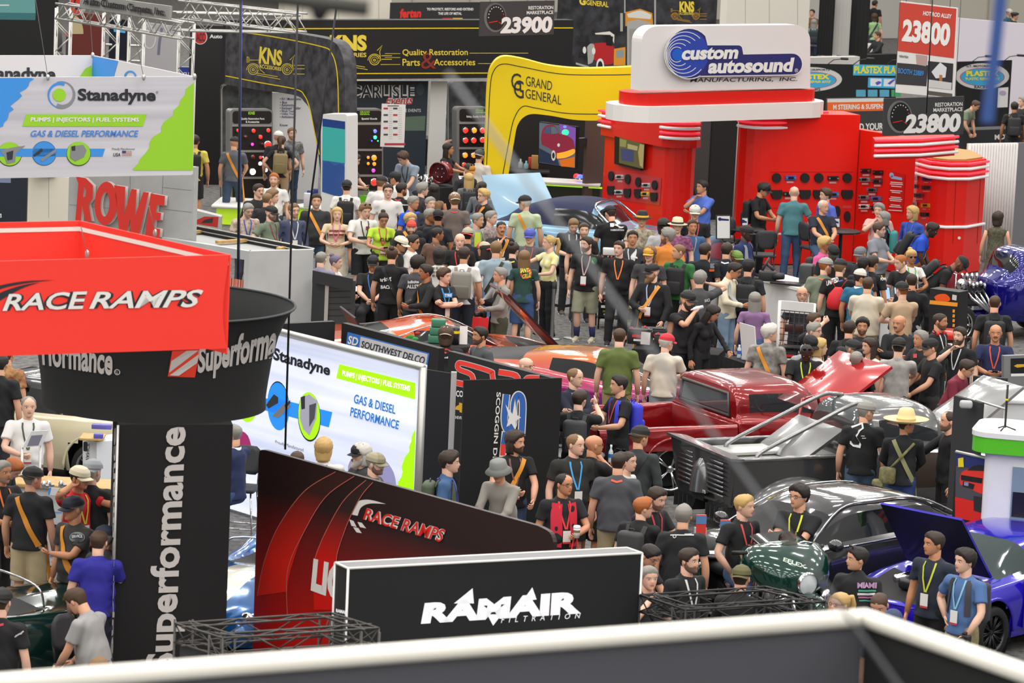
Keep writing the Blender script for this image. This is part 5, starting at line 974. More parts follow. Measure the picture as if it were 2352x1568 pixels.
b=Board('leaflet_card','white, blue and green leaflet card on the pale counter','card',P(112,1118,1.15),P(140,1120,1.15),[(112,1119),(140,1121),(138,1138),(111,1136)],M('#e3e6ea',.5),.01);arts(b,'print',[([(112,1119),(118,1119),(114,1136),(111,1136)],BLUE),([(136,1121),(140,1121),(138,1138),(131,1138)],LIME)])
b=Board('slanted_case','slanted clear framed display case before the man in white shirt','display',P(66,992,1.5),P(112,988,1.5),[(72,990),(112,988),(96,1024),(52,1028)],M('#cfd3d6',.3),.02);arts(b,'picture',[([(72,1000),(98,998),(88,1022),(62,1024)],M('#77788a',.4))])
mb=MB();q=[b.inv@b.pt(*p,-.03)for p in((54,1026),(96,1024))]
for p in q:mb.tube([p,Vector((p.x,p.y,.02))],.018,ALU,6)
mb.build('leg',b.root)
b=Board('desk_panel','white counter end lettered VANCE with dark logo by the tower','counter',P(188,1000,1.05),P(222,1010,1.05),[(190,1003),(222,1015),(222,1120),(190,1110)],M('#dbdde0',.5),.5);arts(b,'logo_print',[(rrect(192,1014,201,1036,3),M('#1c1d20',.5))]);letters(b,'lettering',[('VANCE',((205,1060),(207,1018),(200,1018),(198,1058)),INK,.01)])
small_box('wood_tray','light wooden counter top with blue goods by the tower','counter top',213,1006,1.06,.3,.4,.03,WOOD)
small_box('blue_case','blue glasses case on the wooden counter top','case',226,1006,1.09,.12,.08,.06,M('#5a5ab8',.4));small_box('blue_carton','blue flat cartons behind the wooden counter top','box',234,984,1.09,.26,.12,.06,M('#5f5aa8',.4))
q=P(1025,789,1.05);root=thing('cocktail_table','black stretch covered round table with green boxes by the orange car','table',xy(q));mb=MB();mb.lathe([(.001,1.05),(.36,1.05),(.375,1.035),(.36,1.0),(.2,.55),(.3,.03),(.31,.0)],M('#1b1b1c',.85),32);mb.build('stretch_cover',root)
GX=M('#3f7f62',.5);
for i,(x,y,z0)in enumerate(((1001,786,1.06),(1001,778,1.2),(1007,768,1.32))):
 t=small_box('parts_box','green and white parts box, '+('bottom','middle','top')[i]+' of the stack on the black round table','box',x+3,y+2,z0,.22,.16,.12,GX,'green boxes on the round table');t.location=root.location+Vector((-.17+.02*i,.02,1.055+.125*i))
t=small_box('black_canister','black cylinder case behind the drink can on the round table','case',1046,778,1.06,.2,.2,.24,M('#1d1d1e',.3));t.location=root.location+Vector((.1,.14,1.055))
mb=MB();mb.lathe([(.001,0),(.055,0),(.055,.2),(.035,.23),(.035,.26),(.001,.26)],M('#26262c',.3),14);mb.lathe([(.056,.17),(.056,.21)],YEL,14);tag(mb.build('drink_canister',None,root.location+Vector((.14,-.05,1.055))),'dark canister with yellow band on the round table','canister')
mb=MB();mb.box((0,0,.14),(.12,.015,.28),M('#e3e1df',.5));tag(mb.build('card',None,root.location+Vector((.26,-.02,1.055)),(-.15,0,.1)),'white standing card with small emblem on the round table','card')
round_table('round black table with cans and papers by the seated blond man',1645,1262,.95,.42)
for i,(x,y)in enumerate(((1609,1222),(1664,1234))):
 q=P(x,y+5,.96);t=thing('leaflet_holder','blue and red leaflet holder on the round black table, '+('by the axle print shirt','by the seated blond man')[i],'leaflet holder',q,.2,'leaflet holders');mb=MB();mb.box((0,0,.12),(.12,.03,.24),M('#d8423a',.4));mb.box((0,-.004,.18),(.121,.03,.1),M('#5a86b8',.4));mb.build('leaflet',t);mb=MB();mb.box((0,.02,.04),(.14,.06,.08),M('#c9ccd0',.2));mb.build('holder',t)
small_box('paper_sheet','white paper on the round black table','paper',1630,1268,.955,.28,.2,.004,WHITE)
q=P(1312,1030,.75);round_table('small grey round table beside the black cloth banner',1322,1040,.76,.4,M('#77787a',.4))
t=thing('laptop','open laptop with blue lid behind the black cloth banner','laptop',P(1306,1024,.77),.9);mb=MB();mb.bevbox((0,0,.01),(.33,.23,.018),M('#a9abb0',.35,.5),.004);mb.build('keyboard_base',t);mb=MB();mb.box((0,.15,.12),(.33,.012,.23),M('#3f6fae',.35));mb.build('lid',t)
bottle('clear water bottle with blue band on the small table',1402,1062,.77,'#d3e2ea','#f0f0f0','#2f6fd0',h=.24)
for lab,x0,x1,y1,Y in(('black hanging cable with blue cord crossing the black arch edge',553,546,640,46),('black hanging cable in front of the tall screen kiosk',783,700,560,47),('black hanging cable dropping to the Race Ramps wall',686,655,1032,42.8),('thin dark cable hanging over the red number sign',2145,2128,260,60)):
 a,c=PY(x0,-60,Y),PY(x1,y1,Y);mb=MB();mb.tube([Vector(),c-a],.012 if Y<50 else .01,M('#1c1c20',.6),6)
 if x0==553:mb.tube([Vector((.018,0,0)),c-a+Vector((.018,0,0))],.006,M('#3b4a9a',.6),5)
 tag(mb.build('hanging_cable',None,a),lab,'cable')
a,c=PY(2288,-40,9.0),PY(2282,282,9.0);mb=MB();mb.box((0,0,0),(.028,.006,(a-c).length),M('#2f4f8f',.7));tag(mb.build('webbing_strap',None,(a+c)/2,(0,R(2.5),0)),'out of focus blue webbing strap hanging close at the top corner','strap')
a,c=PY(1030,170,7.0),PY(2190,1745,7.7);mb=MB();mb.tube([Vector(),c-a],.0045,M('#8b8c90',.6),6);tag(mb.build('guy_wire',None,a),'blurred grey wire crossing the view diagonally close by','wire')
a,c=PY(735,8,8.0),PY(848,20,8.0);mb=MB();mb.tube([Vector((-.25,0,.02)),c-a],.018,M('#3b3a34',.6),8);mb.ell(Vector((0.0,0,-.01)),(.02,.02,.03),K);tag(mb.build('rigging_bar',None,a),'blurred dark rigging bar at the top edge','rigging')
def paint(c,rough=.16,metal=.25):return M(c,rough,metal,0,.9)
def cr(a,b,c,d,t):
 return[.5*(2*q+(r-p)*t+(2*p-5*q+4*r-s)*t*t+(-p+3*q-3*r+s)*t**3)for p,q,r,s in zip(a,b,c,d)]
def loft_body(stations,nx=5,nr=4,holes=(),sharp=()):
 """stations: [(x, [(y,z)...])]; returns grid of points [i][j] with params"""
 S=[[(x,y,z)for y,z in pr]for x,pr in stations];n=len(S[0])
 def rowin(pr):
  out=[]
  for j in range(n-1):
   for k in range(nr):
    t=k/nr
    p0=pr[j-1]if j>0 and j not in sharp else pr[j];p3=pr[j+2]if j+2<n and j+1 not in sharp else pr[j+1]
    out.append((cr(p0,pr[j],pr[j+1],p3,t),j+t))
  out.append((list(pr[-1]),n-1));return out
 G=[rowin(pr)for pr in S];grid=[];m=len(G)
 for i in range(m-1):
  for k in range(nx):
   t=k/nx;row=[]
   for j in range(len(G[0])):
    a,b_,c,d=G[max(i-1,0)][j][0],G[i][j][0],G[i+1][j][0],G[min(i+2,m-1)][j][0]
    row.append((cr(a,b_,c,d,t),G[i][j][1]))
   grid.append((i+t,row))
 grid.append((m-1,G[-1]));return grid
def car_parts(root,grid,cls,mats,lift=None):
 """cls(i,j,p) -> part name or None ; one mesh per part name, mirrored"""
 mbs={}
 for a in range(len(grid)-1):
  (i0,r0),(i1,r1)=grid[a],grid[a+1]
  for b in range(len(r0)-1):
   p=[r0[b][0],r1[b][0],r1[b+1][0],r0[b+1][0]]
   c=[sum(q[k]for q in p)/4 for k in range(3)]
   nm=cls((i0+i1)/2,(r0[b][1]+r0[b+1][1])/2,c)
   for s in(1,-1):
    n2=nm(s)if callable(nm)else nm
    if n2 is None:continue
    mb=mbs.setdefault(n2,MB());v=[(q[0],q[1]*s,q[2])for q in p]
    mb.add(v,[(0,1,2,3)if s<0 else(3,2,1,0)],mats[n2.split('#')[0]],True)
 for end,flip in((0,1),(-1,0)):
  row=[q[0]for q in grid[end][1]];ring=[(q[0],q[1],q[2])for q in row]+[(q[0],-q[1],q[2])for q in row[::-1]]
  nm='body';mb=mbs.setdefault(nm,MB());k=len(row)
  mb.add(ring,[(b,b+1,2*k-2-b,2*k-1-b)[::-1 if flip else 1]for b in range(k-1)],mats['body'],True)
 out={}
 for nm,mb in mbs.items():
  seen={};mp=[]
  for v in mb.v:
   kk=(round(v[0],4),round(v[1],4),round(v[2],4));mp.append(seen.setdefault(kk,len(seen)))
  mb.v=list(seen.keys());mb.f=[[mp[i]for i in f]for f in mb.f]
  ok=[i for i,f in enumerate(mb.f)if len(set(f))>2];mb.f=[list(dict.fromkeys(mb.f[i]))for i in ok];mb.m=[mb.m[i]for i in ok];mb.sm=[mb.sm[i]for i in ok]
  out[nm]=mb.build(nm.split('#')[0],root)
 return out
def wheel(root,x,y,r,w,rimr=.7,spokes=8,rim=CHROME,z=None,name='wheel'):
 z=r if z is None else z;s=1 if y>0 else-1
 T=Matrix.Translation((x,y,z))@(Matrix.Rotation(math.pi,4,'Z')if s>0 else Matrix())
 mb=MB();mb.lathe([(r*rimr,-w/2),(r*.93,-w/2),(r,-w*.36),(r,w*.36),(r*.93,w/2),(r*rimr,w/2)],RUBBER,28,'Y',T);wo=mb.build(name,root)
 mb=MB();mb.lathe([(r*rimr,-w*.5),(r*(rimr-.05),-w*.5),(r*(rimr-.08),-w*.35),(r*(rimr-.1),w*.3)],rim,28,'Y',T);mb.lathe([(.001,-w*.36),(r*.13,-w*.36),(r*.15,-w*.2)],rim,14,'Y',T)
 for k in range(spokes):
  a=2*math.pi*k/spokes;c,q=math.cos(a),math.sin(a)
  for da in(-.09,.09):
   mb.tube([T@Vector((c*r*.1,-w*.33,q*r*.1)),T@Vector((math.cos(a+da)*r*(rimr-.08),-w*.4,math.sin(a+da)*r*(rimr-.08)))],r*.035,rim,5)
 mb.build('rim',wo);mb=MB();mb.lathe([(.001,-w*.1),(r*(rimr-.12),-w*.1)],M('#141415',.5,.3),20,'Y',T);mb.build('brake_disc',wo)
 return wo
def place(root,local,px,py,yaw,sc=1.0):
 """set root so that local point sits on the pixel ray at its own height"""
 root.scale=(sc,sc,sc);local=[v*sc for v in local];q=P(px,py,local[2]);a=R(yaw);root.rotation_euler=(0,0,a)
 root.location=(q.x-(local[0]*math.cos(a)-local[1]*math.sin(a)),q.y-(local[0]*math.sin(a)+local[1]*math.cos(a)),0)
def in_arch(p,arches):
 return any((p[0]-ax)**2+(p[2]-az)**2<ar*ar and p[2]<az+ar for ax,az,ar in arches)
def arch_lips(root,arches,y,m,seg=18):
 for ax,az,ar in arches:
  for s in(1,-1):
   mb=MB();mb.tube([(ax+ar*math.cos(a),s*y,az+ar*math.sin(a))for a in[math.pi*k/seg-.1 for k in range(seg+2)]],.022,m,6);mb.build('arch_lip',root)
  mb=MB();mb.lathe([(ar*1.02,-y+.02),(ar*1.02,y-.02)],K,24,'Y',Matrix.Translation((ax,0,az)));mb.lathe([(.001,-y+.3),(ar*1.02,-y+.3)],K,24,'Y',Matrix.Translation((ax,0,az)));mb.lathe([(.001,y-.3),(ar*1.02,y-.3)],K,24,'Y',Matrix.Translation((ax,0,az)));mb.build('arch_liner',root)
def panel3(root,name,pts,m,th=.025,m2=None,curve=0.0):
 """slab through 4 corner points (local), slightly crowned"""
 a,b,c,d=[Vector(p)for p in pts];n=(b-a).cross(d-a).normalized();mb=MB();N=8;top,bot=[],[]
 for i in range(N+1):
  for j in range(N+1):
   u,v=i/N,j/N;p=a.lerp(b,u).lerp(d.lerp(c,u),v)+n*(curve*(1-(2*u-1)**2)*(1-(2*v-1)**4));top.append(p);bot.append(p-n*th)
 W=N+1;fs=[(i*W+j,(i+1)*W+j,(i+1)*W+j+1,i*W+j+1)for i in range(N)for j in range(N)]
 mb.add(top,fs,m,True);mb.add(bot,[f[::-1]for f in fs],m2 or m,True)
 rim=[i*W for i in range(W)]+[N*W+j for j in range(1,W)]+[i*W+N for i in range(N-1,-1,-1)]+[j for j in range(N-1,0,-1)]
 L=len(rim);mb.add([top[i]for i in rim]+[bot[i]for i in rim],[(k,k+L,(k+1)%L+L,(k+1)%L)for k in range(L)],m)
 return mb.build(name,root)
INTD=M('#1b1a1b',.7);TINT=M('#0d0f12',.05,0,0,.4)
CLEAR=M('#3a4045',.05,0,0,.3,alpha=.45)
RC=paint('#8e0f16',.15,.35)
root=thing('pickup_truck','dark red classic pickup truck with raised bonnet and chrome spoked wheels','pickup truck')
place(root,(1.15,-.9,.36),1536,1078,27);RDZ=.17
ar=[(1.15,.36,.45),(4.15,.36,.42)]
cabst=[(2.2,[(0.93,0.11),(0.97,0.38),(0.98,0.78),(0.94,0.99),(0.86,1.03),(0.75,1.361),(0,1.412)]),(2.32,[(0.93,0.11),(0.98,0.38),(0.99,0.78),(0.95,0.99),(0.89,1.03),(0.74,1.433),(0,1.484)]),(2.9,[(0.93,0.11),(0.99,0.38),(1,0.78),(0.95,0.97),(0.9,1.01),(0.72,1.44),(0,1.498)]),(3.4,[(0.93,0.11),(0.99,0.38),(1,0.78),(0.95,0.95),(0.9,0.98),(0.7,1.39),(0,1.448)]),(3.82,[(0.93,0.11),(0.99,0.38),(1,0.78),(0.95,0.93),(0.88,0.95),(0.72,0.99),(0,1.01)]),(4.3,[(0.93,0.13),(0.99,0.38),(1,0.76),(0.95,0.9),(0.88,0.92),(0.7,0.83),(0,0.83)]),(5.0,[(0.9,0.18),(0.95,0.38),(0.96,0.73),(0.9,0.83),(0.8,0.85),(0.6,0.78),(0,0.78)])]
def cls(i,j,p):
 if in_arch(p,ar)and j<3:return None
 if 1.25<i<3.0 and 4.15<j<4.85:return 'side_window'
 if 3.08<i<3.92 and 4.2<j:return 'windshield'
 if i>4.1 and j>4.3:return 'engine_bay'
 return 'body'
car_parts(root,loft_body(cabst,5,4,sharp=(3,4)),cls,{'body':RC,'side_window':CLEAR,'windshield':CLEAR,'engine_bay':INTD})
mb=MB();mb.poly([[Vector((2.185,y,z))for y,z in((.68,1.08),(.62,1.32),(-.62,1.32),(-.68,1.08))]],M('#4d5458',.05,0,0,.3));mb.build('rear_window',root)
mb=MB();l=[(2.18,y,z)for y,z in((.72,1.05),(.65,1.35),(-.65,1.35),(-.72,1.05),(.72,1.05))];mb.tube(l,.022,M('#4f4f50',.4),6);mb.build('window_seal',root)
mb=MB()
for s in(1,-1):
 st=[[Vector((x,s*y,z))for y,z in((.95,.14),(.99,.34),(1.0,.64),(.98,.91),(.96,.96),(.86,.96),(.84,.91),(.84,.45))]for x in[2.17*k/24 for k in range(25)]]
 n=8;vs=[v for r in st for v in r];fs=[]
 for i in range(24):
  for j in range(7):
   f=(i*n+j,(i+1)*n+j,(i+1)*n+j+1,i*n+j+1);c=sum((vs[q]for q in f),Vector())/4
   if j<2 and in_arch((c.x,c.y,c.z),ar[:1]):continue
   fs.append(f if s<0 else f[::-1])
 mb.add(vs,fs,RC,True)
mb.build('bed_side',root)
mb=MB();mb.box((1.1,0,.44),(2.2,1.7,.05),M('#5a1216',.4));mb.build('bed_floor',root)
mb=MB();mb.bevbox((2.16,0,.71),(.05,1.7,.5),RC,.015);mb.build('bed_front',root);mb=MB();mb.bevbox((.03,0,.61),(.07,1.74,.68),RC,.02);mb.build('tailgate',root);mb=MB();mb.bevbox((-.12,0,.3),(.12,1.9,.16),CHROME,.03);mb.build('bumper',root)
panel3(root,'bonnet',[(3.8,.72,.99),(3.8,-.72,.99),(4.8,-.72,1.66),(4.8,.72,1.66)],paint('#b3141a',.15,.25),.04,INTD,.08)
panel3(root,'open_door',[(3.55,-.98,.2),(2.8,-1.5,.2),(2.8,-1.5,.95),(3.55,-.98,.95)],RC,.07)
mb=MB();mb.tube([(3.55,-.98,.95),(3.45,-.95,1.34),(2.95,-1.38,1.36),(2.8,-1.5,.95)],.025,RC,6);mb.build('door_frame',root)
for x in(1.15,4.15):
 for s in(1,-1):wheel(root,x,s*.86,.37,.26,.8,5)
arch_lips(root,ar,.99,RC)
mb=MB();mb.lathe([(.17,0),(.19,.0)],K,20);mb.tube([(3.35+.0,.38+.19*math.cos(a),1.02+.15*math.sin(a))for a in[2*math.pi*k/18 for k in range(19)]],.014,K,5);mb.v=mb.v[40:];mb.f=[[i-40 for i in f]for f in mb.f[20:]];mb.m=mb.m[20:];mb.sm=mb.sm[20:];mb.build('steering_wheel',root)
GY=paint('#6c6c6c',.2,.55);GY2=paint('#4b4b4c',.2,.5)
root=thing('custom_truck','grey custom truck with slanted louvred tailgate, hoop bars and open door','pickup truck')
place(root,(0,-.74,1.06),1681,1057,26)
mb=MB()
def ring_box(x,y0,z0,z1):return[Vector((x,-y0,z0)),Vector((x,-y0*1.0,z1)),Vector((x,-y0+.07,z1)),Vector((x,-y0+.07,z0))]
for s in(1,-1):
 mb.box((1.05,s*.70,.75),(2.0,.06,.6),GY2);mb.tube([(0,s*.72,1.05),(2.05,s*.72,1.05)],.03,M('#8a8a8b',.2,.7,0,.6),8)
mb.build('bed_side',root)
mb=MB();mb.box((1.1,0,.92),(2.0,1.36,.04),M('#a9a9a8',.3,.5));mb.bevbox((.95,.3,.98),(1.5,.5,.06),M('#c4c4c0',.35,.4),.02);mb.build('bed_deck',root)
panel3(root,'bed_cover',[(1.1,.6,.96),(1.1,-.6,.96),(1.75,-.6,1.38),(1.75,.6,1.38)],GY,.04,INTD,.03)
mb=MB();mb.poly([[Vector((-.1,.78,1.12)),Vector((-.02,-.76,1.07)),Vector((.02,-.7,.42)),Vector((.0,.7,.42))]],GY2,back=Vector((.06,0,0)));mb.build('tailgate',root)
mb=MB();mb.poly([[Vector((-.14,.82,1.16)),Vector((-.04,-.78,1.09)),Vector((.18,-.76,1.07)),Vector((.14,.8,1.12))]],GY,back=Vector((0,0,-.035)));mb.build('tailgate_lip',root)
mb=MB()
for k in range(8):
 z=.99-.062*k
 for y0,y1 in((.62,.22),(-.2,-.62)):mb.tube([(-.03-.05*(z-.4),y0,z),(-.03-.05*(z-.4),y1,z-.004)],[.016,.016],M('#7b7b7c',.15,.7,0,.6),6)
mb.build('louvre',root)
mb=MB();rings=[]
for z,w,d in((.52,.19,.16),(.66,.185,.15),(.8,.165,.13),(.9,.12,.09),(.96,.05,.04)):rings.append([Vector((-.02-d*math.sin(a),w*math.cos(a),z))for a in[math.pi*k/12 for k in range(13)]])
mb.loft(rings,GY,False,False);mb.build('plate_hump',root)
mb=MB();mb.box((-.07,0,.47),(.02,.32,.12),K);mb.build('number_plate',root);mb=MB();T=mat_of(root);pS2=Surf(T@Vector((-.085,.15,.5)),T@Vector((-.085,-.15,.5)));pS2.text(mb,'GARRETTS',((1600,1118),(1622,1126),(1622,1134),(1600,1126)),WHITE,.03);mb.v=[tuple(T.inverted()@Vector(v))for v in mb.v];mb.build('plate_lettering',root)
mb=MB()
for s in(1,-1):
 mb.poly([[Vector((.0,s*.68,.42)),Vector((-.05,s*.66,.22)),Vector((-.05,s*.2,.22)),Vector((.0,s*.16,.42))]],K,back=Vector((.25,0,0)))
 for k in range(4):mb.box((-.03,s*(.26+.12*k),.31),(.12,.015,.2),GY2)
mb.build('diffuser',root)
for s in(1,-1):
 mb=MB();rings=[]
 for k in range(15):
  u=k/14;x=.25+1.55*u;h=.45*math.sin(math.pi*min(1,u*1.02))**.55;w=.3*math.sin(math.pi*u)**.5+.005
  rings.append([Vector((x,s*(.7+w*math.cos(a)),.38+h*math.sin(a)*.95))for a in[math.pi/2*q/8 for q in range(9)]])
 mb.loft(rings,GY,False,False);mb.build('rear_fender',root)
ar2=[(1.0,.38,.44),(4.1,.38,.42)]
cst=[(1.98,[(.72,.35),(.78,.6),(.8,.9),(.78,1.08),(.72,1.12),(.55,1.42),(0,1.47)]),(2.15,[(.75,.35),(.84,.6),(.85,.9),(.82,1.08),(.76,1.12),(.6,1.58),(0,1.64)]),(2.7,[(.78,.35),(.88,.6),(.88,.9),(.84,1.08),(.78,1.12),(.6,1.62),(0,1.7)]),(3.15,[(.78,.35),(.88,.6),(.88,.9),(.82,1.06),(.77,1.1),(.58,1.55),(0,1.62)]),(3.55,[(.78,.35),(.86,.6),(.86,.9),(.78,1.05),(.7,1.1),(.45,1.14),(0,1.16)]),(4.1,[(.75,.4),(.82,.6),(.8,.85),(.6,1.0),(.45,1.06),(.3,1.1),(0,1.12)]),(4.75,[(.6,.45),(.62,.6),(.6,.8),(.4,.98),(.3,1.02),(.2,1.05),(0,1.06)])]
def cls(i,j,p):
 if in_arch(p,ar2)and j<3:return None
 if 1.2<i<2.95 and 4.15<j<4.8:return 'side_window'
 if i<.95 and 4.35<j:return 'rear_window'
 if 3.1<i<3.9 and 4.25<j:return 'windshield'
 if 1.6<i<3.3 and 1.0<j<3.0:return lambda s:'body' if s>0 else 'door_opening'
 return 'body'
car_parts(root,loft_body(cst,5,4,sharp=(3,4)),cls,{'body':GY,'side_window':CLEAR,'windshield':CLEAR,'rear_window':M('#4f5355',.06,0,0,.3),'door_opening':M('#3a2c24',.7)})
for y in(.42,-.42):
 mb=MB();mb.tube(bez([(.55,y,.95),(.62,y,1.08),(1.3,y*.98,1.38),(1.95,y*.95,1.66),(2.15,y*.93,1.68),(2.3,y*.92,1.66)],5),.03,M('#8f8f8f',.2,.7,0,.6),8);mb.build('hoop_bar',root)
panel3(root,'open_door',[(3.4,-.9,.35),(3.15,-1.72,.35),(3.15,-1.72,1.08),(3.4,-.9,1.08)],M('#5c3f2e',.6),.07,GY)
mb=MB();mb.tube([(3.4,-.9,1.08),(3.36,-.98,1.5),(3.2,-1.45,1.52),(3.15,-1.7,1.08)],.03,GY2,6);mb.build('door_frame',root)
panel3(root,'bonnet',[(3.55,.6,1.15),(3.55,-.6,1.15),(4.6,-.5,1.85),(4.6,.5,1.85)],paint('#9b9c9c',.2,.5),.04,INTD,.12)
for x in(1.0,4.1):
 for s in(1,-1):wheel(root,x,s*.74,.38,.26,.72,8,STEEL)
def sedan(name,label,mcol,px,py,loc,yaw,st,arches,glass,wheels,whalf,extra=None,rimm=STEEL,cat='car',gm=TINT,lips=True,sharp=(3,4),opn=None,sc=1.0):
 root=thing(name,label,cat);place(root,loc,px,py,yaw,sc)
 def cls(i,j,p):
  if in_arch(p,arches)and j<3:return None
  for nm,a,b,c,d in glass:
   if a<i<b and c<j<d:return nm
  return 'body'
 mats={'body':mcol}
 for g in glass:mats[g[0]]=(opn or{}).get(g[0],gm)
 car_parts(root,loft_body(st,5,4,sharp=sharp),cls,mats)
 for x,r in wheels:
  for s in(1,-1):wheel(root,x,s*(whalf-.1),r,.24,.74,10,rimm)
 if lips:arch_lips(root,arches,whalf,mcol)
 return root
SED=[(-2.45,[(.7,.3),(.82,.5),(.84,.8),(.78,.98),(.7,1.0),(.4,1.02),(0,1.03)]),(-2.3,[(.85,.25),(.93,.5),(.94,.82),(.86,1.02),(.78,1.05),(.45,1.07),(0,1.08)]),(-1.75,[(.88,.22),(.95,.5),(.96,.82),(.88,1.04),(.78,1.09),(.55,1.12),(0,1.14)]),(-1.05,[(.88,.2),(.94,.5),(.95,.8),(.9,1.02),(.8,1.07),(.58,1.38),(0,1.43)]),(-.2,[(.88,.2),(.93,.5),(.94,.78),(.9,1.0),(.82,1.05),(.6,1.43),(0,1.48)]),(.45,[(.88,.2),(.93,.5),(.94,.78),(.9,.98),(.82,1.03),(.58,1.37),(0,1.42)]),(1.25,[(.88,.2),(.93,.5),(.94,.76),(.88,.95),(.78,.99),(.6,1.02),(0,1.04)]),(1.9,[(.88,.22),(.93,.5),(.93,.72),(.86,.88),(.74,.93),(.4,.98),(0,.97)]),(2.4,[(.82,.25),(.88,.45),(.86,.65),(.78,.78),(.66,.83),(.4,.87),(0,.87)]),(2.55,[(.7,.3),(.74,.45),(.72,.6),(.64,.7),(.55,.74),(.3,.77),(0,.77)])]
root=sedan('sedan_car','glossy charcoal sedan with dark windows behind the motorcycle',paint('#38383a',.12,.55),2172,1199,(-1.35,.8,1.08),180+42,SED,[(-1.55,.36,.44),(1.5,.36,.44)],[('rear_window',2.1,2.9,4.3,9),('side_window',2.7,3.95,4.12,4.86),('front_side_window',4.05,5.75,4.12,4.86),('windshield',5.1,5.95,4.9,9)],[(-1.55,.36),(1.5,.36)],.95,rimm=M('#2b2b2c',.3,.6),sc=.94)
mb=MB()
for s in(1,-1):mb.tube([(-1.8,s*.9,1.04),(-1.0,s*.91,1.03),(.45,s*.91,.99),(1.1,s*.89,.97)],.012,CHROME,5);mb.tube(bez([(-1.75,s*.78,1.1),(-1.05,s*.6,1.4),(-.2,s*.61,1.45),(.45,s*.59,1.39),(1.2,s*.8,1.0)],5),.012,CHROME,5)
mb.build('chrome_trim',root)
for s in(1,-1):mb=MB();mb.ell((.95,s*1.03,1.05),(.09,.12,.08),paint('#38383a',.12,.55));mb.build('mirror',root)
BP=paint('#2a18b8',.14,.3)
COUPE=[(-2.2,[(.7,.3),(.8,.5),(.8,.75),(.72,.9),(.65,.93),(.4,.95),(0,.96)]),(-1.6,[(.84,.22),(.9,.48),(.9,.75),(.82,.95),(.72,.98),(.5,1.02),(0,1.04)]),(-.8,[(.84,.2),(.88,.48),(.89,.72),(.84,.93),(.76,.97),(.55,1.24),(0,1.28)]),(-.1,[(.84,.2),(.87,.48),(.88,.7),(.83,.9),(.76,.95),(.54,1.27),(0,1.31)]),(.35,[(.84,.2),(.87,.48),(.88,.7),(.82,.88),(.75,.92),(.5,1.2),(0,1.24)]),(1.0,[(.84,.2),(.88,.48),(.88,.68),(.8,.84),(.7,.88),(.5,.9),(0,.92)]),(1.5,[(.84,.22),(.88,.45),(.87,.66),(.78,.8),(.66,.83),(.4,.76),(0,.74)]),(2.0,[(.76,.25),(.82,.42),(.8,.58),(.7,.68),(.6,.7),(.36,.66),(0,.66)]),(2.15,[(.6,.3),(.66,.42),(.64,.52),(.56,.6),(.48,.62),(.3,.6),(0,.6)])]
root=sedan('sports_car','bright blue purple coupe with raised bonnet at the corner',BP,2276,1453,(1.35,.86,.32),180+48,COUPE,[(-1.4,.32,.4),(1.35,.32,.41)],[('windshield',4.05,4.95,4.3,9),('side_window',2.2,4.6,4.1,4.85),('rear_window',1.1,1.95,4.3,9),('engine_bay',5.6,7.2,4.3,9)],[(-1.4,.32),(1.35,.32)],.89,rimm=M('#3a3a3c',.3,.7),gm=M('#2c3a3a',.08,0,0,.3),opn={'engine_bay':INTD},sc=.97)
panel3(root,'bonnet',[(1.05,.62,.92),(1.05,-.62,.92),(1.7,-.6,1.7),(1.7,.6,1.7)],BP,.03,M('#0f0d1c',.5),.04)
mb=MB();mb.bevbox((1.5,0,.78),(.55,.5,.14),M('#3d3d40',.35,.6),.05);mb.tube([(1.3,-.4,.8),(1.5,-.2,.86),(1.75,-.3,.82)],.05,CHROME,8);mb.tube([(1.3,.4,.8),(1.6,.35,.84),(1.8,.1,.8)],.06,M('#2a2a2c',.5),8);mb.ell((1.7,.45,.82),(.12,.12,.09),CHROME);mb.build('engine',root)
mb=MB();[mb.ell((2.0,s*.62,.58),(.12,.14,.07),CHROME)for s in(1,-1)];mb.build('headlamp',root)
panel3(root,'open_door',[(.75,.9,.3),(-.05,1.45,.3),(-.05,1.45,.9),(.75,.9,.9)],BP,.08,M('#2b3634',.6))
mb=MB();mb.tube([(-.1,.2,.5),(-.2,.22,1.0)],.09,K,8);mb.build('seat',root)
OC=paint('#e2560f',.14,.15)
PAN=[(-2.1,[(.7,.35),(.8,.5),(.8,.75),(.72,.88),(.65,.9),(.4,.91),(0,.91)]),(-1.5,[(.8,.22),(.9,.48),(.91,.78),(.84,.93),(.74,.95),(.5,.96),(0,.97)]),(-.75,[(.8,.2),(.9,.48),(.9,.75),(.84,.9),(.76,.93),(.5,1.06),(0,1.08)]),(-.3,[(.8,.2),(.88,.48),(.89,.72),(.84,.87),(.76,.9),(.54,1.12),(0,1.16)]),(.15,[(.8,.2),(.88,.48),(.89,.7),(.83,.85),(.75,.88),(.53,1.1),(0,1.14)]),(.8,[(.8,.2),(.88,.48),(.88,.68),(.82,.8),(.72,.83),(.5,.86),(0,.88)]),(1.5,[(.8,.22),(.88,.45),(.87,.64),(.78,.76),(.66,.78),(.4,.72),(0,.72)]),(2.1,[(.72,.28),(.78,.42),(.76,.54),(.66,.6),(.55,.62),(.3,.6),(0,.6)])]
root=sedan('sports_car','orange classic low coupe with raised maroon lined front bonnet',OC,1038,741,(.15,-.2,1.13),14,PAN,[(-1.35,.33,.41),(1.4,.33,.4)],[('windshield',4.05,4.95,4.25,9),('side_window',2.3,4.6,4.1,4.8),('rear_window',1.1,1.9,4.4,9),('luggage_bay',5.5,7,4.3,9)],[(-1.35,.33),(1.4,.33)],.89,gm=M('#15181a',.08,0,0,.3),opn={'luggage_bay':INTD})
panel3(root,'bonnet',[(2.0,-.62,.66),(2.0,.62,.66),(.95,.62,1.66),(.95,-.62,1.66)],M('#2a0f10',.35),.04,OC,-.06)
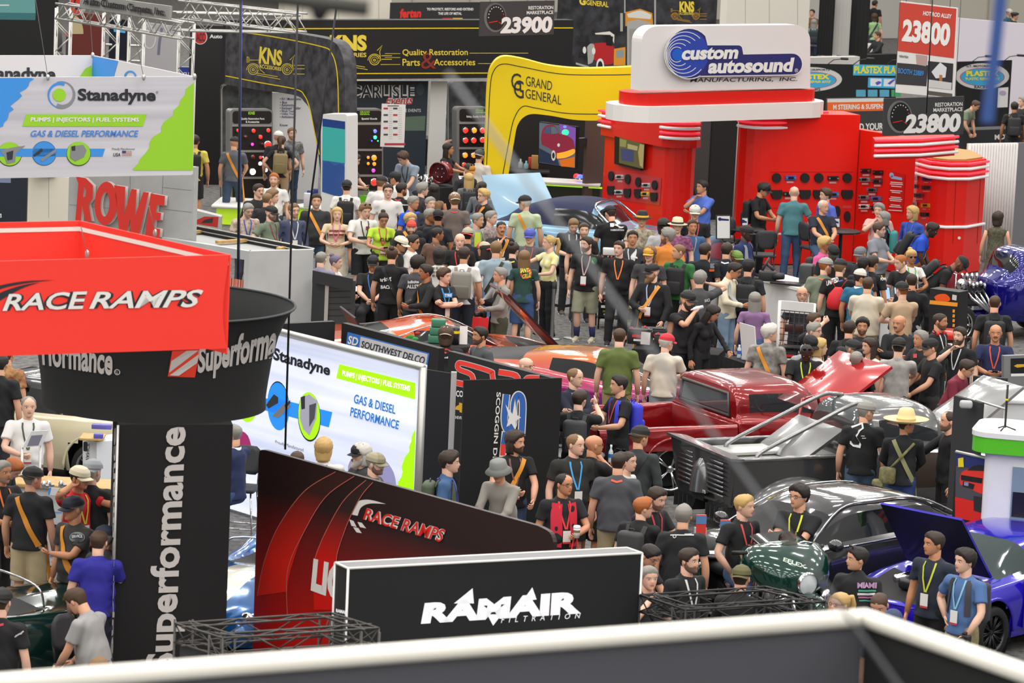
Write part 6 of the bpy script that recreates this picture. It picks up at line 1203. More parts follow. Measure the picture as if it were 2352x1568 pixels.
mb=MB();[mb.tube(bez([(-.9,s*.72,.95),(-.3,s*.57,1.13),(.15,s*.55,1.12),(.78,s*.74,.86)],5),.012,CHROME,5)for s in(1,-1)];mb.build('window_trim',root)
mb=MB()
for i,(x,z,r,c)in enumerate(((-.62,.97,.08,'#2a8a3a'),(-.75,.94,.05,'#d8d8d4'),(-.5,1.03,.05,'#b8322a'),(-.55,.95,.06,'#2f9a3f'))):mb.ell((x,-.735+(z-.95)*.9,z),(r,.012,r*.6),M(c,.5),8,5)
mb.build('window_sticker',root)
panel3(root,'engine_cover',[(-1.35,.6,.98),(-1.35,-.6,.98),(-1.5,-.6,1.25),(-1.5,.6,1.25)],K,.03,K)
SC2=bpy.data.materials.new('paint');SC2.use_nodes=True;nt=SC2.node_tree;bs=nt.nodes['Principled BSDF'];bs.inputs['Roughness'].default_value=.16;bs.inputs['Coat Weight'].default_value=.9;bs.inputs['Metallic'].default_value=.2
tc=nt.nodes.new('ShaderNodeTexCoord');sp=nt.nodes.new('ShaderNodeSeparateXYZ');mr=nt.nodes.new('ShaderNodeMapRange');rp=nt.nodes.new('ShaderNodeValToRGB');nt.links.new(tc.outputs['Object'],sp.inputs[0]);nt.links.new(sp.outputs['Z'],mr.inputs[0]);mr.inputs[1].default_value=.45;mr.inputs[2].default_value=1.15;nt.links.new(mr.outputs[0],rp.inputs[0]);rp.color_ramp.elements[0].color=lin('#4a1a8c')+(1,);rp.color_ramp.elements[1].color=lin('#c56a12')+(1,);e=rp.color_ramp.elements.new(.5);e.color=lin('#b52a58')+(1,);nt.links.new(rp.outputs[0],bs.inputs['Base Color'])
LAM=[(-2.2,[(.75,.35),(.85,.5),(.86,.75),(.8,.88),(.7,.9),(.4,.92),(0,.92)]),(-1.5,[(.86,.22),(.96,.48),(.98,.8),(.88,.95),(.78,.97),(.5,.99),(0,1.0)]),(-.7,[(.86,.2),(.95,.48),(.96,.75),(.86,.92),(.78,.95),(.5,1.1),(0,1.12)]),(0,[(.86,.2),(.92,.48),(.94,.68),(.86,.84),(.78,.87),(.52,1.13),(0,1.16)]),(.4,[(.86,.2),(.92,.48),(.94,.66),(.86,.8),(.78,.83),(.5,1.06),(0,1.1)]),(1.35,[(.86,.2),(.95,.45),(.96,.62),(.86,.74),(.72,.74),(.4,.74),(0,.74)]),(1.8,[(.85,.2),(.93,.4),(.92,.54),(.8,.62),(.66,.62),(.4,.62),(0,.62)]),(2.3,[(.7,.22),(.74,.34),(.7,.42),(.6,.46),(.5,.47),(.3,.48),(0,.48)])]
root=sedan('sports_car','orange to purple colour shifting supercar behind the green shirted man',SC2,1330,806,(-.1,-.2,1.15),-16,LAM,[(-1.35,.34,.42),(1.4,.34,.41)],[('windshield',4.05,4.95,4.3,9),('side_window',2.35,4.5,4.1,4.85),('engine_bay',.8,1.9,4.6,9)],[(-1.35,.34),(1.4,.34)],.95,rimm=DKMETAL,opn={'engine_bay':M('#1b1b1c',.6)})
for s in(1,-1):mb=MB();mb.ell((1.95,s*.72,.56),(.22,.1,.05),M('#c9ccd6',.1,.3));mb.build('headlamp',root)
LB2=paint('#86b4d2',.2,.1);NVY=M('#262b4a',.85)
CON2=[(-2.5,[(.8,.4),(.9,.55),(.92,.8),(.88,.92),(.8,.94),(.5,.95),(0,.96)]),(-1.6,[(.9,.25),(.97,.5),(.98,.8),(.93,.97),(.85,.99),(.6,1.0),(0,1.02)]),(-1.15,[(.9,.25),(.97,.5),(.98,.8),(.93,.97),(.84,1.0),(.62,1.25),(0,1.28)]),(-.4,[(.9,.25),(.97,.5),(.98,.78),(.93,.96),(.83,.99),(.66,1.4),(0,1.47)]),(.35,[(.9,.25),(.97,.5),(.98,.77),(.92,.95),(.82,.98),(.64,1.36),(0,1.42)]),(.85,[(.9,.25),(.97,.5),(.98,.76),(.92,.93),(.82,.96),(.6,.98),(0,1.0)]),(1.6,[(.9,.27),(.97,.5),(.97,.74),(.91,.9),(.82,.92),(.5,.95),(0,.97)]),(2.5,[(.86,.3),(.92,.5),(.92,.7),(.86,.84),(.78,.86),(.5,.87),(0,.88)])]
root=sedan('convertible_car','light blue classic convertible with navy cloth roof behind the crowd',LB2,1372,462,(.2,0,1.43),-20,CON2,[(-1.5,.34,.42),(1.6,.34,.42)],[('windshield',4.1,4.9,4.2,9),('side_window',2.9,4.5,4.1,4.75),('soft_top',1.05,4.1,4.0,9)],[(-1.5,.34),(1.6,.34)],.97,opn={'soft_top':NVY,'side_window':M('#14171b',.1),'windshield':M('#1b2126',.08,0,0,.4)})
mb=MB();mb.tube(bez([(.92,.84,.96),(.4,.66,1.38),(.36,0,1.45),(.4,-.66,1.38),(.92,-.84,.96)],6),.025,CHROME,6);mb.tube([(.3,-.8,.98),(.12,-.72,1.22),(.02,-.82,.99)],.012,CHROME,5);[mb.tube([(-2.4,s*.95,.82),(2.4,s*.95,.76)],.02,CHROME,6)for s in(1,-1)];mb.build('chrome_trim',root)
T=mat_of(root);q=[P(1108,401,2.05),P(1240,396,2.05),P(1281,483,1.0),P(1143,492,1.0)]
Ti=T.inverted();cs=[Ti@v for v in q];
q2=[P(1108,401,1.9),P(1240,396,2.0)]
panel3(root,'raised_lid',[Ti@P(1143,494,.98),Ti@P(1281,484,1.05),Ti@P(1240,396,1.75),Ti@P(1106,402,1.75)],M('#a5c9e0',.25,.05,0,.5),.03,INTD,.03)
HB=paint('#15127a',.1,.35);HR=M('#8a1722',.25,.2,0,.5)
root=thing('hot_rod','dark blue tall bodied hot rod with chrome engine at the right edge','car');place(root,(.3,.55,1.4),2330,604,180+20);root.scale=(.75,1,1)
HOT=[(-1.6,[(.3,.4),(.4,.6),(.42,.9),(.36,1.1),(.3,1.12),(.15,1.14),(0,1.14)]),(-1.2,[(.6,.35),(.74,.6),(.76,1.0),(.68,1.25),(.6,1.3),(.35,1.36),(0,1.38)]),(-.5,[(.64,.35),(.78,.6),(.78,.98),(.72,1.2),(.68,1.24),(.55,1.55),(0,1.6)]),(.2,[(.62,.35),(.74,.6),(.74,.95),(.68,1.15),(.62,1.2),(.5,1.52),(0,1.57)]),(.5,[(.55,.38),(.64,.6),(.62,.9),(.55,1.08),(.48,1.12),(.35,1.18),(0,1.2)]),(.75,[(.4,.4),(.46,.6),(.44,.85),(.4,1.0),(.36,1.02),(.2,1.04),(0,1.05)])]
car_parts(root,loft_body(HOT,5,4),lambda i,j,p:'windshield' if 3.1<i<3.9 and j>4.4 else 'body',{'body':HB,'windshield':TINT})
mb=MB();mb.bevbox((1.15,0,.78),(.55,.42,.42),M('#55565c',.2,.9),.05);[mb.ell((1.0+.13*k,0,1.08),(.05,.05,.07),CHROME)for k in range(4)];[mb.tube([(.95+.14*k,s*.2,.85),(.95+.14*k,s*.4,.75),(.8,s*.46,.45)],.03,CHROME,8)for k in range(4)for s in(1,-1)];[mb.ell((.95+.05*k,.25*(-1)**k,.95+.02*(k%3)),(.05,.05,.05),CHROME,8,5)for k in range(9)];mb.build('engine',root)
mb=MB();mb.bevbox((1.62,0,.85),(.1,.5,.7),HR,.04);mb.tube([(1.68,-.2,.5),(1.68,-.2,1.15),(1.68,.2,1.15),(1.68,.2,.5)],.02,CHROME,6);mb.build('radiator_shell',root)
mb=MB();[mb.ell((1.7,s*.45,1.0),(.12,.11,.11),CHROME)for s in(1,-1)];mb.build('headlamp',root)
mb=MB();mb.tube([(.4,.2,.4),(1.9,.2,.38)],.05,HB,8);mb.tube([(.4,-.2,.4),(1.9,-.2,.38)],.05,HB,8);mb.tube([(1.85,-.75,.36),(1.85,.75,.36)],.03,CHROME,8);mb.tube([(1.5,.5,.3),(1.95,.55,.75),(2.0,.56,.95)],.02,CHROME,6);mb.build('chassis',root)
for x,r in((1.85,.34),(-1.0,.4)):
 for s in(1,-1):wheel(root,x,s*.78,r,.22,.66,6)
CRM=paint('#d9cfae',.2,0);BLK=paint('#1a1a1b',.2,.2)
CLS=[(-2.4,[(.75,.4),(.88,.55),(.9,.8),(.84,.94),(.76,.96),(.5,.97),(0,.98)]),(-1.5,[(.86,.25),(.96,.5),(.97,.8),(.92,.97),(.84,.99),(.55,1.02),(0,1.04)]),(-.7,[(.86,.25),(.95,.5),(.96,.78),(.9,.95),(.82,.98),(.6,1.32),(0,1.38)]),(.2,[(.86,.25),(.95,.5),(.96,.78),(.9,.94),(.82,.97),(.6,1.34),(0,1.4)]),(.9,[(.86,.25),(.95,.5),(.96,.77),(.9,.93),(.82,.95),(.6,.97),(0,.99)]),(2.4,[(.84,.3),(.92,.5),(.92,.72),(.86,.88),(.78,.9),(.5,.9),(0,.92)])]
root=sedan('classic_car','cream classic coupe with black roof behind the man in white shirt',CRM,64,848,(.1,0,1.4),160,CLS,[(-1.4,.34,.44),(1.55,.34,.43)],[('windshield',3.1,3.9,4.2,9),('side_window',1.3,3.5,4.1,4.75),('rear_window',1.1,1.9,4.4,9),('black_roof',1.9,3.1,4.75,9)],[(-1.4,.33),(1.55,.33)],.96,opn={'black_roof':BLK})
COB=[(-1.9,[(.5,.35),(.66,.5),(.68,.68),(.6,.8),(.5,.83),(.3,.84),(0,.84)]),(-1.3,[(.75,.25),(.86,.45),(.88,.7),(.76,.88),(.62,.88),(.35,.86),(0,.86)]),(-.6,[(.72,.22),(.78,.42),(.8,.64),(.72,.8),(.6,.82),(.4,.72),(0,.7)]),(.3,[(.7,.22),(.76,.42),(.78,.62),(.7,.78),(.58,.82),(.35,.84),(0,.86)]),(1.0,[(.74,.24),(.84,.42),(.85,.62),(.72,.8),(.52,.84),(.3,.88),(0,.9)]),(1.6,[(.7,.26),(.8,.42),(.8,.58),(.66,.7),(.46,.74),(.28,.76),(0,.77)]),(2.0,[(.45,.3),(.52,.4),(.5,.5),(.4,.58),(.3,.6),(.2,.62),(0,.62)])]
def cobra(label,m,px,py,loc,yaw,stripe=None):
 r=sedan('roadster',label,m,px,py,loc,yaw,COB,[(-1.2,.32,.38),(1.15,.32,.38)],[('cockpit',1.85,2.9,4.5,9)]+([('stripe',0,9,5.15,9)]if stripe else[]),[(-1.2,.32),(1.15,.32)],.83,gm=INTD,opn={'stripe':stripe}if stripe else None,sharp=())
 mb=MB();mb.tube(bez([(.15,.5,.84),(.05,.48,1.08),(.05,-.48,1.08),(.15,-.5,.84)],5),.014,CHROME,6);mb.build('windscreen_frame',r)
 mb=MB();mb.tube(bez([(-.75,.42,.75),(-.75,.42,1.1),(-.75,.34,1.18),(-.75,.08,1.18),(-.75,0,1.1),(-.75,0,.75)],4),.025,BLK,8);mb.tube([(-.75,.2,1.15),(-1.15,.2,.86)],.02,BLK,6);mb.build('roll_bar',r)
 for s in(.22,-.22):mb=MB();mb.bevbox((-.55,s,.72),(.2,.38,.4),M('#4a2a1c',.6),.06);mb.build('seat',r)
 for s in(1,-1):mb=MB();mb.ell((1.82,s*.5,.58),(.08,.09,.09),CHROME);mb.build('headlamp',r)
 return r
cobra('dark green open roadster with black roll bar at the bottom corner',paint('#0f3029',.12,.3),14,1392,(-.2,-.3,.84),38)
cobra('blue open roadster with white stripes between tower and printed wall',paint('#1565ad',.12,.3),545,1335,(1.2,.1,.85),250,paint('#e4e0d0',.2,0))
MG=paint('#0e3a30',.12,.3)
root=thing('motorcycle','dark green touring motorcycle with fairing lettered EFLEX and chrome headlamp','motorcycle');place(root,(.93,0,.86),1852,1340,-60,1.12)
mb=MB();rings=[]
for k,(x,w,zb,zt)in enumerate(((.35,.44,.95,1.2),(.5,.5,.82,1.22),(.7,.46,.72,1.16),(.86,.3,.7,1.04),(.95,.1,.76,.94))):
 rings.append([Vector((x,w*math.copysign(abs(math.cos(a))**.7,math.cos(a)),(zb+zt)/2+(zt-zb)/2*math.copysign(abs(math.sin(a))**.8,math.sin(a))))for a in[2*math.pi*q/20 for q in range(20)]])
mb.loft(rings,MG);fo=mb.build('fairing',root)
fb=mb;T=mat_of(root)@Matrix.Scale(1.12,4);fS2=Surf(bvh=BVHTree.FromPolygons([T@Vector(v)for v in fb.v],fb.f));mb=MB();fS2.text(mb,'EFLEX',((1800,1280),(1852,1298),(1850,1307),(1798,1289)),M('#b9c4ba',.4),.03,.006);mb.v=[tuple(T.inverted()@Vector(v))for v in mb.v];mb.build('fairing_lettering',root)
mb=MB();rings=[[Vector((.55-.25*u,.3*math.cos(a),1.17+.07*u+.03*math.sin(a)))for a in[math.pi*q/10 for q in range(11)]]for u in(0,.5,1)];mb.loft(rings,GLASS_D,False,False);mb.build('windscreen',root)
T0=Matrix.Translation((.93,0,.86))@Matrix.Rotation(R(-90),4,'Z');mb=MB();mb.lathe([(.12,0),(.125,.03),(.11,.05)],CHROME,20,'Y',T0);mb.lathe([(.11,.03),(.06,.05),(.001,.055)],M('#dfe4ea',.05,.2),20,'Y',T0);mb.build('headlamp',root)
for s in(1,-1):
 T1=Matrix.Translation((.9,s*.26,.7))@Matrix.Rotation(R(-90),4,'Z');mb=MB();mb.lathe([(.001,.06),(.07,.055),(.085,.02),(.08,-.03),(.001,-.06)],CHROME,16,'Y',T1);mb.build('spot_lamp',root)
mb=MB();mb.ell((.1,0,.86),(.36,.2,.17),MG,16,9);mb.build('fuel_tank',root);mb=MB();mb.ell((-.5,0,.74),(.42,.2,.1),M('#17171a',.6),14,7);mb.ell((-.95,0,.82),(.2,.19,.16),K,12,7);mb.build('seat',root)
wheel(root,1.05,-.001,.33,.14,.7,10,name='front_wheel');wheel(root,-.72,-.001,.33,.16,.7,10,name='rear_wheel')
mb=MB();mb.tube([(1.05+.37*math.cos(a),0,.33+.37*math.sin(a))for a in[R(20+16*k)for k in range(10)]],[.05]+[.09]*8+[.05],MG,10);mb.build('front_fender',root)
mb=MB();[mb.tube([(1.05,s*.11,.33),(.72,s*.12,1.0)],.03,CHROME,8)for s in(1,-1)];mb.build('fork',root)
mb=MB();mb.tube(bez([(.5,-.45,1.12),(.55,-.2,1.2),(.6,0,1.15),(.55,.2,1.2),(.5,.45,1.12)],4),.015,CHROME,6);[mb.tube([(.5,s*.45,1.12),(.38,s*.55,1.1)],.022,K,8)for s in(1,-1)];mb.build('handlebar',root)
mb=MB();mb.bevbox((.05,0,.45),(.5,.34,.4),M('#3a3b3e',.25,.8),.06);[mb.tube([(.1+.18*k,0,.55),(.0+.3*k,0,.8)],.09,CHROME,12)for k in(0,1)];mb.build('engine',root)
for s in(1,-1):
 mb=MB();mb.tube(bez([(.42,s*.1,.35),(.5,s*.42,.4),(.5,s*.44,.6),(.42,s*.2,.72)],4),.02,CHROME,8);mb.build('crash_bar',root);mb=MB();mb.bevbox((-.75,s*.34,.62),(.6,.2,.36),MG,.06,seg=3);mb.build('pannier',root);mb=MB();mb.tube([(.1,s*.22,.3),(-1.0,s*.26,.3)],[.03,.05],CHROME,10);mb.build('exhaust_pipe',root)
q=P(2172,893,.0)if False else P(2172,880,.45);root=thing('engine_display','red and silver crate engine with round air cleaner on a black stand','engine',xy(q),.3)
mb=MB();mb.bevbox((0,0,.75),(.62,.46,.42),M('#e2461c',.35,.1,0,.4),.05);mb.build('engine_block',root)
for s in(1,-1):mb=MB();mb.bevbox((0,s*.24,1.0),(.56,.16,.12),CHROME,.04);mb.build('valve_cover',root)
mb=MB();mb.lathe([(.001,1.3),(.24,1.3),(.26,1.28),(.26,1.2),(.24,1.18),(.001,1.18)],M('#d8301c',.3,.1,0,.4),28);mb.build('air_cleaner',root)
mb=MB();[mb.lathe([(r,0),(r,.04),(r*.8,.05),(.001,.05)],m,20,'Y',Matrix.Translation((x,-.3,z))@Matrix.Rotation(R(180),4,'Z'))for x,z,r,m in((0,.7,.12,CHROME),(.22,.9,.09,STEEL),(-.24,.9,.1,M('#e2461c',.4)),(-.2,.6,.07,K))];[mb.tube([(-.3+.15*k,-.2,1.0),(-.25+.15*k,-.1,1.2),(-.1+.1*k,.05,1.16)],.018,K,6)for k in range(5)];mb.build('pulley',root)
for sx in(-1,1):
 for sy in(-1,1):mb=MB();mb.tube([(sx*.3,sy*.25,.02),(sx*.25,sy*.2,.58)],.025,K,6);mb.build('leg',root)
mb=MB();mb.box((0,0,.1),(.7,.6,.04),K);mb.box((.0,-.2,1.22),(.3,.02,.16),M('#1d1d1f',.3));mb.build('stand_frame',root)
for lab,px,py,z in(('orange battery rack header with black muscle car picture behind the headphones man',2155,668,1.75),):
 b=Board('product_stand',lab,'display stand',P(2136,662,z),P(2203,671,z),[(2136,662),(2203,671),(2198,862),(2130,850)],M('#1d1d1f',.5),.3)
 arts(b,'header_print',[([(2136,689),(2200,695),(2199,704),(2135,698)],M('#f09a2a',.5)),(bez([(2146,682),(2155,676),(2172,675),(2182,684),(2178,692),(2150,690)],4),M('#e8581c',.4)),([(2188,676),(2198,678),(2197,690),(2187,688)],M('#cfcfcf',.5))]+[([(2189,710+11*k),(2194,711+11*k),(2193,718+11*k),(2188,717+11*k)],M('#f09a2a',.5))for k in range(5)])
 b.part('goods',lambda mb:[mb.box(b.inv@b.pt(2147+14*i,712+20*k,.05),(.08,.06,.1),M(('#2b2b2d','#3a7ac8','#c8c8c8','#3aa85a')[(i+k)%4],.4))for i in range(3)for k in range(6)])
def surface_nets(F,o,h):
 ins=F<0;nx,ny,nz=F.shape
 c=np.zeros((nx-1,ny-1,nz-1),np.int16)
 for i in(0,1):
  for j in(0,1):
   for k in(0,1):c+=ins[i:nx-1+i,j:ny-1+j,k:nz-1+k]
 act=(c>0)&(c<8);ids=-np.ones(act.shape,np.int64);I=np.argwhere(act);ids[act]=np.arange(len(I))
 acc=np.zeros((len(I),3));cnt=np.zeros(len(I));cor=[(i,j,k)for i in(0,1)for j in(0,1)for k in(0,1)]
 for a in cor:
  for ax in range(3):
   if a[ax]:continue
   b=list(a);b[ax]=1
   fa=F[I[:,0]+a[0],I[:,1]+a[1],I[:,2]+a[2]];fb=F[I[:,0]+b[0],I[:,1]+b[1],I[:,2]+b[2]]
   m=(fa<0)!=(fb<0);t=np.where(m,fa/np.where(m,fa-fb,1),0)
   p=np.tile(np.array(a,float),(len(I),1));p[:,ax]+=t;acc[m]+=p[m];cnt[m]+=1
 V=(I+acc/cnt[:,None])*h+o
 fs=[]
 for ax in range(3):
  b,c2=(ax+1)%3,(ax+2)%3
  sl0=[slice(None)]*3;sl1=[slice(None)]*3;sl0[ax]=slice(0,-1);sl1[ax]=slice(1,None)
  A,B=ins[tuple(sl0)],ins[tuple(sl1)];E=np.argwhere(A!=B);E=E[(E[:,b]>0)&(E[:,c2]>0)]
  E=E[(E[:,b]<F.shape[b]-1)&(E[:,c2]<F.shape[c2]-1)]
  def g(db,dc):q=E.copy();q[:,b]-=db;q[:,c2]-=dc;return ids[q[:,0],q[:,1],q[:,2]]
  quad=np.stack([g(1,1),g(0,1),g(0,0),g(1,0)],1);flip=~ins[E[:,0],E[:,1],E[:,2]]
  quad[flip]=quad[flip][:,::-1];fs.append(quad)
 return V,np.concatenate(fs)
class Sdf:
 def __init__(s,lo,hi,h):
  s.h=h;s.o=np.array(lo,float);n=[int((b-a)/h)+2 for a,b in zip(lo,hi)]
  g=np.meshgrid(*[s.o[i]+h*np.arange(n[i])for i in range(3)],indexing='ij');s.X,s.Y,s.Z=g;s.F=np.full(s.X.shape,9.0)
 def cone(s,a,b,ra,rb,sy=1.0):
  a,b=np.array(a,float),np.array(b,float);ba=b-a;ba[1]/=sy
  px,py,pz=s.X-a[0],(s.Y-a[1])/sy,s.Z-a[2];L=max(1e-9,float(ba@ba))
  t=np.clip((px*ba[0]+py*ba[1]+pz*ba[2])/L,0,1)
  return np.sqrt((px-t*ba[0])**2+(py-t*ba[1])**2+(pz-t*ba[2])**2)-(ra+(rb-ra)*t)
 def add(s,d,k=.03):
  h=np.clip(.5+.5*(s.F-d)/k,0,1);s.F=s.F*(1-h)+d*h-k*h*(1-h)
 def half(s,p,n):return(s.X-p[0])*n[0]+(s.Y-p[1])*n[1]+(s.Z-p[2])*n[2]
 def mesh(s):return surface_nets(s.F,s.o,s.h)
SH={1:np.array((.185,-.01,1.395)),-1:np.array((-.185,-.01,1.395))}
ARM={'d':((.27,.04,.86),(.4,-.6,0)),'D':((.30,-.02,.88),(.7,-.5,0)),'p':((.09,.30,1.10),(.7,-.1,-.6)),'P':((.03,.30,1.20),(.7,.1,-.7)),'x':((-.10,.22,1.17),(.8,.3,-.4)),'X':((-.13,.19,1.21),(.8,.3,-.4)),'c':((.04,.17,1.43),(.7,.3,-.8)),'h':((.20,.03,1.0),(1,-.5,0)),'r':((.15,.47,1.18),(.5,0,-.6)),'R':((.10,.50,1.02),(.5,0,-.5)),'u':((.05,.24,1.50),(.7,.2,-.7)),'o':((.14,.34,1.0),(.6,-.3,-.3)),'e':((.15,.06,1.57),(.9,.1,-.6)),'f':((.22,.12,.93),(.9,-.5,0)),'t':((.05,.36,1.06),(.7,0,-.6)),'g':((.16,.44,1.50),(.6,.1,-.7)),'a':((.10,.26,1.66),(.9,.2,-.3)),'b':((.05,-.19,.98),(.9,-.4,0)),'q':((.12,.38,1.40),(.6,.2,-.6)),'w':((.24,.22,.92),(.6,-.5,0))}
def arm_ik(side,code):
 t,pole=ARM[code];S=SH[side];T=np.array((t[0]*side,t[1],t[2]));pole=np.array((pole[0]*side,pole[1],pole[2]));L1,L2=.29,.265
 v=T-S;d=np.linalg.norm(v);d2=min(d,(L1+L2)*.985);v=v/d;W=S+v*d2
 a=(L1*L1-L2*L2+d2*d2)/(2*d2);hh=math.sqrt(max(0,L1*L1-a*a));pn=pole-v*(pole@v);pn/=np.linalg.norm(pn)+1e-9
 return S,S+v*a+pn*hh,W
_lib={}
def mk(name,V,F):
 me=bpy.data.meshes.new(name);me.from_pydata(V.tolist(),[],F.tolist());me.polygons.foreach_set('use_smooth',[True]*len(F));me.update();return me
def shirt_mesh(pose,sleeve,g,fem,hem):
 key=('s',pose,sleeve,g,fem,hem)
 if key in _lib:return _lib[key]
 A={1:arm_ik(1,pose[0]),-1:arm_ik(-1,pose[1])};pts=np.array([q for s in A for q in A[s]]+[(-.25*g,-.2*g,hem),(.25*g,.2*g+.05,1.5)])
 lo,hi=pts.min(0)-.1,pts.max(0)+.1;lo[2]=min(hem-.03,lo[2]if sleeve=='l' else hem-.03)
 s=Sdf(lo,hi,.0135)
 w=.138 if fem else .158*g
 s.F=s.cone((0,-.004,hem-.1),(0,.005,1.10),.186*(g*.5+.5),w*1.02,.78)
 s.add(s.cone((0,.005,1.10),(0,.0,1.30),w,.172*(.6+.4*g)*(.9 if fem else 1),.68),.05)
 s.add(s.cone((-.13,-.012,1.392),(.13,-.012,1.392),.064,.064,.95),.06);s.add(s.cone((0,-.02,1.40),(0,-.012,1.462),.085,.064),.05)
 if g>1.08:s.add(s.cone((0,.06*g,1.02),(0,.05*g,1.14),.11*g,.10*g),.07)
 if fem:
  for q in(-1,1):s.add(s.cone((.072*q,.075,1.275),(.072*q,.08,1.26),.056,.056),.04)
 if sleeve!='k':
  for sd in(1,-1):
   S,E,W=A[sd];k=.8 if fem else .5+.5*g;u=(E-S)/np.linalg.norm(E-S)
   if sleeve=='l':
    d=s.cone(S,E,.064*k,.053*k);f=s.cone(E,W,.052*k,.041);dd=(W-E)/np.linalg.norm(W-E);f=np.maximum(f,s.half(W-dd*.0,dd))
    s.add(d,.03);s.add(f,.02)
   else:
    e=S+(E-S)*(.62 if not fem else .5);d=np.maximum(s.cone(S,S+(E-S)*.9,.066*k,.064*k),s.half(e,u));s.add(d,.03)
 s.F=s.F+.0045*np.sin(19*s.Z+9*s.X+6*s.Y+2*np.sin(11*s.X))*np.sin(23*s.X-7*s.Z)+.0045*np.sin(38*s.Z+26*np.abs(s.X)+9*np.sin(8*s.Y))*np.exp(-((np.abs(s.X)-.16)/.09)**2)+.003*np.sin(46*s.Z+21*np.abs(s.X))*np.clip((1.2-s.Z)*4,0,1)
 s.F=np.maximum(s.F,hem-s.Z)
 V,F=s.mesh();_lib[key]=(mk('top',V,F),BVHTree.FromPolygons([Vector(v)for v in V],F.tolist()),A);return _lib[key]
def legs_of(st,sh):
 if st=='sit':
  hz=sh+.09;L=[]
  for sd in(1,-1):
   kz=min(hz-.01,.52+.4*max(0,sh-.5));L.append((np.array((.095*sd,0,hz)),np.array((.14*sd,.40,kz)),np.array((.13*sd,.36 if sh>.6 else .42,kz-.41))))
  return L
 o={'a':((0,0),(.0,.0)),'b':((.06,-.03),(-.10,-.06)),'c':((.16,.03),(-.14,-.16))}[st]
 return[(np.array((.09,0,.88)),np.array((.105,.02+o[0][0],.48)),np.array((.125,o[0][1]-.01,.085))),(np.array((-.09,0,.88)),np.array((-.105,.02+o[1][0]*.6,.48)),np.array((-.125,o[1][1]-.01,.085)))]
def pants_mesh(kind,st,sh,g):
 key=('p',kind,st,sh,g)
 if key in _lib:return _lib[key]
 L=legs_of(st,sh);hz=L[0][0][2];gg=.6+.4*g
 pts=np.array([q for l in L for q in l]+[(.2*g,.2*g,hz+.16),(-.2*g,-.2*g,hz+.1)]);s=Sdf(pts.min(0)-.1,pts.max(0)+.1,.016)
 s.F=s.cone((-.055,0,hz+.05),(.055,0,hz+.05),.112*gg,.112*gg,.95);s.add(s.cone((0,0,hz+.05),(0,0,hz+.16),.15*gg,.155*g,.72),.05)
 for h,k,a in L:
  if kind=='j':s.add(s.cone(h,k,.098*gg,.072),.03);s.add(s.cone(k,a,.072,.064),.03)
  elif kind=='s':
   e=h+(k-h)*.96;u=(k-h)/np.linalg.norm(k-h);s.add(np.maximum(s.cone(h,k,.102*gg,.098),s.half(e,u)),.03)
 if kind=='k':s.add(s.cone((0,0,hz+.05),(0,.0,hz-.42),.15,.24,.8),.04);s.F=np.maximum(s.F,(hz-.40)-s.Z)
 s.F=s.F+.003*np.sin(31*s.Z+13*s.X)*np.sin(17*s.Y+11*s.Z)
 s.F=np.maximum(s.F,s.Z-(hz+.15));V,F=s.mesh();_lib[key]=(mk('trousers',V,F),L);return _lib[key]
_ip=lambda t,xs,ys:np.interp(t,xs,ys)
TT=[-1,-.9,-.7,-.4,0,.3,.6,.85,1]
def head_surf(t,l,d=0.0):
 wx=_ip(t,TT,[.0,.036,.053,.066,.074,.077,.070,.046,0]);yf=_ip(t,TT,[.025,.078,.089,.091,.088,.095,.088,.058,0]);yb=_ip(t,TT,[.0,.012,.03,.06,.088,.1,.092,.06,0])
 c,s=np.cos(l),np.sin(l);y=np.where(c>0,yf*np.sign(c)*np.abs(c)**.92,yb*c);x=wx*np.sign(s)*np.abs(s)**.86;z=.118*t
 G=lambda v,m,q:np.exp(-((v-m)/q)**2);la=np.abs(l)
 f=.027*G(la,0,.17)*np.clip((t-.16)/(-.38),0,1)*np.clip((t+.36)/.1,0,1)-.011*G(la,.42,.2)*G(t,.04,.1)+.005*G(la,.4,.3)*G(t,.2,.07)+.006*G(la,0,.25)*(G(t,-.5,.05)+G(t,-.42,.04))-.004*G(la,0,.3)*G(t,-.62,.06)+.007*G(la,0,.28)*G(t,-.84,.1)+.004*G(la,.62,.25)*G(t,-.2,.15)
 r=np.sqrt(x*x+y*y+z*z)+1e-6;k=1+d/r
 return np.stack([x*k,(y+f*np.maximum(c,0))*k,z*k],-1)
def grid_shell(mb,mask,d,mat,T,nl=40,nt=28,t0=-1.0,t1=1.0):
 ts=np.sin(np.linspace(math.asin(t0),math.asin(t1),nt));ls=np.linspace(-math.pi,math.pi,nl+1)[:-1];Tg,Lg=np.meshgrid(ts,ls,indexing='ij')
 D=d(Tg,Lg)if callable(d)else np.full(Tg.shape,d);Pp=head_surf(Tg,Lg,D).reshape(-1,3);mk_=mask(Tg,Lg)if mask else np.ones(Tg.shape,bool)
 fs=[]
 for i in range(nt-1):
  for j in range(nl):
   j2=(j+1)%nl
   if mk_[i,j]or mk_[i+1,j]or mk_[i,j2]or mk_[i+1,j2]:fs.append((i*nl+j,i*nl+j2,(i+1)*nl+j2,(i+1)*nl+j))
 used=sorted({v for f in fs for v in f});mp={v:i for i,v in enumerate(used)}
 mb.add([T@Vector(Pp[v])for v in used],[[mp[v]for v in f]for f in fs],mat,True)
def hairline(style):
 def f(t,l):
  la=np.abs(l);base=np.interp(la,[0,.5,.9,1.25,1.6,1.9,2.4,3.15],{'r':[.93,.9,.62,.15,.05,-.1,-.5,-.62],'h':[2,2,2,.2,.0,-.05,-.4,-.5]}.get(style,[.60,.56,.38,.02,-.12,.02,-.5,-.66]));return t-base
 return f
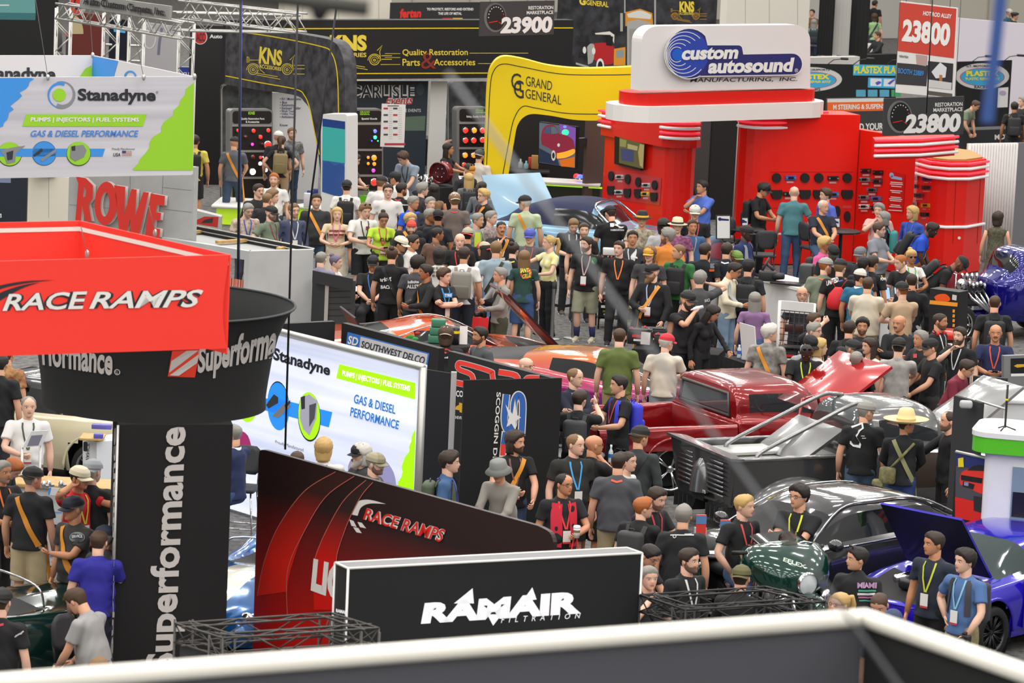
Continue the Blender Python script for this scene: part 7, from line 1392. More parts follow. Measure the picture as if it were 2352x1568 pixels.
HC={'k':'#231c18','d':'#35271e','b':'#4a3524','l':'#7d5f3e','y':'#c2a063','g':'#8b8780','w':'#c9c5be','r':'#a8602c','p':'#6b6076'}
SK={'1':'#e3b59c','2':'#d9a283','3':'#c98d68','4':'#a66d49','5':'#7a4c33','6':'#4a2e21'}
def add_hair(parent,TH,style,col):
 m=M(HC[col],.65,noise=(HC[col],60,.3));mb=MB();hl=hairline(style if style in 'rh' else 'n')
 th={'z':.005,'s':.014,'m':.026,'c':.034,'r':.009,'h':.010,'l':.022,'p':.014,'u':.014,'o':.03}[style]
 def d(t,l):
  v=np.clip(hl(t,l)/.18,0,1)**.6*th
  if style in 'com':v=v*(1+.22*np.sin(9*l+14*t)*np.sin(11*t-3*l))
  if style in 'sm':v=v+.012*np.exp(-(l/.7)**2)*np.clip(hl(t,l)/.2,0,1)*(t>.4)*(t<.95)
  return v-.002
 grid_shell(mb,lambda t,l:hl(t,l)>-.02,d,m,TH)
 if style in 'lo':
  ln=.36 if style=='l' else .2;rings=[]
  for k in range(8):
   u=k/7;z=.07-u*ln;w=.086+.014*math.sin(math.pi*min(u*1.2,1))-.03*max(0,u-.7);rings.append([Vector((w*math.sin(a)*1.0,-.012-(.085+.01*u)*math.cos(a)*(1.0 if k else .9),z))for a in[R(-115+230*q/14)for q in range(15)]]+[Vector((w*.8*math.sin(a),-.012-.055*math.cos(a),z))for a in[R(115-230*q/14)for q in range(15)]])
  mb.loft([[TH@p for p in r]for r in rings],m)
 if style=='p':mb.tube([TH@Vector(p)for p in((0,-.085,.06),(0,-.14,.06),(0,-.165,-.02),(0,-.15,-.13),(0,-.14,-.22))],[.022,.035,.036,.03,.008],m,10)
 if style=='u':mb.ell((0,-.07,.115),(.042,.042,.038),m,12,8,TH)
 return mb.build('hair',parent)
def add_beard(parent,TH,kind,col,skin='2'):
 w_=.45 if kind=='B' else .15;a_,b_=[[int(v[i:i+2],16)for i in(1,3,5)]for v in(HC[col],SK[skin])]
 m=M('#%02x%02x%02x'%tuple(int(p*(1-w_)+q*w_)for p,q in zip(a_,b_)),.8);mb=MB()
 if 'B' in kind:
  th=.005 if kind[:2]!='BB' else .018
  def mask(t,l):la=np.abs(l);return(t<np.interp(la,[0,.4,.8,1.2,1.5],[-.36,-.36,-.5,-.42,-.05]))&(la<1.62)&(t>-.99)&~((la<.30)&(t>-.6)&(t<-.4))
  grid_shell(mb,mask,lambda t,l:th*np.clip((1.7-np.abs(l))*3,0,1)*np.clip((-.2-t)*6,.1,1)+(.05 if kind=='BB' else .006)*np.clip((-.6-t)*2.5,0,1)*np.exp(-(l/.8)**2),m,TH,56,34)
 if 'M' in kind:mb.tube([TH@Vector(p)for p in((-.028,.088,-.046),(-.012,.1,-.037),(0,.101,-.036),(.012,.1,-.037),(.028,.088,-.046))],[.004,.008,.007,.008,.004],m,6)
 return mb.build('beard',parent)
def add_hat(parent,TH,code):
 k,c=code[0],code[1:8];c2=code[8:15]or c;m,m2=M(c,.7),M(c2,.7);mb=MB();nm='cap'
 if k in 'cC':
  rot=TH@Matrix.Rotation(R(-8),4,'X');fr=1 if k=='c' else-1
  grid_shell(mb,lambda t,l:t>.34,lambda t,l:.017+.012*np.clip(t-.3,0,1)*(np.cos(l)>-2),m,rot,36,24,.2,.9999)
  if c2!=c:
   mbf=MB();grid_shell(mbf,lambda t,l:(t>.34)&(np.abs(l)<1.0),lambda t,l:.0195+.012*np.clip(t-.3,0,1),m2,rot,36,24,.2,.96)
  o=mb.build('cap',parent)
  if c2!=c:mbf.build('front_panel',o)
  b=MB();top=[]
  for u in(0,.25,.5,.75,1):
   top.append([rot@Vector((.088*math.sin(a)*(1-.06*u),fr*(.09*math.cos(a)+.072*u*math.cos(a*.75)**.6*(1 if abs(a)<1.3 else .3)),.043-.018*u-.02*math.sin(a)**2))for a in[R(-72+144*q/12)for q in range(13)]])
  n=13;v=[p for r in top for p in r];lowv=[p-Vector((0,0,.005))for p in v];fs=[(i*n+j,i*n+j+1,(i+1)*n+j+1,(i+1)*n+j)for i in range(4)for j in range(12)]
  b.add(v,fs,m2,True);b.add(lowv,[f[::-1]for f in fs],m2,True);b.build('brim',o);return o
 prof={'K':([(.001,.145),(.06,.142),(.088,.125),(.1,.06),(.105,.045),(.15,.0),(.146,-.004),(.102,.04)],'bucket_hat'),'W':([(.001,.20),(.05,.205),(.075,.19),(.092,.13),(.1,.05),(.17,.045),(.24,.075),(.238,.068),(.17,.035),(.1,.04)],'straw_hat'),'F':([(.001,.15),(.05,.155),(.078,.14),(.095,.06),(.1,.045),(.16,.04),(.158,.034),(.1,.04)],'brim_hat'),'N':([(.001,.13),(.07,.125),(.115,.1),(.12,.08),(.1,.05)],'flat_cap')}[k]
 mb.lathe([(r,h)for r,h in prof[0]],m,28,'Z',TH@Matrix.Scale(1.12,4,(0,1,0))@Matrix.Translation((0,0,.0)));o=mb.build(prof[1],parent)
 if k in 'WF':b=MB();b.lathe([(.103,.048),(.101,.075),(.098,.078)],m2 if c2!=c else M('#5a4630',.7),28,'Z',TH@Matrix.Scale(1.12,4,(0,1,0)));b.build('hat_band',o)
 return o
def add_glasses(parent,TH,dark):
 m=M('#1a1a1c',.3);mb=MB()
 for s in(-1,1):
  mb.tube([TH@Vector((s*.033+.024*math.cos(a),.092-abs(math.cos(a))*.002,.006+.017*math.sin(a)))for a in[2*math.pi*q/14 for q in range(15)]],.0025,m,5,False)
  mb.tube([TH@Vector((s*.056,.09,.01)),TH@Vector((s*.079,.02,.012))],.0022,m,4)
  if dark:mb.ell((s*.033,.091,.006),(.024,.004,.017),M('#0c0c0e',.08),12,6,TH)
 mb.tube([TH@Vector((-.01,.098,.01)),TH@Vector((.01,.098,.01))],.0025,m,4);return mb.build('sunglasses' if dark else 'glasses',parent)
def add_hand(mb,W,E,side,m,curl=.5,point=False):
 Yv=Vector(W-E).normalized();out=Vector((side,.25,-.1 if Yv.z<-.5 else-.55));Zv=(out-Yv*out.dot(Yv)).normalized();Xv=Yv.cross(Zv)
 T=Matrix.Translation(Vector(W))@Matrix((Xv,Yv,Zv)).transposed().to_4x4();th=-side if True else side
 rings=[]
 for y,w,t in((-.03,.026,.021),(.0,.027,.019),(.03,.037,.017),(.065,.041,.015),(.09,.039,.012),(.096,.03,.008)):rings.append([T@Vector((w*math.cos(a),y,t*math.sin(a)))for a in[2*math.pi*q/10 for q in range(10)]])
 mb.loft(rings,m)
 for i,(x,L)in enumerate(((-.031,.062),(-.0105,.074),(.0105,.07),(.031,.056))):
  c=curl*(1+.12*i)
  if point and((i==0 and th<0)or(i==3 and th>0)):c=.05
  elif point:c=1.3
  p=Vector((x,.088,0));ang=0;pts=[p-Vector((0,.012,0))];pts.append(p)
  for q,f in((.42,.7),(.33,1.0),(.25,.7)):ang+=c*f;p=p+Vector((0,math.cos(ang),-math.sin(ang)))*L*q;pts.append(p)
  mb.tube([T@v for v in pts],[.0098,.0098,.009,.0083,.006],m,6)
 mb.tube([T@Vector(v)for v in((th*.02,.018,-.003),(th*.042,.045,-.012),(th*.05,.072,-.022),(th*.047,.094,-.03))],[.014,.0125,.011,.007],m,6)
 return T
def shoe(parent,a,foot_dir,col):
 mb=MB();rings=[]
 for y,w,h in((-.075,.03,.05),(-.06,.038,.095),(-.01,.04,.1),(.05,.043,.075),(.11,.048,.055),(.16,.042,.042),(.19,.02,.03)):rings.append([Vector((w*math.cos(q),y,.018+max(0,h*math.sin(q))if math.sin(q)>0 else .018))for q in[2*math.pi*k/12 for k in range(12)]])
 mb.loft(rings,M(col,.6));s=MB();s.loft([[Vector((v.x*1.06,v.y,z))for v in[Vector((.046*math.cos(q),.06+.135*math.sin(q),0))for q in[2*math.pi*k/16 for k in range(16)]]]for z in(0,.02)],M('#e4e2de' if col!='#f0efec' else '#c9c7c4',.6))
 o=mb.build('shoe',parent,Vector((a[0],a[1],a[2]-.085)));s.build('sole',o);return o
def band(mb,bv,path,w,m,front,lift=.008):
 a,b=[],[];d=Vector((0,-1 if front else 1,0));n=len(path);pp=[Vector((p[0],0,p[1]))for p in path]
 for i in range(n):
  t=(pp[min(i+1,n-1)]-pp[max(i-1,0)]).normalized();q=Vector((-t.z,0,t.x))*w/2;row=[]
  for s in(1,-1):
   o=pp[i]+q*s;o.y=2 if front else-2;h=bv.ray_cast(o,d)
   row.append((h[0]-d*lift)if h[0]else None)
  a.append(row[0]);b.append(row[1])
 last=None
 for i in range(n):
  for L in(a,b):
   if L[i]is None:
    nb=next((L[j]for j in sorted(range(n),key=lambda j:abs(j-i))if L[j]is not None),None)
    if nb is None:return
    L[i]=Vector((pp[i].x,nb.y,pp[i].z))
 v=a+b;k=n;mb.add(v+[p-d*.004 for p in v],[(i,i+1,k+i+1,k+i)for i in range(k-1)]+[(2*k+i,3*k+i,3*k+i+1,2*k+i+1)for i in range(k-1)],m,True)
def lerp2(p,q,n=10):return[(p[0]+(q[0]-p[0])*i/n,p[1]+(q[1]-p[1])*i/n)for i in range(n+1)]
PEOPLE={};WX=1.05
def person(key,x,y,a,ha,pose,top,bot,skin,hair,hat,ex,label):
 E=ex.split()if ex else[];opt={e[:2]:e[2:]for e in E}
 fem='fe' in opt;g=float(opt.get('gi',1.0));h=float(opt.get('ht',1.64 if fem else 1.77));lean=float(opt.get('le',0));hp=float(opt.get('hp',0));st=opt.get('st',rnd.choice('aab'));sh=float(opt.get('se',0))
 if sh:st='sit'
 k=h/1.75;drop=.88-(sh+.09)/k if sh else 0.0;shl=sh/k if sh else 0
 TU=Matrix.Translation((0,0,-drop))@Matrix.Translation((0,0,.92))@Matrix.Rotation(R(-lean),4,'X')@Matrix.Translation((0,0,-.92))
 TH=Matrix.Translation((0,.0,1.47))@Matrix.Rotation(R(ha-a),4,'Z')@Matrix.Rotation(R(hp),4,'X')@Matrix.Translation((0,.022,.168))@Matrix.Scale(1.06,4)
 htop={'':.118,'c':.148,'C':.148,'K':.145,'W':.205,'F':.155,'N':.13}[hat[:1]]+({'c':.03,'m':.02,'s':.01,'o':.02,'l':.02}.get(hair[:1],0)if not hat else 0)
 tip=TU@TH@Vector((0,0,htop));q=P(x,y,tip.z*k);rz=R(180+a);c,s=math.cos(rz),math.sin(rz)
 root=thing('person',label,'person',(q.x-k*WX*(tip.x*c-tip.y*s),q.y-k*WX*(tip.x*s+tip.y*c),0),rz);root.scale=(k*WX,k*WX,k)
 sk=M(SK[skin],.55);sleeve={'t':'s','p':'s','l':'l','k':'k','v':'s','j':'l'}[top[0]];tc=M(top[1:8],.85,noise=(top[9:16],float(top[17:]or 6),.25))if len(top)>9 else M(top[1:8],.85)
 hem=.86 if 'un' not in opt else .97
 sm,bv,A=shirt_mesh(pose,sleeve,g,fem,hem);me=sm.copy()if False else sm
 o=put('shirt' if top[0]!='j' else 'jacket',me,root);o.matrix_local=TU
 if not me.materials:me.materials.append(tc)
 o.material_slots[0].link='OBJECT';o.material_slots[0].material=tc
 pm,L=pants_mesh(bot[0],st,shl,g);bc=M(bot[1:8],.85,noise=(bot[9:16],40,.3))if len(bot)>9 else M(bot[1:8],.85)
 ob=put({'j':'trousers','s':'shorts','k':'skirt'}[bot[0]],pm,root)
 if not pm.materials:pm.materials.append(bc)
 ob.material_slots[0].link='OBJECT';ob.material_slots[0].material=bc
 mb=MB();G=TU@TH
 rings=[[TU@Vector((w*math.cos(t),d*math.sin(t),z))for t in[2*math.pi*j/14 for j in range(14)]]for z,w,d in((.84,.13,.09),(1.1,.115,.08),(1.3,.14,.09),(1.4,.12,.07),(1.455,.075,.062),(1.50,.057,.06),(1.58,.055,.062))]
 for i,r_ in enumerate(rings):
  if i>=5:rings[i]=[TU@((TU.inverted()@p).lerp(TH@Vector((p2.x*0+(TU.inverted()@p).x,(TU.inverted()@p).y-.015,(TU.inverted()@p).z-1.632)),.35 if i==5 else .8))for p,p2 in zip(r_,r_)]
 mb.loft(rings,sk)
 grid_shell(mb,None,0.0,sk,G,40,26)
 hm=M(HC[hair[1]]if len(hair)>1 else '#3a2a1e',.7);EW=M('#e8e2dc',.3);EI=M('#2a1c14',.2);LP=M('#9c5a4c' if skin<'5' else '#6a3a32',.5)
 for s_ in(-1,1):
  mb.ell((s_*.033,.077,.004),(.0135,.008,.0065),EW,8,5,G);mb.ell((s_*.033,.0835,.004),(.006,.004,.006),EI,8,5,G)
  mb.tube([G@Vector((s_*v[0],v[1],v[2]))for v in((.016,.092,.021),(.034,.089,.026),(.052,.076,.02))],[.003,.004,.002],hm,5)
  mb.ell((s_*.077,-.006,-.004),(.010,.019,.031),sk,8,6,G)
 mb.tube([G@Vector(v)for v in((-.024,.084,-.056),(-.01,.095,-.055),(.01,.095,-.055),(.024,.084,-.056))],[.002,.0058,.0058,.002],LP,6)
 for sd in(1,-1):
  S,El,W=A[sd];pts=[S*1,S*.5+El*.5,El-(El-S)*.08,El+(W-El)*.1,El*.65+W*.35,W]
  mb.tube([TU@Vector(p)for p in pts],[.05,.045,.041,.041,.042,.027]if not fem else[.042,.037,.034,.034,.034,.022],sk,10)
  cd=pose[0]if sd>0 else pose[1];T2=MB();add_hand(T2,W,El,sd,sk,.35 if cd in 'dDhfb' else .65,cd=='g');mb.add([TU@Vector(v)for v in T2.v],T2.f,sk,True)
 for hh,kk,aa in L:
  pts=[hh,hh*.5+kk*.5,kk,kk*.65+aa*.35,aa];mb.tube([Vector(p)for p in pts],[.082,.07,.052,.054,.034],sk,10)
 if 'sk' in opt:
  for hh,kk,aa in L:mb.tube([Vector(aa*.55+kk*.45),Vector(aa*.8+kk*.2),Vector(aa)],[.057,.05,.042],M(opt['sk'],.8),10)
 mb.build('body',root)
 shc=opt.get('sc',rnd.choice(('#1d1d1f','#2b2b2d','#f0efec','#5a4a3a','#3a3a40')))
 for hh,kk,aa in L:shoe(root,aa,0,shc)
 if hair and hair[0]!='x':add_hair(root,G,hair[0],hair[1])
 for b in('BB','BM','B','M'):
  if b in E or 'b:'+b in E:add_beard(root,G,b,opt.get('bc',hair[1]if len(hair)>1 else 'd'),skin);break
 if hat:add_hat(root,G,hat)
 if 'gl' in E:add_glasses(root,G,False)
 if 'sg' in E:add_glasses(root,G,True)
 if 'SG' in E:
  add_glasses(root,G@Matrix.Translation((0,-.012,.085))@Matrix.Rotation(R(25),4,'X'),True)
 if top[0]=='p' or 'co' in opt:
  mc=MB();cm=M(opt.get('co')or top[1:8],.8);mc.lathe([(.068,1.437),(.076,1.45),(.066,1.492),(.062,1.488),(.066,1.445)],cm,20,'Z',TU@Matrix.Translation((0,-.01,0)));mc.build('collar',root)
 if 'va' in opt:
  vb=MB();vm=M(opt['va'],.7)
  for sd in(1,-1):
   for fr in(True,False):band(vb,bv,[(sd*.085,1.43),(sd*.1,1.3),(sd*.1,1.1),(sd*.1,.92)],.11,vm,fr,.012)
  for fr in(False,):band(vb,bv,lerp2((0,1.42),(0,.92)),.12,vm,fr,.012)
  vb.v=[tuple(TU@Vector(v))for v in vb.v];vb.build('vest',root)
 if 'ln' in opt:
  lb=MB();lm=M(opt['ln'],.6)
  for sd in(1,-1):band(lb,bv,[(sd*.062,1.45),(sd*.066,1.40),(sd*.045,1.28),(sd*.006,1.14)],.018,lm,True)
  band(lb,bv,[(-.06,1.455),(0,1.44),(.06,1.455)],.02,lm,False,.01)
  lb.v=[tuple(TU@Vector(v))for v in lb.v]
  lo_=lb.build('lanyard',root)
  if 'bd' in E:
   hit=bv.ray_cast(Vector((0,2,1.06)),Vector((0,-1,0)))[0];yy=(hit.y if hit else .12)+.014
   for nm,mm,z0,hh_,in(('badge',WHITE,1.06,.13),('badge_strip',M(opt.get('bs','#c8404a'),.5),.985,.022)):mb2=MB();mb2.box((0,yy,z0),(.088,.006,hh_),mm,mat=TU);b2=mb2.build(nm,root if nm=='badge' else b2)
 if 'or' in opt:
  sd=1 if opt['or']!='-' else-1;sb_=MB();om=M(opt.get('oc','#dd922c'),.6)
  for fr in(True,False):band(sb_,bv,lerp2((sd*.115,1.445),(-sd*.155,.92),14),.052,om,fr,.012)
  z0=.94;sb_.add([Vector((-sd*.165,.10,z0)),Vector((-sd*.165,.02,z0)),Vector((-sd*.225,.03,.42)),Vector((-sd*.225,.11,.42)),Vector((-sd*.172,.10,z0)),Vector((-sd*.172,.02,z0)),Vector((-sd*.235,.03,.42)),Vector((-sd*.235,.11,.42))],[(0,1,2,3),(7,6,5,4),(0,3,7,4),(1,0,4,5),(2,1,5,6),(3,2,6,7)],om)
  sb_.v=[tuple(TU@Vector(v))for v in sb_.v];sb_.build('shoulder_strap',root)
 W=Matrix.Translation(root.location)@Matrix.Rotation(rz,4,'Z')@Matrix.Diagonal((k*WX,k*WX,k,1))
 if 'bp' in opt:
  bcx=M(opt['bp'],.7);hit=bv.ray_cast(Vector((0,-2,1.22)),Vector((0,1,0)))[0];yb=(hit.y if hit else-.13)-.085
  t=thing('backpack',opt.get('bl','').replace('_',' ')or 'backpack on '+label[:70],'backpack',root.location,rz);t.matrix_world=W@TU
  b=MB();b.bevbox((0,yb,1.18),(.30,.15,.44),bcx,.055,seg=3);b.build('main_bag',t);b=MB();b.bevbox((0,yb-.08,1.08),(.24,.07,.22),M(opt.get('b2',opt['bp']),.65),.03,seg=3);b.build('front_pocket',t)
  for sd in(1,-1):
   b=MB();band(b,bv,[(sd*.105,1.452),(sd*.112,1.40),(sd*.12,1.25),(sd*.13,1.08)],.05,bcx,True,.014);band(b,bv,[(sd*.105,1.452),(sd*.1,1.41),(sd*.09,1.36)],.05,bcx,False,.014);b.build('shoulder_strap',t)
  b=MB();b.tube([(-.03,yb+.02,1.39),(-.03,yb+.01,1.43),(.03,yb+.01,1.43),(.03,yb+.02,1.39)],.008,bcx,6);b.build('carry_handle',t)
 if 'ph' in opt:
  sd=-1 if opt['ph']=='-' else 1;S,El,Wr=A[sd];d=Vector(Wr-El).normalized();p=Vector(Wr)+d*.085+Vector((-.02*sd,.0,.03));t=MB();t.bevbox((0,0,0),(.075,.15,.009),M('#1c1d22',.2),.003);po=t.build('phone');po.matrix_world=W@TU@Matrix.Translation(p)@Matrix.Rotation(R(35),4,'X');tag(po,'dark phone held by '+label[:75],'phone')
 PEOPLE[key]=dict(root=root,W=W@TU,A=A,shirt=sm,k=k);return root
def print_on(key,items,name='shirt_print'):
 pr=PEOPLE[key];Wm=pr['W'];me=pr['shirt'];sf=Surf(bvh=BVHTree.FromPolygons([Wm@v.co for v in me.vertices],[tuple(p.vertices)for p in me.polygons]));mb=MB()
 for it in items:
  if isinstance(it[0],str):sf.text(mb,it[0],it[1],M(it[2],.7),.04,.016)
  elif len(it[0])==4 and it[0][0][1]==it[0][1][1]:sf.line(mb,[(it[0][0][0]+(it[0][1][0]-it[0][0][0])*q/8,(it[0][0][1]+it[0][2][1])/2)for q in range(9)],it[0][2][1]-it[0][0][1],M(it[1],.7),.012)
  else:sf.art(mb,it[0],M(it[1],.7),.011)
 if mb.f:
  Ri=(Matrix.Translation(pr['root'].location)@pr['root'].rotation_euler.to_matrix().to_4x4()@Matrix.Diagonal((pr['k']*WX,pr['k']*WX,pr['k'],1))).inverted();mb.v=[tuple(Ri@Vector(v))for v in mb.v];mb.build(name,pr['root'])
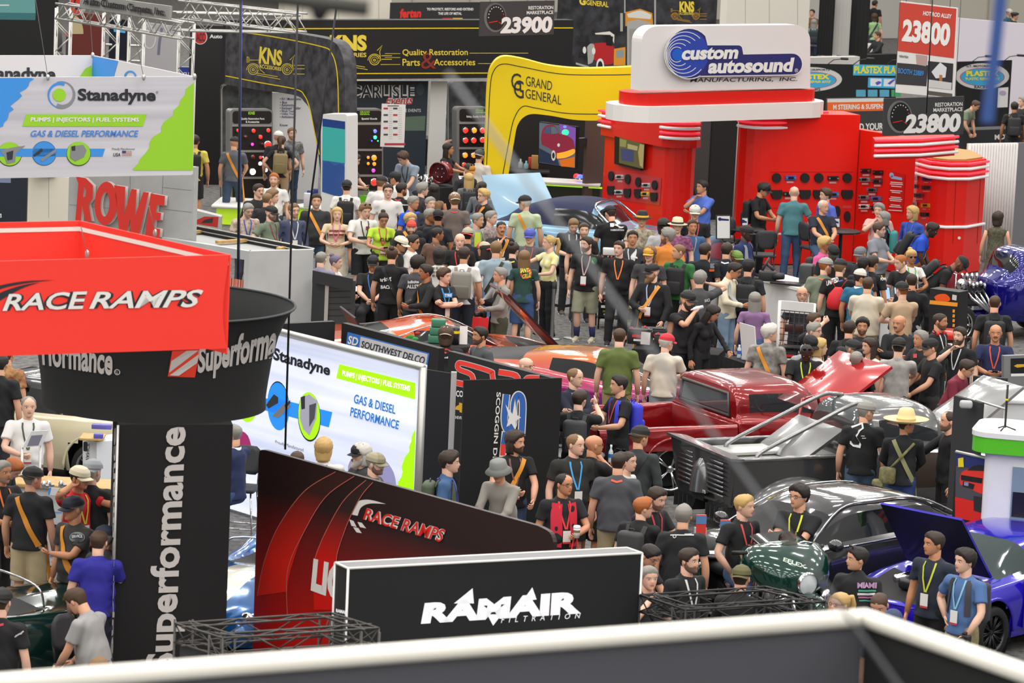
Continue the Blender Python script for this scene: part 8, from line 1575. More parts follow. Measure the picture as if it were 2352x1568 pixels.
PP=[l.split('|')for l in '''
a2|540|312|170|150|od|t#5d6068|j#36475c|2|xd|c#1e1e20|stc or-|person in grey tee, black cap and jeans with orange strap facing the red lamps
a1|448|309|180|180|dd|t#d8c455|s#1c1c1e|3|sd||bp#1c1c1e ht1.82|person in yellow tee and black shorts half hidden by the white hanging sign
a3|647|312|182|175|hh|t#201f24|j#a5876a|1|pb||fe bp#8a7a55 b2#75663f ht1.7|woman with ponytail and hands on hips wearing a tan backpack
a4|640|299|170|160|dd|t#26262c|j#2b2b30|2|xb|c#dcd8d0#8c7a4a||person in white cap standing beside the ponytailed woman at the lamps
a5|671|292|25|20|dd|t#8d8d8e #2a2a2c 22|j#31405a|1|sl||B bcl gi1.12|bearded person in black and white checked shirt holding a can
a6|704|258|150|140|dd|t#e2e0dc|j#3b5474|2|rl||bp#1b1b1c ht1.85|person in white tee with black sling bag seen behind the arch leg
a7|700|232|60|50|pp|t#9a9ca0|j#3a3a3e|1|sb||ht1.85|person in light grey tee behind the checked shirt near the vehicle list banner
a8|634|254|60|60|dd|l#5b5a40|j#2a2a2c|2|lb||fe|woman with long brown hair in olive top by the vehicle list banner
a9|630|396|0|-5|dd|t#e4e0dc|j#38424e|1|sr||B bcr ln#c83a3a|red bearded person in white tee with red lanyard facing the camera
a10|627|433|70|70|dd|t#d9d0b8|j#3a3a3a|1|cl||ht1.74|young person with curly brown hair in cream tee
a11|594|421|30|40|dd|j#232325|j#2a2a2c|1|sd||gl M bcd ht1.8|person with glasses and moustache in black jacket
a12|614|443|150|150|dd|t#26262a|j#30343a|2|zl||ht1.74|shaven headed person in black tee seen from behind near the counter
a13|623|470|50|60|hd|t#6d7a66|j#2a2a2c|1|xd|c#18181a|B bcd ln#8a3036 bd gi1.15 ht1.74|smiling bearded person in sage tee and black cap behind the grey counter
a14|573|467|25|30|dd|t#9a6a52 #d9cfc0 20|j#4a4a4a|1|sg||gl B bcg ln#2a4aa8 hp-18 ht1.74|older person with glasses in plaid shirt looking down behind the grey counter
a15|675|466|25|35|dd|j#454b66|j#3a3f50|1|sl||gl B bcl ln#d8d8d8 bd bs#3a9a7a ht1.78|bearded person with glasses in navy blazer with badge
a16|727|444|10|8|dd|l#2f3032|j#3d5570|2|sd||B bcg or+ gi1.12 ht1.82|person with grey goatee in dark sweater with orange strap
a17|775|474|0|5|pp|t#d8c3a0|k#d6cbb8|1|ly||fe ln#d85a94 sc#f0efec ht1.7|blonde woman in beige dress with pink lanyard
a18|820|353|70|80|pp|p#55565a|j#2d2d30|1|sd||B bcd ph+ hp-20 ht1.8|bearded person in grey polo texting beside the amber lamps
a19|797|411|180|180|dd|t#e2dfda|s#26262a|2|zd|C#1e1d1e|bp#1a1a1c gi1.12 ht1.76|person in white tee and black cap carrying a black backpack
a20|877|402|150|140|dd|t#dedcd8|j#3a3a3e|2|sl|c#1d1d1f#dcd9d2|gi1.1|person in white tee and two tone mesh cap beside the green bag
a21|841|466|20|25|pd|t#e0dedb|s#1b1b1e|1|ml||SG ph+ ln#2a2a2c hp-12 ht1.8 sc#f0efec|young person in white football jersey with sunglasses on the head
a22|892|421|5|5|dd|t#e0dcd6|j#5a5a5a|1|sd||gl ht1.86|tall person with glasses in plain white shirt
a23|882|489|15|15|pp|t#b9dc3c|j#3a3a38|3|ud||fe gl ph+ hp-18 ht1.72 ln#c8404a bd|woman in neon yellow tee checking a phone with crossbody strap
a24|923|419|150|120|dd|t#1c1c1e|j#2a2a2c|3|sk||B bck ln#c03a3a ht1.76|black haired bearded person in black tee with red lanyard behind the white shirt
a25|909|392|160|-120|dd|t#e4e2de|j#2a2a2c|3|zk|c#1b1b1e||person in white tee and black cap below the leaning young man
a26|920|349|-30|-50|tR|p#8a96a6|j#3a3a40|1|mb||le18 ln#2a2a2c hp-15 ht1.84|young person in light blue polo leaning over the engine parts
a27|971|418|130|110|dd|p#333336|j#2b2b2e|1|mg|||grey haired person in charcoal shirt by the wheel rim display
a28|998|421|180|180|dd|k#8a6a4a|j#2b2b2e|4|lk||fe ht1.72|woman with long black hair in tan top by the wheel rim display
a29|1045|440|182|190|dd|t#6f635e|j#4a4a4e|2|ml|C#e4e2de|ln#c83a3a ht1.83 gi1.1|person in taupe tee and white backward cap seen from behind
a30|1078|396|190|190|dd|l#6c6e72|j#3a3a3e|1|ly||fe bp#2a2a2c|blonde woman with dark backpack below the black reaching woman
a31|1080|374|40|50|dd|t#2b2c2e|j#2a2a2c|2|xd|c#2a2622#b8802c|SG hp-10|person in dark tee and brown fronted cap with sunglasses on top
a32|1102|341|160|150|dd|t#d2cbbd|j#4a4a4e|2|zb|C#4a4a4c#a9abad|gi1.15|person in cream tee and grey mesh cap before the yellow arch leg
a33|1030|327|70|80|rr|t#1a1a1c|j#1f1f22|3|lk||fe ht1.72|black haired woman in black tee reaching toward the lamp display
a34|1111|432|-60|-60|dd|t#1b1b1d|j#3a3a3e|1|my||gl or- ln#d84a4a|blond person with glasses and orange strap beside the light blue raised lid
a35|1107|417|150|150|dd|l#6f7378|j#3a3a3e|2|pd||fe ht1.7|dark haired woman in grey sleeves behind the blond man with glasses
a36|951|449|50|60|dd|p#2455c8|j#3a3a3e|3|sg||hp-5|grey haired person in royal blue polo
a37|989|451|30|30|dd|t#3b3b40|j#3a3a3e|1|sg||ht1.75|grey blond person with a broad face between blue polo and taupe tee
a38|943|487|20|25|dd|j#25262a|j#2a2a2c|1|cy||or+ ht1.73|person with yellow curly hair in dark jacket
a39|946|502|5|0|dd|j#1f1f21|j#2a2a2c|1|xd|C#1a1a1c#d84a3a|BB bcd gi1.15|bearded person in black with backward cap showing a red patch
a40|1007|479|170|180|dd|t#22252e|j#2a2a2c|4|zk|C#17171a||person in navy tee and black cap seen from behind beside the grey haired one
a41|988|478|50|60|dd|j#1f2023|j#2a2a2c|4|sg||gl ht1.75|grey haired person with glasses in black hooded jacket
a42|1098|488|60|65|dd|t#8f9492|j#4a4a4a|2|sg||va#c8d83a M bcg ht1.76|grey haired moustached person in hi vis yellow vest
a43|1129|483|60|60|dd|t#5a3a40 #c9b8b4 24|j#3a3a3e|1|sg||ht1.76|grey haired person in maroon checked shirt by the light blue car
a44|1152|508|20|15|cd|t#1c1c1f|j#2a2a2c|3|zk||M bck or- ln#d8d8d8 bd ht1.74|person in black tee with orange strap holding chin in thought
a45|1207|446|178|-120|dd|t#b6c3a0|j#5a6a7a|2|zw|c#17171a|B bcw or- ht1.86|person in sage tee and black cap with orange strap facing the light blue car
a46|1218|522|-10|-12|dd|p#5b5b60|j#3a3a3e|1|sg|c#4a55b0|sg ln#b8565a|person in blue cap and sunglasses in grey shirt
a47|1075|520|170|170|dd|t#1d1d20|j#2a2a2c|3|zk|C#a9a48c#d8302c||person in black tee with khaki cap and red peak seen from behind
a48|1057|536|0|0|dd|p#1c1a1d|j#2a2a2c|1|xl||ln#d83038 hp-3|bald person in black and red team shirt with red lanyard
a49|1005|522|140|110|dd|t#6a5040|j#3a3a3e|4|zk||ht1.74|person in brown tee with printed back looking aside
a50|924|540|70|75|pp|t#1b1b1d|j#2a2a2c|3|sk|c#e0d8c4|hp-10|person in black tee and cream cap facing aside near the neon tee
a51|949|538|75|75|dd|t#e2dfdb|j#2a2a2c|3|sk||sg|person in white shirt and sunglasses behind the cream cap
a52|857|584|0|-3|tt|p#1b1b1d|j#2a2a2c|1|xr|c#161618|BM bcr se.46 ln#3a78c8 hp-3|bearded person in black shirt and black cap seated at the white table
a53|772|586|70|75|tt|t#e4e1de|j#4a4a50|1|up||fe se.46 ht1.68|woman with purple bun in white top seated by the slatted counter
a54|738|578|170|160|tt|p#8a86a0|j#4a4a50|1|rg||se.48|grey haired person in lavender shirt seated behind the slatted counter
a55|901|568|172|175|pd|t#18181a|j#1c1c1e|2|ub||or- oc#1b1b1d ht1.82|person with top bun in black script tee and crossbody bag
a56|960|584|165|150|dd|t#45454a|j#2a2a2c|3|ck||SG ht1.75|person with dark curly hair in charcoal ALLSTAR tee
a57|979|606|-70|-75|pp|j#1d1e21|j#a5a19a|4|sk||or+ M bck|person in black zip jacket with orange strap looking aside
a58|1021|614|40|60|xX|t#17181b|j#1d1d20|1|mb||ln#3a9ade bd bs#d8c83a ht1.72|young person with mullet hair and crossed arms in black tee with blue box print
a59|1010|568|180|180|dd|t#dddad6|j#2a2a2c|2|ok||ht1.72|person with long black hair in white grid print tee seen from behind
a60|1067|566|175|165|dd|t#e2dfdb|j#1f2430|3|sd||bp#8d897f b2#6f6a60 ht1.83|person in white tee with grey striped backpack and red bag
a61|1113|553|-130|-110|dd|t#e4e0dc|j#6a7a8a|3|lk|C#b5ae93#d83040|fe ht1.72|woman in khaki cap with long black hair and white top
a62|1140|553|180|180|dd|p#93a5b0|j#6a86aa|2|sl||or+ oc#2a2b14 ht1.83|person in pale blue shirt with black and yellow camera strap
a63|1180|558|165|150|dd|t#1c1c1e|j#2a2a2c|1|ud||fe ln#d8d83a ht1.72|woman with dark bun in black tee with yellow strap
a64|1205|573|180|180|dd|t#274640|s#35507a|1|ll||fe sc#1d1d1f ht1.7|woman with long hair in dark green tee with red round print
a65|1150|613|-65|-75|Pp|l#8f8d88|j#4a4c3a|2|sg||or- oc#1b1b1d ht1.75|photographer in grey long sleeve gesturing with camera at hip
a66|1262|541|-60|-70|qp|t#dde0d0 #e3d55a 14|j#17181c|1|py||fe un ph+ SG ht1.75|blonde woman with ponytail in white and yellow crop top filming
a67|1319|503|10|10|pp|p#1b1b1d|j#2a2a2c|1|sl||B bcl ln#d8d8d8 hp-25 gi1.15|bearded person in black polo looking down by the light blue car
a68|1342|511|10|5|dd|t#1c1c1f|j#3a3a3c|1|sb||ln#e0e0e0 B bcl|brown haired person in black tee with white lanyard facing the camera
a69|1399|470|172|-150|dd|t#141416|j#1d1d20|2|zd|c#161618|hp-18 ht1.88|person in black tee lettered RJ on the back looking into the light blue car
a70|1476|483|0|-5|pp|t#d9cfb4 #23221f 16|j#2a2a2c|2|xd|F#161618#e0b43a|ph- ht1.82|person in floral shirt and black hat with yellow band
a71|1525|499|175|170|dd|t#b4b5b6|j#3a3a3e|2|ok|C#1e1e20|or+|person with curly dark hair and cap in pale grey shirt with orange strap
a72|1557|498|0|0|dd|t#2b2b30 #c06a9a 22|j#2a2a2c|1|zg|F#d9cba6#2a2a2c|ht1.8|person in cream straw hat and colourful vest near the framed sign
a73|1591|503|10|10|dd|t#3f5f8a|j#2a2a2c|3|sb||ht1.76 ln#9aa0a6|person in blue tee with thin necklace before the white capped one
a74|1597|468|5|0|dd|t#19191b|j#2a2a2c|2|sb|c#c9c8bd|ln#c8404a ht1.86|tall person in black tee and pale cap behind the blue tee
a75|1349|542|-15|-50|dd|t#151517|s#8f9079|1|sd||B bcd ln#c8a0a0 bd sk#2a2a5a sc#c9bfa8 gi1.1 stb ht1.82|person in black tee with green round logo, khaki shorts and navy socks
a76|1423|552|-5|-25|dd|t#18181a|j#2a2a2c|1|sd||ln#f07a2a gi1.15 ht1.8|person with orange lanyard in black tee behind the battery rack
a77|1454|528|0|0|dd|t#3a3b40|j#2a2a2c|3|sk||ln#d8d8dc ht1.8|dark haired person in grey tee with white arrow print
a78|1493|562|-10|-20|dd|t#3f3f42|j#3a3a3e|1|ol|c#d8a03a|gl ht1.8|person with glasses and mustard cap in charcoal tee
a79|1534|521|165|-110|dd|p#e08a3a|j#6a5a4a|2|cg||SG B bcd ht1.85|person in orange polo with curly grey hair looking aside
a80|1560|561|160|-75|dd|t#2f6b38|s#1b1b1d|2|zl||bp#1b1b1d ht1.83|person in green tee and black shorts with black backpack
a81|1500|603|-20|-60|pw|l#17171a|j#17171a|1|xd|c#151517|BB bcl or- ln#a8b8d8 bd gi1.2 ht1.84|person with long beard in black jacket and cap with orange strap
a82|1424|753|175|175|dd|t#5f6e37|j#9a8a5a|1|zb||gi1.15 ht1.86|stocky person in olive green tee and tan trousers seen from behind
a83|1532|763|170|130|pd|t#d8d0c0|j#8f9caa|1|sw|c#c82a38|ph+ gi1.1 ht1.76|person in cream tee and red cap looking at a phone
a84|1580|666|40|55|ud|p#17181a|j#1f2430|2|xk|c#161617|gl BB bck gi1.15 ht1.85|person in black polo and black cap drinking from a bottle
a85|1609|620|172|165|ed|t#4b4a4c|j#3a3a3e|1|mg||gi1.12 ht1.8|grey haired person in dark tee phoning with a hand at the ear
a86|1694|603|60|75|pp|l#ddd3ba|j#7c93ab|3|sk||gl ph+ hp-20 bp#a9abad ht1.84|person with glasses in cream jacket and jeans reading a phone
a87|1720|592|170|160|dd|t#1f2226|j#2a3a5a|2|sk|c#17171a|bp#1c1d20 ht1.84|person in black tee and black cap with black backpack by the white counter
a88|1647|701|50|70|dR|l#17171a|j#1b1b1e|3|lk||fe hp-20 le8 ht1.72|dark haired woman in black cardigan reaching for a water bottle
a89|1735|669|175|185|dd|t#8d6a94|j#4a5f88|1|lg||fe ht1.7|woman with long grey hair in purple tee
a90|1769|742|165|110|dd|t#4e4c49 #a9a59e 10|j#3a3a3e|1|mw||or- ht1.82 gi1.1|white haired person in dark striped shirt with orange strap
a91|1843|658|0|0|dd|p#26262a|j#2a2a2c|2|xb||gl B bcg ht1.74|bald person with glasses behind the wire rack
a92|1897|589|170|120|dd|t#79826f|j#3a3a3e|1|zr|c#9a9b98|ln#e0693a B bcr gi1.15 ht1.85|person in sage tee and grey flat brim cap with orange lanyard
a93|1931|592|175|150|dd|t#161618|j#17171a|1|sl|c#151517|ln#5a4a9a ht1.86|person in black printed tee and black cap with red drawstring bag
a94|1896|541|60|70|dd|p#d85a94|j#2a2a2c|4|cy||gl bp#2a2a2c|person with blond curls in pink polo with black straps
a95|1917|562|20|15|dd|t#1a1a1c|j#2a2a2c|4|xk|c#151517|gl B bck hp-22|bearded person with glasses and black cap looking down
a96|1715|515|60|70|dd|p#1f2c5a|j#2a2a2c|6|xk|c#151518|B bck bp#8a8f98 gi1.2 ht1.83|stocky person in navy polo and black cap with grey backpack straps
a97|1692|573|30|40|dd|t#24242a|j#2a2a2c|5|xk|c#6f8a3f|sg ht1.7|person in green cap and sunglasses below the navy polo
a98|1670|556|170|160|dd|l#1c212c|j#2a2a2c|2|sd||ln#e0e0e8 ht1.84|person in dark navy sweater with white lanyard seen from behind
a99|1620|557|165|150|dd|t#15181e|j#2b3a55|3|sd||BB bcd ht1.84|bearded person in black tee with orange print on the back
a100|1614|413|-45|-60|cx|p#5470c8|j#2a2a3a|3|sk||ht1.85|person in two tone blue polo with hand on chin by the dark panels
a101|1567|381|170|170|dd|p#19191b|j#2a3a6a|3|zk|c#17171a|bp#3a4aa8 ht1.8|person in black polo with blue backpack beside the red tower
a102|1760|418|60|75|pp|t#151517|j#1b1b1d|3|mk|c#151517|bp#1c1c1e hp-15 ht1.84|young person in black tee and cap with backpack at the red speaker wall
a103|1825|428|180|180|fd|p#4f8289|j#3c5578|1|xl||ht1.84 gi1.1 sc#3b3fd0|bald person in teal polo and blue shoes facing the red speaker wall
a104|1897|431|-60|-70|dd|p#5b6fd0|j#2a2a3a|1|mb||ht1.78|young person in blue polo facing the red speaker wall
a105|1892|460|20|40|tt|p#272c3d|j#3a5070|2|hw||M bcw or+ se.76 gi1.15 ht1.8|person with white moustache in navy polo seated at the bar table
a106|2020|465|-20|-25|cd|p#dca7a2|s#2a2a2e|1|mg||se.74 ht1.78|grey haired person in pink shirt seated with a hand at the mouth
a107|2031|485|-100|-90|dd|t#1f2633|j#2a2a2c|1|og||fe bp#3a8a8a ht1.66|woman with grey bob in navy tee with teal backpack
a108|2020|510|60|75|pp|t#82868e|j#4a4a50|1|sb||gl B bcg gi1.3 ph+ ht1.8|heavy set person with glasses in grey tee using a phone
a109|2096|472|-40|-65|dd|l#2f4ea8|j#2a2a3a|2|oy||fe ln#3a5ab8 bd gi1.25 ht1.75|woman with blond bob in blue jacket with badge
a110|2150|512|75|75|oo|t#2450c8|j#2a2a2c|6|sk||B bck le28 or- bp#2a2a2c gi1.1 ht1.85|bearded person in bright blue tee leaning over the hot rod
a111|2293|485|178|150|dd|k#6f6a52 #3a3a2c 30|k#6f6a52 #3a3a2c|2|od||fe ht1.7|woman in patterned sundress seen from behind by the white drapes
a112|2222|592|80|80|oo|t#18181a|j#2a2a2c|5|xk|c#17171a#2a2a2c|B bck le45 bp#26282a ln#d83a4a ht1.85|person in black cap bending toward the hot rod with backpack and red lanyard
a113|2067|585|-45|-60|op|t#1a1a1c|j#2a2a2c|1|zr||le12 ht1.85|person with orange hair in black polo and pale sleeve
a114|2094|573|20|15|pp|t#e4e2dc|j#2a2a2c|4|uy||fe sg ln#5ab85a ht1.75|woman with braided updo and tinted glasses in white top
a115|2005|586|150|140|dd|p#1c1d20|j#2a2a2c|3|sd||ht1.8|dark haired person in black polo with orange badge on the back
a116|1984|588|150|150|dd|t#1d1a1e|j#2a2a2c|3|sk|c#161618||person in black cap and black tee beside the black polo
a117|1977|564|-30|-30|dd|t#2a262c|j#2a2a2c|2|xb|c#6d6e72|B bcd sg|person with sunglasses and grey star cap
a118|1978|615|150|100|dd|p#2a6c8c|j#3a3a3e|3|sd|c#d8d0c4#3a3f5a|co#e4e2de ht1.78|person in teal polo and beige cap with navy peak
a119|1994|636|170|170|oo|p#cfc6b2|j#a8946a|2|zb||gi1.25 ht1.83|heavy set person in cream polo and khaki trousers seen from behind
a120|2073|644|195|210|op|p#c2a687|j#3a4a6a|1|zr|C#17171a|ht1.82|person in tan polo and backward black cap at the tablet stand
a121|2095|628|180|180|dd|l#17171a|j#b8b6b2|3|zd||ht1.84|person in black sweater and pale trousers seen from behind
a122|2160|719|55|65|dd|j#1a1a1d|j#2a2a2c|3|zd||B bcd ln#e4e4e4 ht1.8|person with red headphones round the neck in black shirt
a123|2286|678|180|170|dd|t#191a1c|j#2a2a2c|2|zb||bp#222326 gi1.12 ht1.82|person in black tee with black backpack in front of the hot rod
a124|2288|745|-5|-5|pp|t#232c52|j#1c2340|3|xb||M bcd ln#d85048 ph- ht1.84|bald person in navy tee with red lanyard holding a phone
a125|2206|749|-40|-40|cd|t#19191b|j#2a2a2c|1|sd||BB bcd ln#d8d8d8 ht1.8|dark haired bearded person in black shirt with hand raised to the chest
a126|2139|774|-70|-75|oo|t#1b1b1d|j#2a2a2c|2|zb|c#17171a|ht1.8|person in black tee and black cap facing aside by the crate engine
a127|2116|757|-60|-60|oo|t#1a1a1c|j#17171a|3|sg||gi1.1 ht1.8|grey haired person in black tee with green can
a128|2067|724|-25|-40|xX|l#18181b|j#1b1b1d|3|xb||M bcd gi1.15 ht1.82|bald person in black pullover with hands together
a129|1982|727|0|-5|dd|p#2a2a2d|j#2a2a2c|3|mk||B bck gi1.1 ht1.76|bearded person with dark wavy hair looking at the camera
a130|1952|735|170|160|dd|t#1d1d1f|j#2a2a2c|2|sd||bp#232325 ht1.76|dark haired person in black tee seen from behind beside the wavy haired one
a131|1871|717|50|50|ad|p#24262c|j#2a2a2c|1|sb||ht1.8 gi1.1|person in dark polo scratching the head
a132|1871|739|60|65|dd|t#8d9094|j#3a3a3e|1|sg||gl|grey haired person with glasses in grey tee below the raised arm
a133|1866|768|40|40|dd|t#9a9ca0|j#3a3a3e|3|sk|c#16161a|or+ hp-15 ht1.74|person in grey tee and black three stripe cap with orange strap
a134|1884|776|110|95|op|t#e4e0da|j#3a3a3e|1|oy||fe or- ht1.68|blonde woman in white tee with orange strap
a135|1960|777|60|60|dd|t#1f1f21|j#2a2a2c|2|zg|c#161618|gl or+ ht1.76|person in black cap and glasses with orange strap behind the red bonnet
a136|1997|774|-50|-60|dd|t#dcd6ce|j#2a2a2c|2|ld||fe ht1.68|woman with long dark hair in white top behind the red bonnet
a137|1968|806|165|165|dd|t#1c1c1e|j#2a2a2c|6|zg||ln#d84a4a ht1.76|person with shaved grey hair in black tee behind the red bonnet
a138|2066|772|175|165|rd|p#8f8b88 #b5b2ae 10|j#1d1d20|1|zd|C#1c1a1a|ht1.82|person in grey camouflage polo and black cap seen from behind
a139|1854|796|0|0|oo|t#1a1b1d|j#2a2a2c|6|zk||SG hp-35 ln#c8d83a gi1.2 ht1.76|person with sunglasses on the head looking down into the red truck
a140|2228|826|60|70|oo|l#7a2438|j#2a2a2c|2|sd||gl le20 ht1.76|person with glasses in maroon sweater bending over the crate engine
a141|2083|936|172|110|oo|l#1d1f23|j#2b3f74|3|zd|W#e3cf98#b59a62|or- oc#8f8f62 ht1.78|person in tall straw cowboy hat and dark jacket at the grey truck door
a142|1990|918|172|120|dd|t#151517|j#3d5068|2|zg|c#8f8d86|ht1.84 gi1.1|person in grey cap and black tee with white fist print at the grey truck
a143|2181|945|-75|-80|rd|l#131315|j#17171a|2|rd||B bcd ht1.82|bearded balding person in black touching the grey truck door
a144|1837|1109|-30|-45|xX|p#1b1c1e|j#1f1f22|2|mk||gl ln#d8e03a ht1.88|person with glasses and crossed arms wearing a yellow lanyard
a145|1711|1134|40|60|fd|p#1a1a1c|j#4a6488|1|sy||se.72 ln#c84a4a bd bs#4a4ac8 ht1.84|blond person in black polo and jeans seated by the round table
a146|1571|1157|175|170|dd|t#1e1f22|j#1b1b1e|2|sg||gi1.12 ht1.8|grey haired person in black tee with white axle drawing on the back
a147|1516|1118|45|50|pp|p#1c1c1f|j#1d1d20|1|sd||B bcd ln#c83a4a hp-15 ht1.82|bearded person in black polo talking by the dark bonnet
a148|1478|1140|150|110|xd|t#1b1b1d|j#2a2a2c|1|sr||gl bp#3a3b3b gi1.1 ht1.74|red blond person with glasses in black tee and rolled backpack
a149|1422|1038|175|165|dd|t#4b4c52|j#a99a78|2|zd||SG ln#e05a3a gi1.25 ht1.83|heavy set person in grey tee with sunglasses on the head
a150|1471|974|165|130|dd|l#33383a|j#2a2a2c|2|sl|C#1b1b1c|or+ oc#1b1b1d ht1.84|person in dark grey sweater and black cap facing the red truck
a151|1365|999|140|110|cd|t#18181a|s#1f1f22|3|xd||gl or- ht1.8|bald person with glasses holding a hand to the face
a152|1323|997|20|55|dd|t#262523|s#2a2a2c|1|rl||ln#3a9ad8 bd gi1.2 ht1.84|balding person in black tee with blue and yellow lanyards
a153|1297|1088|20|45|dp|t#1c1c20|j#2f3d5a|3|rk||gl ln#e0302e bd va#d0243c gi1.1 ht1.76|person with glasses and red sweater draped over the shoulders
a154|1185|987|20|60|po|t#151515|j#3a4a66|2|od||BM bcd or- ln#7a4a4a bd ht1.82|person with shoulder length brown hair in black tee with orange strap
a155|1143|1055|-30|-15|RR|l#97938a|j#3a3a3c|2|xk|K#7d807c|le14 ht1.72|person in grey blazer and bucket hat leaning on the printed wall
a156|1034|1033|85|85|dd|t#3f5f88|j#2a3a5a|1|md||bp#4f5a45 ln#4a3ab0 ht1.8|young person in blue tee with olive backpack walking behind the printed wall
a157|744|1004|180|180|pp|t#e4e2da|j#5a6a80|1|oy||ln#5a6a9a ht1.74|person with blond hair in white tee seen from behind at the light box
a158|683|1035|180|180|pp|t#5a5a5e|j#3a3a3e|2|zb||ht1.72|shaven headed person just showing above the printed wall
a159|830|1014|-60|-60|tt|t#3a3a3c|j#3a3a3e|1|ow|c#17181a|gl BB bcw ht1.74|person with long white hair and beard in black cap
a160|862|1036|70|70|tt|j#4a4a48|j#3a3a3e|1|zg|c#a39b7e#8f8a6a|B bcd ln#d8d8d8 ht1.74|person in camouflage cap and dark hooded jacket at the light box
a161|537|973|-120|-120|tt|t#262f55|j#3a5080|2|zg||gl co#e4e4e0 se.7 ht1.82|person in navy vest and white shirt seated beside the drum tower
a162|1322|846|35|60|xX|l#1d2233|j#2a2a2c|1|rl||ln#7a86d8 gi1.1 ht1.8|balding person in navy sweater with crossed arms behind the cloth banner
a163|1332|894|170|150|gd|p#17171a|j#2a2a2c|1|sd||bp#37393a b2#222324 ht1.76|person in black polo with leather look grey backpack pointing
a164|1423|860|-65|-75|pp|p#161618|j#17171a|2|sk||ln#c84a5a ht1.82 bp#3b3fd0 bl:blue_bag_slung_on_the_dark_haired_young_man_in_profile|dark haired young person in black polo in profile with blue bag
a165|1209|821|60|60|dd|t#3a3a3e|j#2a2a2c|1|xl||gl ht1.72|bald person with glasses showing above the black booth wall
a166|1104|749|-60|-65|dd|p#4d5154|j#2a2a2c|3|sk||B bck ht1.78|dark haired bearded person in grey polo by the round table
a167|1025|746|178|178|dd|t#1a191b|j#2a2a2c|1|ob|C#d8d2c4|gi1.1 ht1.76|person in black racing jersey and cream mesh cap seen from behind
a168|897|760|180|180|dd|t#4a4a4c|j#2a2a2c|1|sb|C#a39f94|ht1.6|person in grey mesh cap just above the low black wall
a169|66|910|10|15|pd|p#e2e1e0|j#7a6f58|1|rg||ln#2f4a34 bd gi1.15 ht1.82|grey haired person in white shirt holding a phone at the slanted case
a170|2|812|165|165|dd|t#1b1b1e|j#2a2a2c|2|sk||gi1.15 ht1.85|person in black tee cut by the edge under the red sign
a171|18|790|160|160|dd|t#c49a62 #7a2f2a 16|j#3a3a3e|2|sb||ht1.82|person in tan patterned shirt under the red sign edge
a172|75|1068|165|130|dd|t#26262a|s#b9a985|2|zg|C#161617|or- gi1.15 sc#f0efec sk#e4e2de ht1.8|person in black cap, black tee and tan shorts with orange strap
a173|6|1056|40|50|pp|t#1c1c1e|j#2a2a2c|3|sg||B bcg ln#e8793a gi1.1 ht1.78|grey haired person in black and red shirt at the edge
a174|46|1058|60|70|oo|t#1f1f22|j#4a4a3a|1|sr||le25 hp-20|red haired person bending over the pale counter
a175|183|1066|50|60|eg|p#cf2028|j#2a2a2c|3|zk|c#e3d9bc#e3d9bc|ln#d8c83a bd ht1.8|person in red polo and cream mesh cap pointing and phoning
a176|213|1051|170|150|dd|t#1d1d1f|j#5a5a5e|1|zw|C#9a9da2|B bcw gi1.15 ht1.84|person in grey backward cap and black tee behind the red polo
a177|170|1135|-40|-55|dx|t#3d3b3a|j#8f8a62|3|zg|c#1f2330|or+ gi1.1 ht1.82|person in navy cap with blue sunglasses and grey tee with orange strap
a178|228|1218|178|165|od|p#2c2a94|j#2a2a3a|1|rb||gi1.1 ht1.76|person in royal purple polo seen from behind by the tower
a179|243|1203|150|-100|dd|t#3a3a3e|j#2a2a2c|3|zg|c#1d2238|or- ht1.72|person in navy cap half hidden between purple polo and tower
a180|162|1351|-115|-120|oo|p#9d9c9b|j#1c1e2c|2|sb||se.52 le14 hp-20 gi1.15 ht1.8|person in grey polo seated on the low stool looking down
a181|4|1346|170|165|dd|t#19191b|j#2a2a2c|1|zb|C#1d1d1d|ln#b83040 gi1.1 ht1.8|person in black printed tee and black cap at the bottom corner
a182|227|1508|180|170|dd|t#d8d2bc|j#2a2a2c|1|sl||ht1.78|head of a fair haired person behind the foreground cloth sign
a184|2147|1219|-40|-65|dd|t#242b3a|j#161618|3|sd||ln#c8d03a bd ht1.84|smiling person in navy shirt with wide yellow lanyard by the blue car
a185|2218|1257|-45|-60|hw|t#4d6ea0|j#a59a74 #6f6a4a|1|mk||ln#8ac0d8 bd bp#3a3a40 ht1.8|young person in blue tee with black camera and camouflage trousers
a186|1971|1254|150|-75|dd|t#1f1f22|j#2a2a2c|2|sk||SG gi1.1 ht1.8|dark haired person in black tee with pastel car print
a187|1931|1361|-50|-55|dd|t#5a8a7a|j#2a2a2c|1|py||fe gl ht1.66|blonde woman with glasses and open mouth behind the white tube
a188|2018|1366|-20|-20|dd|t#3a3f4a|j#2a2a2c|2|zb||hp-25 ht1.76|balding person looking down behind the white tube corner
a189|2054|1404|10|0|dd|t#2a3048|j#2a2a2c|2|sb|c#2c3a5c|hp-30 ht1.74|person in navy cap looking down behind the white tube corner
a190|1505|1254|50|55|oo|t#1b1b1d|j#2a2a2c|2|sk||gl hp-30 ht1.72|dark haired person with glasses looking down beside the bearded hoodie
a191|1584|1257|40|55|dd|j#1b1c1f|j#2a2a2c|1|sd||B bcd ln#d8d8d8 ht1.8|bearded person in black hooded jacket in front of the truss
a192|1492|1298|20|20|cd|p#2a2a2e|j#2a2a2c|1|sg||ht1.74|grey haired person with a hand at the mouth beside the black box sign
a193|1704|1294|175|165|oo|j#1b1b1d|j#2a2a2c|2|zd|C#5f5b38|ht1.76|person in olive cap and black hooded jacket seen from behind at the truss
a194|1443|1036|60|60|dd|t#d8d6d2|j#2a2a2c|1|zd||fe ht1.74|person in white top half hidden behind the heavy set grey tee
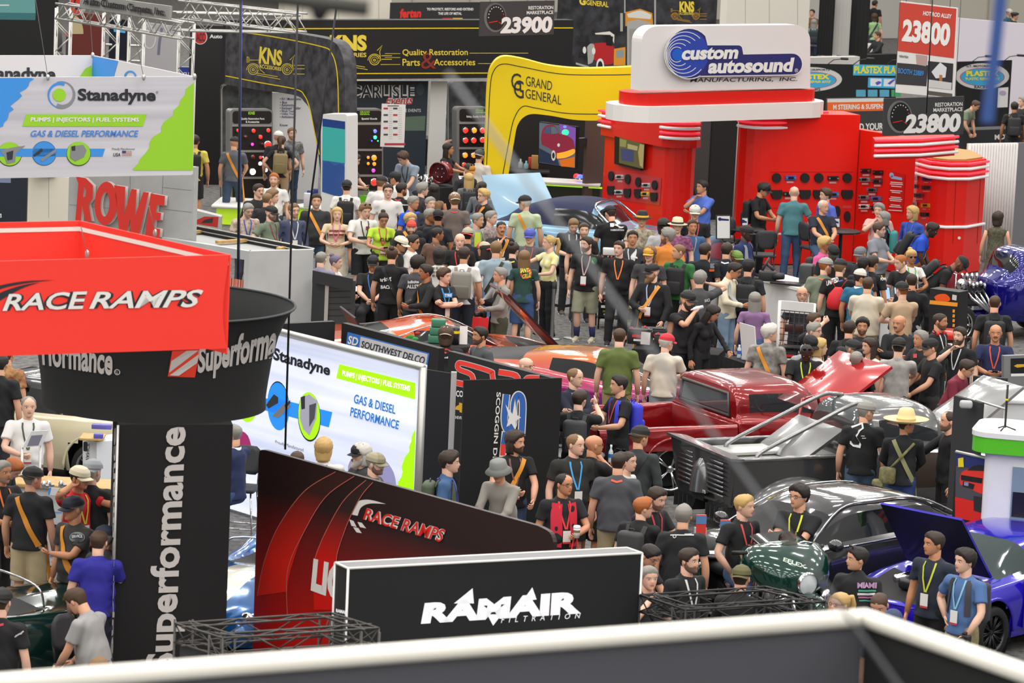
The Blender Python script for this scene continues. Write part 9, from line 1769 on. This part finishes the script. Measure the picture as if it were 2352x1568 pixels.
b1|1870|43|180|180|dd|l#7f8890|j#2a3048|1|lg||fe bp#1d2a30 ht1.68|woman with long grey hair and dark backpack in the far aisle
b2|1866|21|-30|-30|dd|t#7a5a3a|j#2a2a2c|2|sk||fe|dark haired person in yellow and brown top in the far aisle corner
b3|2009|30|180|180|dd|t#9cc08a|j#3a3a4a|1|ob||fe or+ oc#2a3448 ht1.7|woman with brown hair in pale green top with dark strap in the far aisle
b4|2010|0|150|140|dd|p#1b1b1d|j#2a2a2c|3|sd|||person in black polo behind the green top in the far aisle
b5|2016|72|-60|-75|tt|j#26282a|j#2a2a2c|2|sb||se.5 ht1.8|person in black vest seated before the white counter in the far aisle
b6|2318|19|60|60|dd|t#3a6a68|j#2a2a2c|2|zg|c#e2dccd||person in white cap and teal shirt above the lavender wall
b7|2331|28|60|80|dd|t#2a2a2c|j#2a2a2c|2|sd|N#3a3a38||person in dark flat cap above the lavender wall
b8|2331|233|180|180|dd|t#1d1d1f|j#2a2a2c|4|sk||bp#2a2a2c or- ht1.8|person in black tee with black backpack at the far right table
b9|2349|221|-60|-60|dd|t#2a2a2e|j#2a2a2c|1|sg||ht1.84|grey haired person at the far right edge
b10|2247|232|60|60|oo|t#7f8a76|j#5a5f66|2|sb||le30|person in sage shirt leaning by the far table behind the blue strap
b11|1905|18|180|180|dd|t#1b1b1d|s#3a4050|2|sd||ht1.84|person in black tee partly behind the black curtain
b12|1942|18|0|10|oo|t#2b2b2d|j#2a2a2c|2|sb||ln#c84a4a bd|person in dark tee with red badge behind the pale curtain
b13|1022|254|-10|-10|tt|p#b9c3d0|j#3a3a3e|2|sg|c#d9cfae|B bcw gl ht1.76|older person in light blue shirt and cream cap behind the black counter
'''.strip().split('\n')]
_fix={'stc':'stc'}
for r_ in PP:
 k_,x_,y_,a_,ha_,po_,to_,bo_,sk_,ha2,hat_,ex_,lab_=(r_+['']*13)[:13]
 person(k_,float(x_),float(y_),float(a_),float(ha_),po_,to_,bo_,sk_,ha2,hat_,ex_,lab_)
def bx(x0,y0,x1,y1):return[(x0,y0),(x1,y0),(x1,y1),(x0,y1)]
for k_,it in(('a64',[(circ(1208,627,13),'#d8432f'),('SANTA',((1196,617),(1218,616),(1217,625),(1195,627)),'#e3d44a'),('CRUZ',((1200,630),(1221,625),(1219,636),(1199,640)),'#e3d44a')]),('a69',[('RJ',bx(1402,513,1433,524),'#e6e6e6'),('FABRICATION',bx(1403,526,1433,530),'#e6e6e6')]),('a186',[('MIAMI',bx(1970,1338,2013,1350),'#b58fb5'),(bx(1972,1354,2012,1358),'#4aa890'),(bx(1970,1361,2010,1366),'#d8d8dc'),(bx(1972,1369,2008,1373),'#b86a94'),(bx(1974,1377,2006,1380),'#4aa890')]),('a58',[(bx(1018,673,1039,683),'#2f8ad0'),('TYRES',bx(1020,675,1037,681),'#e8eef4')]),('a75',[(circ(1364,599,8),'#2f6a44'),(circ(1364,600,4),'#d8d2c8')]),('a77',[([(1450,585),(1460,575),(1464,594),(1458,592),(1452,606),(1448,590)],'#e4e4e4')]),('a142',[([(1955,980),(1968,976),(1982,970),(1984,984),(1976,990),(1968,1004),(1978,1020),(1976,1029),(1960,1025),(1953,1018)],'#dcdcdc'),([(1958,983),(1979,975),(1980,983),(1972,988),(1964,1004),(1974,1021),(1961,1020),(1957,1015)],'#18181a'),(bx(1978,1000,1986,1001.6),'#dcdcdc'),(bx(1980,1005,1989,1006.6),'#dcdcdc')]),('a146',[(bx(1540,1228,1594,1230.5),'#c9c9c9'),(circ(1550,1232,4),'#c9c9c9'),(circ(1550,1232,2.6),'#1e1f22'),(bx(1572,1226,1588,1228),'#c9c9c9')]),('a55',[('Bring',((871,640),(899,632),(899,646),(871,652)),'#e2e2e2'),('BACK',bx(876,655,900,663),'#d2d2d2')]),('a56',[('ALLSTAR',bx(936,653,975,662),'#dedede'),('Infinite',((938,644),(962,643),(962,650),(938,651)),'#dedede')]),('a59',[(bx(993+8*i,614+8*j,999+8*i,619+8*j),'#6a6f60')for i in range(4)for j in range(3)]),('a99',[(bx(1629,618,1641,623),'#d8602a'),(bx(1631,606,1641,616),'#6a7078')]),('a115',[(circ(2030,634,6),'#e0a02a'),('POWER',bx(2023,638,2037,644),'#e8e8e8')]),('a93',[('UNITED',((1898,646),(1926,636),(1926,648),(1898,657)),'#d8d8d8')]),('a17',[(bx(757,528,793,533),'#7a3a30'),(bx(757,537,793,541),'#7a3a30')]),('a24',[('devmotors',bx(923,468,938,472),'#e4e4e4')]),('a127',[(bx(2099,813,2107,822),'#c8404a')]),('a177',[(circ(178,1234,17,12),'#8f9a86'),(circ(178,1234,15.5,10.5),'#34405a'),('SERVICE',bx(166,1229,190,1236),'#c9c9c2')]),('a181',[('vintage',((34,1460),(52,1446),(53,1452),(35,1466)),'#d8d8d8')]),('a49',[([(996,560),(1004,552),(1006,580),(998,590)],'#c9a49a')]),('a85',[('RACE',((1618,687),(1630,684),(1630,691),(1618,694)),'#d8d8d8')]),('a21',[(bx(822,543,852,549),'#2a2a2c'),(bx(840,520,848,528),'#7a2f3a')]),('a23',[('CLUB',bx(872,546,900,554),'#2b3a1c')]),('a167',[('Anthony',bx(1018,818,1040,824),'#e4e4e4'),([(1014,806),(1024,800),(1042,798),(1036,806),(1022,812)],'#d8402a')])):
 print_on(k_,it)
def hand_at(key,side,f=.09):
 p=PEOPLE[key];S,E_,W_r=p['A'][side];d=Vector(W_r-E_).normalized();return p['W']@(Vector(W_r)+d*f)
def tote(label,pos,w,d,h,c,drop=.22):
 t=thing('tote_bag',label,'bag',pos-Vector((0,0,drop+h)));m=M(c,.7);mb=MB();rings=[[Vector((w/2*sx*k,d/2*sy*k,z))for sx,sy in((-1,-1),(0,-1.15),(1,-1),(1,1),(0,1.15),(-1,1))]for z,k in((0,.92),(.02,.98),(h*.5,1.04),(h,.95))];mb.loft(rings,m,True,True,False);mb.build('bag_body',t)
 for sy in(-1,1):mb=MB();mb.tube(bez([(-w*.25,sy*d*.4,h-.01),(-w*.1,sy*.01,h+drop*.8),(0,0,h+drop),(w*.1,sy*.01,h+drop*.8),(w*.25,sy*d*.4,h-.01)],4),.008,m,6);mb.build('handle',t)
tote('lime green tote bag hanging from the hand of the grey polo texter',hand_at('a18',-1,.06),.3,.1,.34,'#6fc81e',.16)
tote('red tote bag held by the person with grey striped backpack',hand_at('a60',1,.06),.32,.12,.3,'#e0242a',.16)
tote('narrow red paper bag held by the person with the draped red sweater',hand_at('a153',-1,.06),.2,.1,.34,'#e5302c',.22)
p=PEOPLE['a93'];t=thing('drawstring_bag','red drawstring bag on the back of the black printed tee','bag',p['root'].location);t.matrix_world=p['W']
mb=MB();rings=[]
for z,w,d in((1.0,.10,.03),(1.03,.15,.07),(1.12,.165,.085),(1.24,.14,.07),(1.33,.07,.035),(1.36,.05,.02)):rings.append([Vector((w*math.cos(a),-.205+d*math.sin(a),z))for a in[2*math.pi*q/16 for q in range(16)]])
mb.loft(rings,M('#d8242c',.6));mb.build('bag_body',t);mb=MB();[mb.tube([(s*.04,-.2,1.35),(s*.1,-.14,1.44),(s*.13,-.1,1.47)],.006,M('#b01a22',.6),5)for s in(-1,1)];mb.build('cord',t)
def cup(label,pos,c1,c2):
 t=thing('coffee_cup',label,'cup',pos-Vector((0,0,.05)));mb=MB();mb.lathe([(.001,0),(.032,0),(.042,.12),(.04,.12)],M(c1,.6),16);mb.build('cup_body',t);mb=MB();mb.lathe([(.034,.035),(.041,.095)],M(c2,.7),16);mb.build('sleeve',t);mb=MB();mb.lathe([(.045,.118),(.044,.13),(.036,.145),(.001,.145)],WHITE,16);mb.build('lid',t)
cup('white lidded coffee cup with brown sleeve held above the red paper bag',hand_at('a153',-1,.08)+Vector((.02,-.03,.05)),'#e8e5df','#8a7a62')
def camera(label,pos,rz):
 t=thing('camera',label,'camera',pos,rz);mb=MB();mb.bevbox((0,0,0),(.14,.07,.10),K,.015);mb.bevbox((0,0,.06),(.05,.05,.04),K,.01);mb.build('camera_body',t);mb=MB();mb.lathe([(.001,.02),(.036,.02),(.04,.10),(.036,.16),(.03,.16),(.001,.15)],M('#1d1d1f',.3),16,'Y');mb.build('lens',t)
camera('black camera with long lens hanging at the photographer in grey',PEOPLE['a65']['W']@Vector((.14,.22,.98)),R(120));camera('black camera held low by the young person in blue tee',hand_at('a185',-1,.05),R(150))
p=PEOPLE['a122'];mb=MB();mb.tube([p['W']@Vector((.085*math.cos(a),.02+.085*math.sin(a),1.475))for a in[R(-20-14*k)for k in range(11)]],.014,M('#e0302c',.4),8);[mb.ell(p['W']@Vector((s*.08,.05,1.465)),(.03,.045,.04),M('#e0302c',.4))for s in(-1,1)];tag(mb.build('headphones'),'red headphones resting round the neck in the black shirt','headphones')
mb=MB();mb.lathe([(.001,0),(.03,0),(.033,.01),(.033,.11),(.028,.122),(.001,.12)],M('#3f9a4a',.3,.3),14);tag(mb.build('drink_can',None,hand_at('a138',1)+Vector((0,0,-.03))),'green drink can by the hand of the grey camouflage polo','can')
q=hand_at('a84',1,.08);t=thing('water_bottle','clear bottle raised to the mouth of the person in black polo','bottle',q,0);t.rotation_euler=(0,R(-100),R(30));mb=MB();mb.lathe([(.001,-.1),(.03,-.1),(.032,.05),(.012,.09),(.012,.12)],M('#d9dfe2',.1,0,0,.3),12);mb.build('bottle_body',t);mb=MB();mb.lathe([(.033,-.03),(.033,.02)],M('#e8e8ea',.5),12);mb.build('label_band',t)
p=PEOPLE['a141'];t=thing('waist_pouch','camouflage pouch bag slung behind the cowboy hat person','bag',p['root'].location);t.matrix_world=p['W'];CM=M('#8f8a5f',.9,noise=('#4d4a30',12,.2));mb=MB();mb.bevbox((-.16,-.19,1.0),(.2,.12,.22),CM,.04,seg=3);mb.build('pouch',t);mb=MB();mb.bevbox((-.27,-.2,.88),(.14,.1,.14),CM,.04,seg=3);mb.build('side_pocket',t);mb=MB();mb.tube([(.14,-.1,1.42),(0,-.16,1.25),(-.14,-.19,1.08)],.018,CM,6);mb.build('strap',t)
q=hand_at('a175',1,.1);t=thing('drink_bottle','red sports bottle at the belt of the pointing red polo','bottle',PEOPLE['a175']['W']@Vector((.24,.17,1.12)));mb=MB();mb.lathe([(.001,0),(.036,0),(.038,.17),(.02,.2)],M('#d83a3a',.3),14);mb.build('bottle_body',t);mb=MB();mb.lathe([(.03,.19),(.03,.24),(.001,.24)],K,12);mb.build('cap',t)
q=P(1000,418,1.0);t=skirt_table('black table with wheel rim and chrome engine parts in the crowd',(955,432),(1060,430),.95,.7);q=P(1003,425,.98)
w_=thing('wheel_rim','dark red deep dish wheel rim standing on the black table','wheel rim',q+Vector((.08,.2,.24)),R(-30));w_.scale=(.82,)*3;mb=MB();mb.lathe([(.27,-.14),(.29,-.12),(.25,-.1),(.25,.1),(.29,.12),(.27,.14)],M('#7a1a24',.2,.4,0,.6),28,'Y');mb.lathe([(.001,-.06),(.24,-.06)],M('#5a1a20',.3,.4),24,'Y');mb.build('rim_barrel',w_);mb=MB();[mb.ell((.12*math.cos(R(60*k)),-.07,.12*math.sin(R(60*k))),(.022,.01,.022),CHROME,8,5)for k in range(6)];mb.build('hub_bolt',w_)
for i,(dx,lab)in enumerate(((-.45,'by the leaning young man'),(-.22,'beside the dark red rim'),(.5,'under the reaching woman'))):mb=MB();mb.lathe([(.001,0),(.09,0),(.1,.05),(.06,.1),(.07,.2),(.001,.2)],CHROME,18);mb.tube([(.05,-.05,.1),(.12,-.12,.16),(.13,-.12,.05)],.025,CHROME,8);tag(mb.build('chrome_part',None,q+Vector((dx,.12,-.0))),'chrome engine part on the black table '+lab,'engine part')
ty=P(1950,640,.33);ty.z=0;t=thing('tyre','black tyre standing behind the black printed tee with red bag','tyre',ty,R(60));mb=MB();mb.lathe([(.22,-.1),(.31,-.1),(.33,-.07),(.33,.07),(.31,.1),(.22,.1)],RUBBER,28,'Y',Matrix.Translation((0,0,.33)));mb.build('tread',t);mb=MB();mb.lathe([(.001,0),(.215,0)],STEEL,20,'Y',Matrix.Translation((0,-.05,.33)));mb.build('rim',t)
st=thing('tablet_stand','white pedestal with two lit tablets in front of the tan polo','stand',xy(P(2047,690,1.05)),R(10));mb=MB();mb.bevbox((0,0,.5),(.45,.4,1.0),M('#dcdcdc',.5),.02);mb.build('pedestal',st);mb=MB();mb.box((0,-.05,1.02),(.55,.45,.04),WHITE);mb.build('pedestal_top',st)
for sx in(-.12,.14):mb=MB();T=Matrix.Translation((sx,0,1.17))@Matrix.Rotation(R(-35),4,'X');mb.box((0,0,0),(.2,.015,.26),K,mat=T);mb.box((0,-.009,0),(.17,.003,.22),M('#8fb0e8',.3,emit=.6),mat=T);mb.build('tablet',st)
for i,(x,y,c)in enumerate(((712,440,'#26337a'),(722,436,'#1d2b6a'),(705,446,'#d9d9dc'))):small_box('goods_pack',('dark blue','second dark blue','white')[i]+' printed pack on the white lime lit platform','pack',x,y+30,.43,.14,.12,.3,M(c,.4))
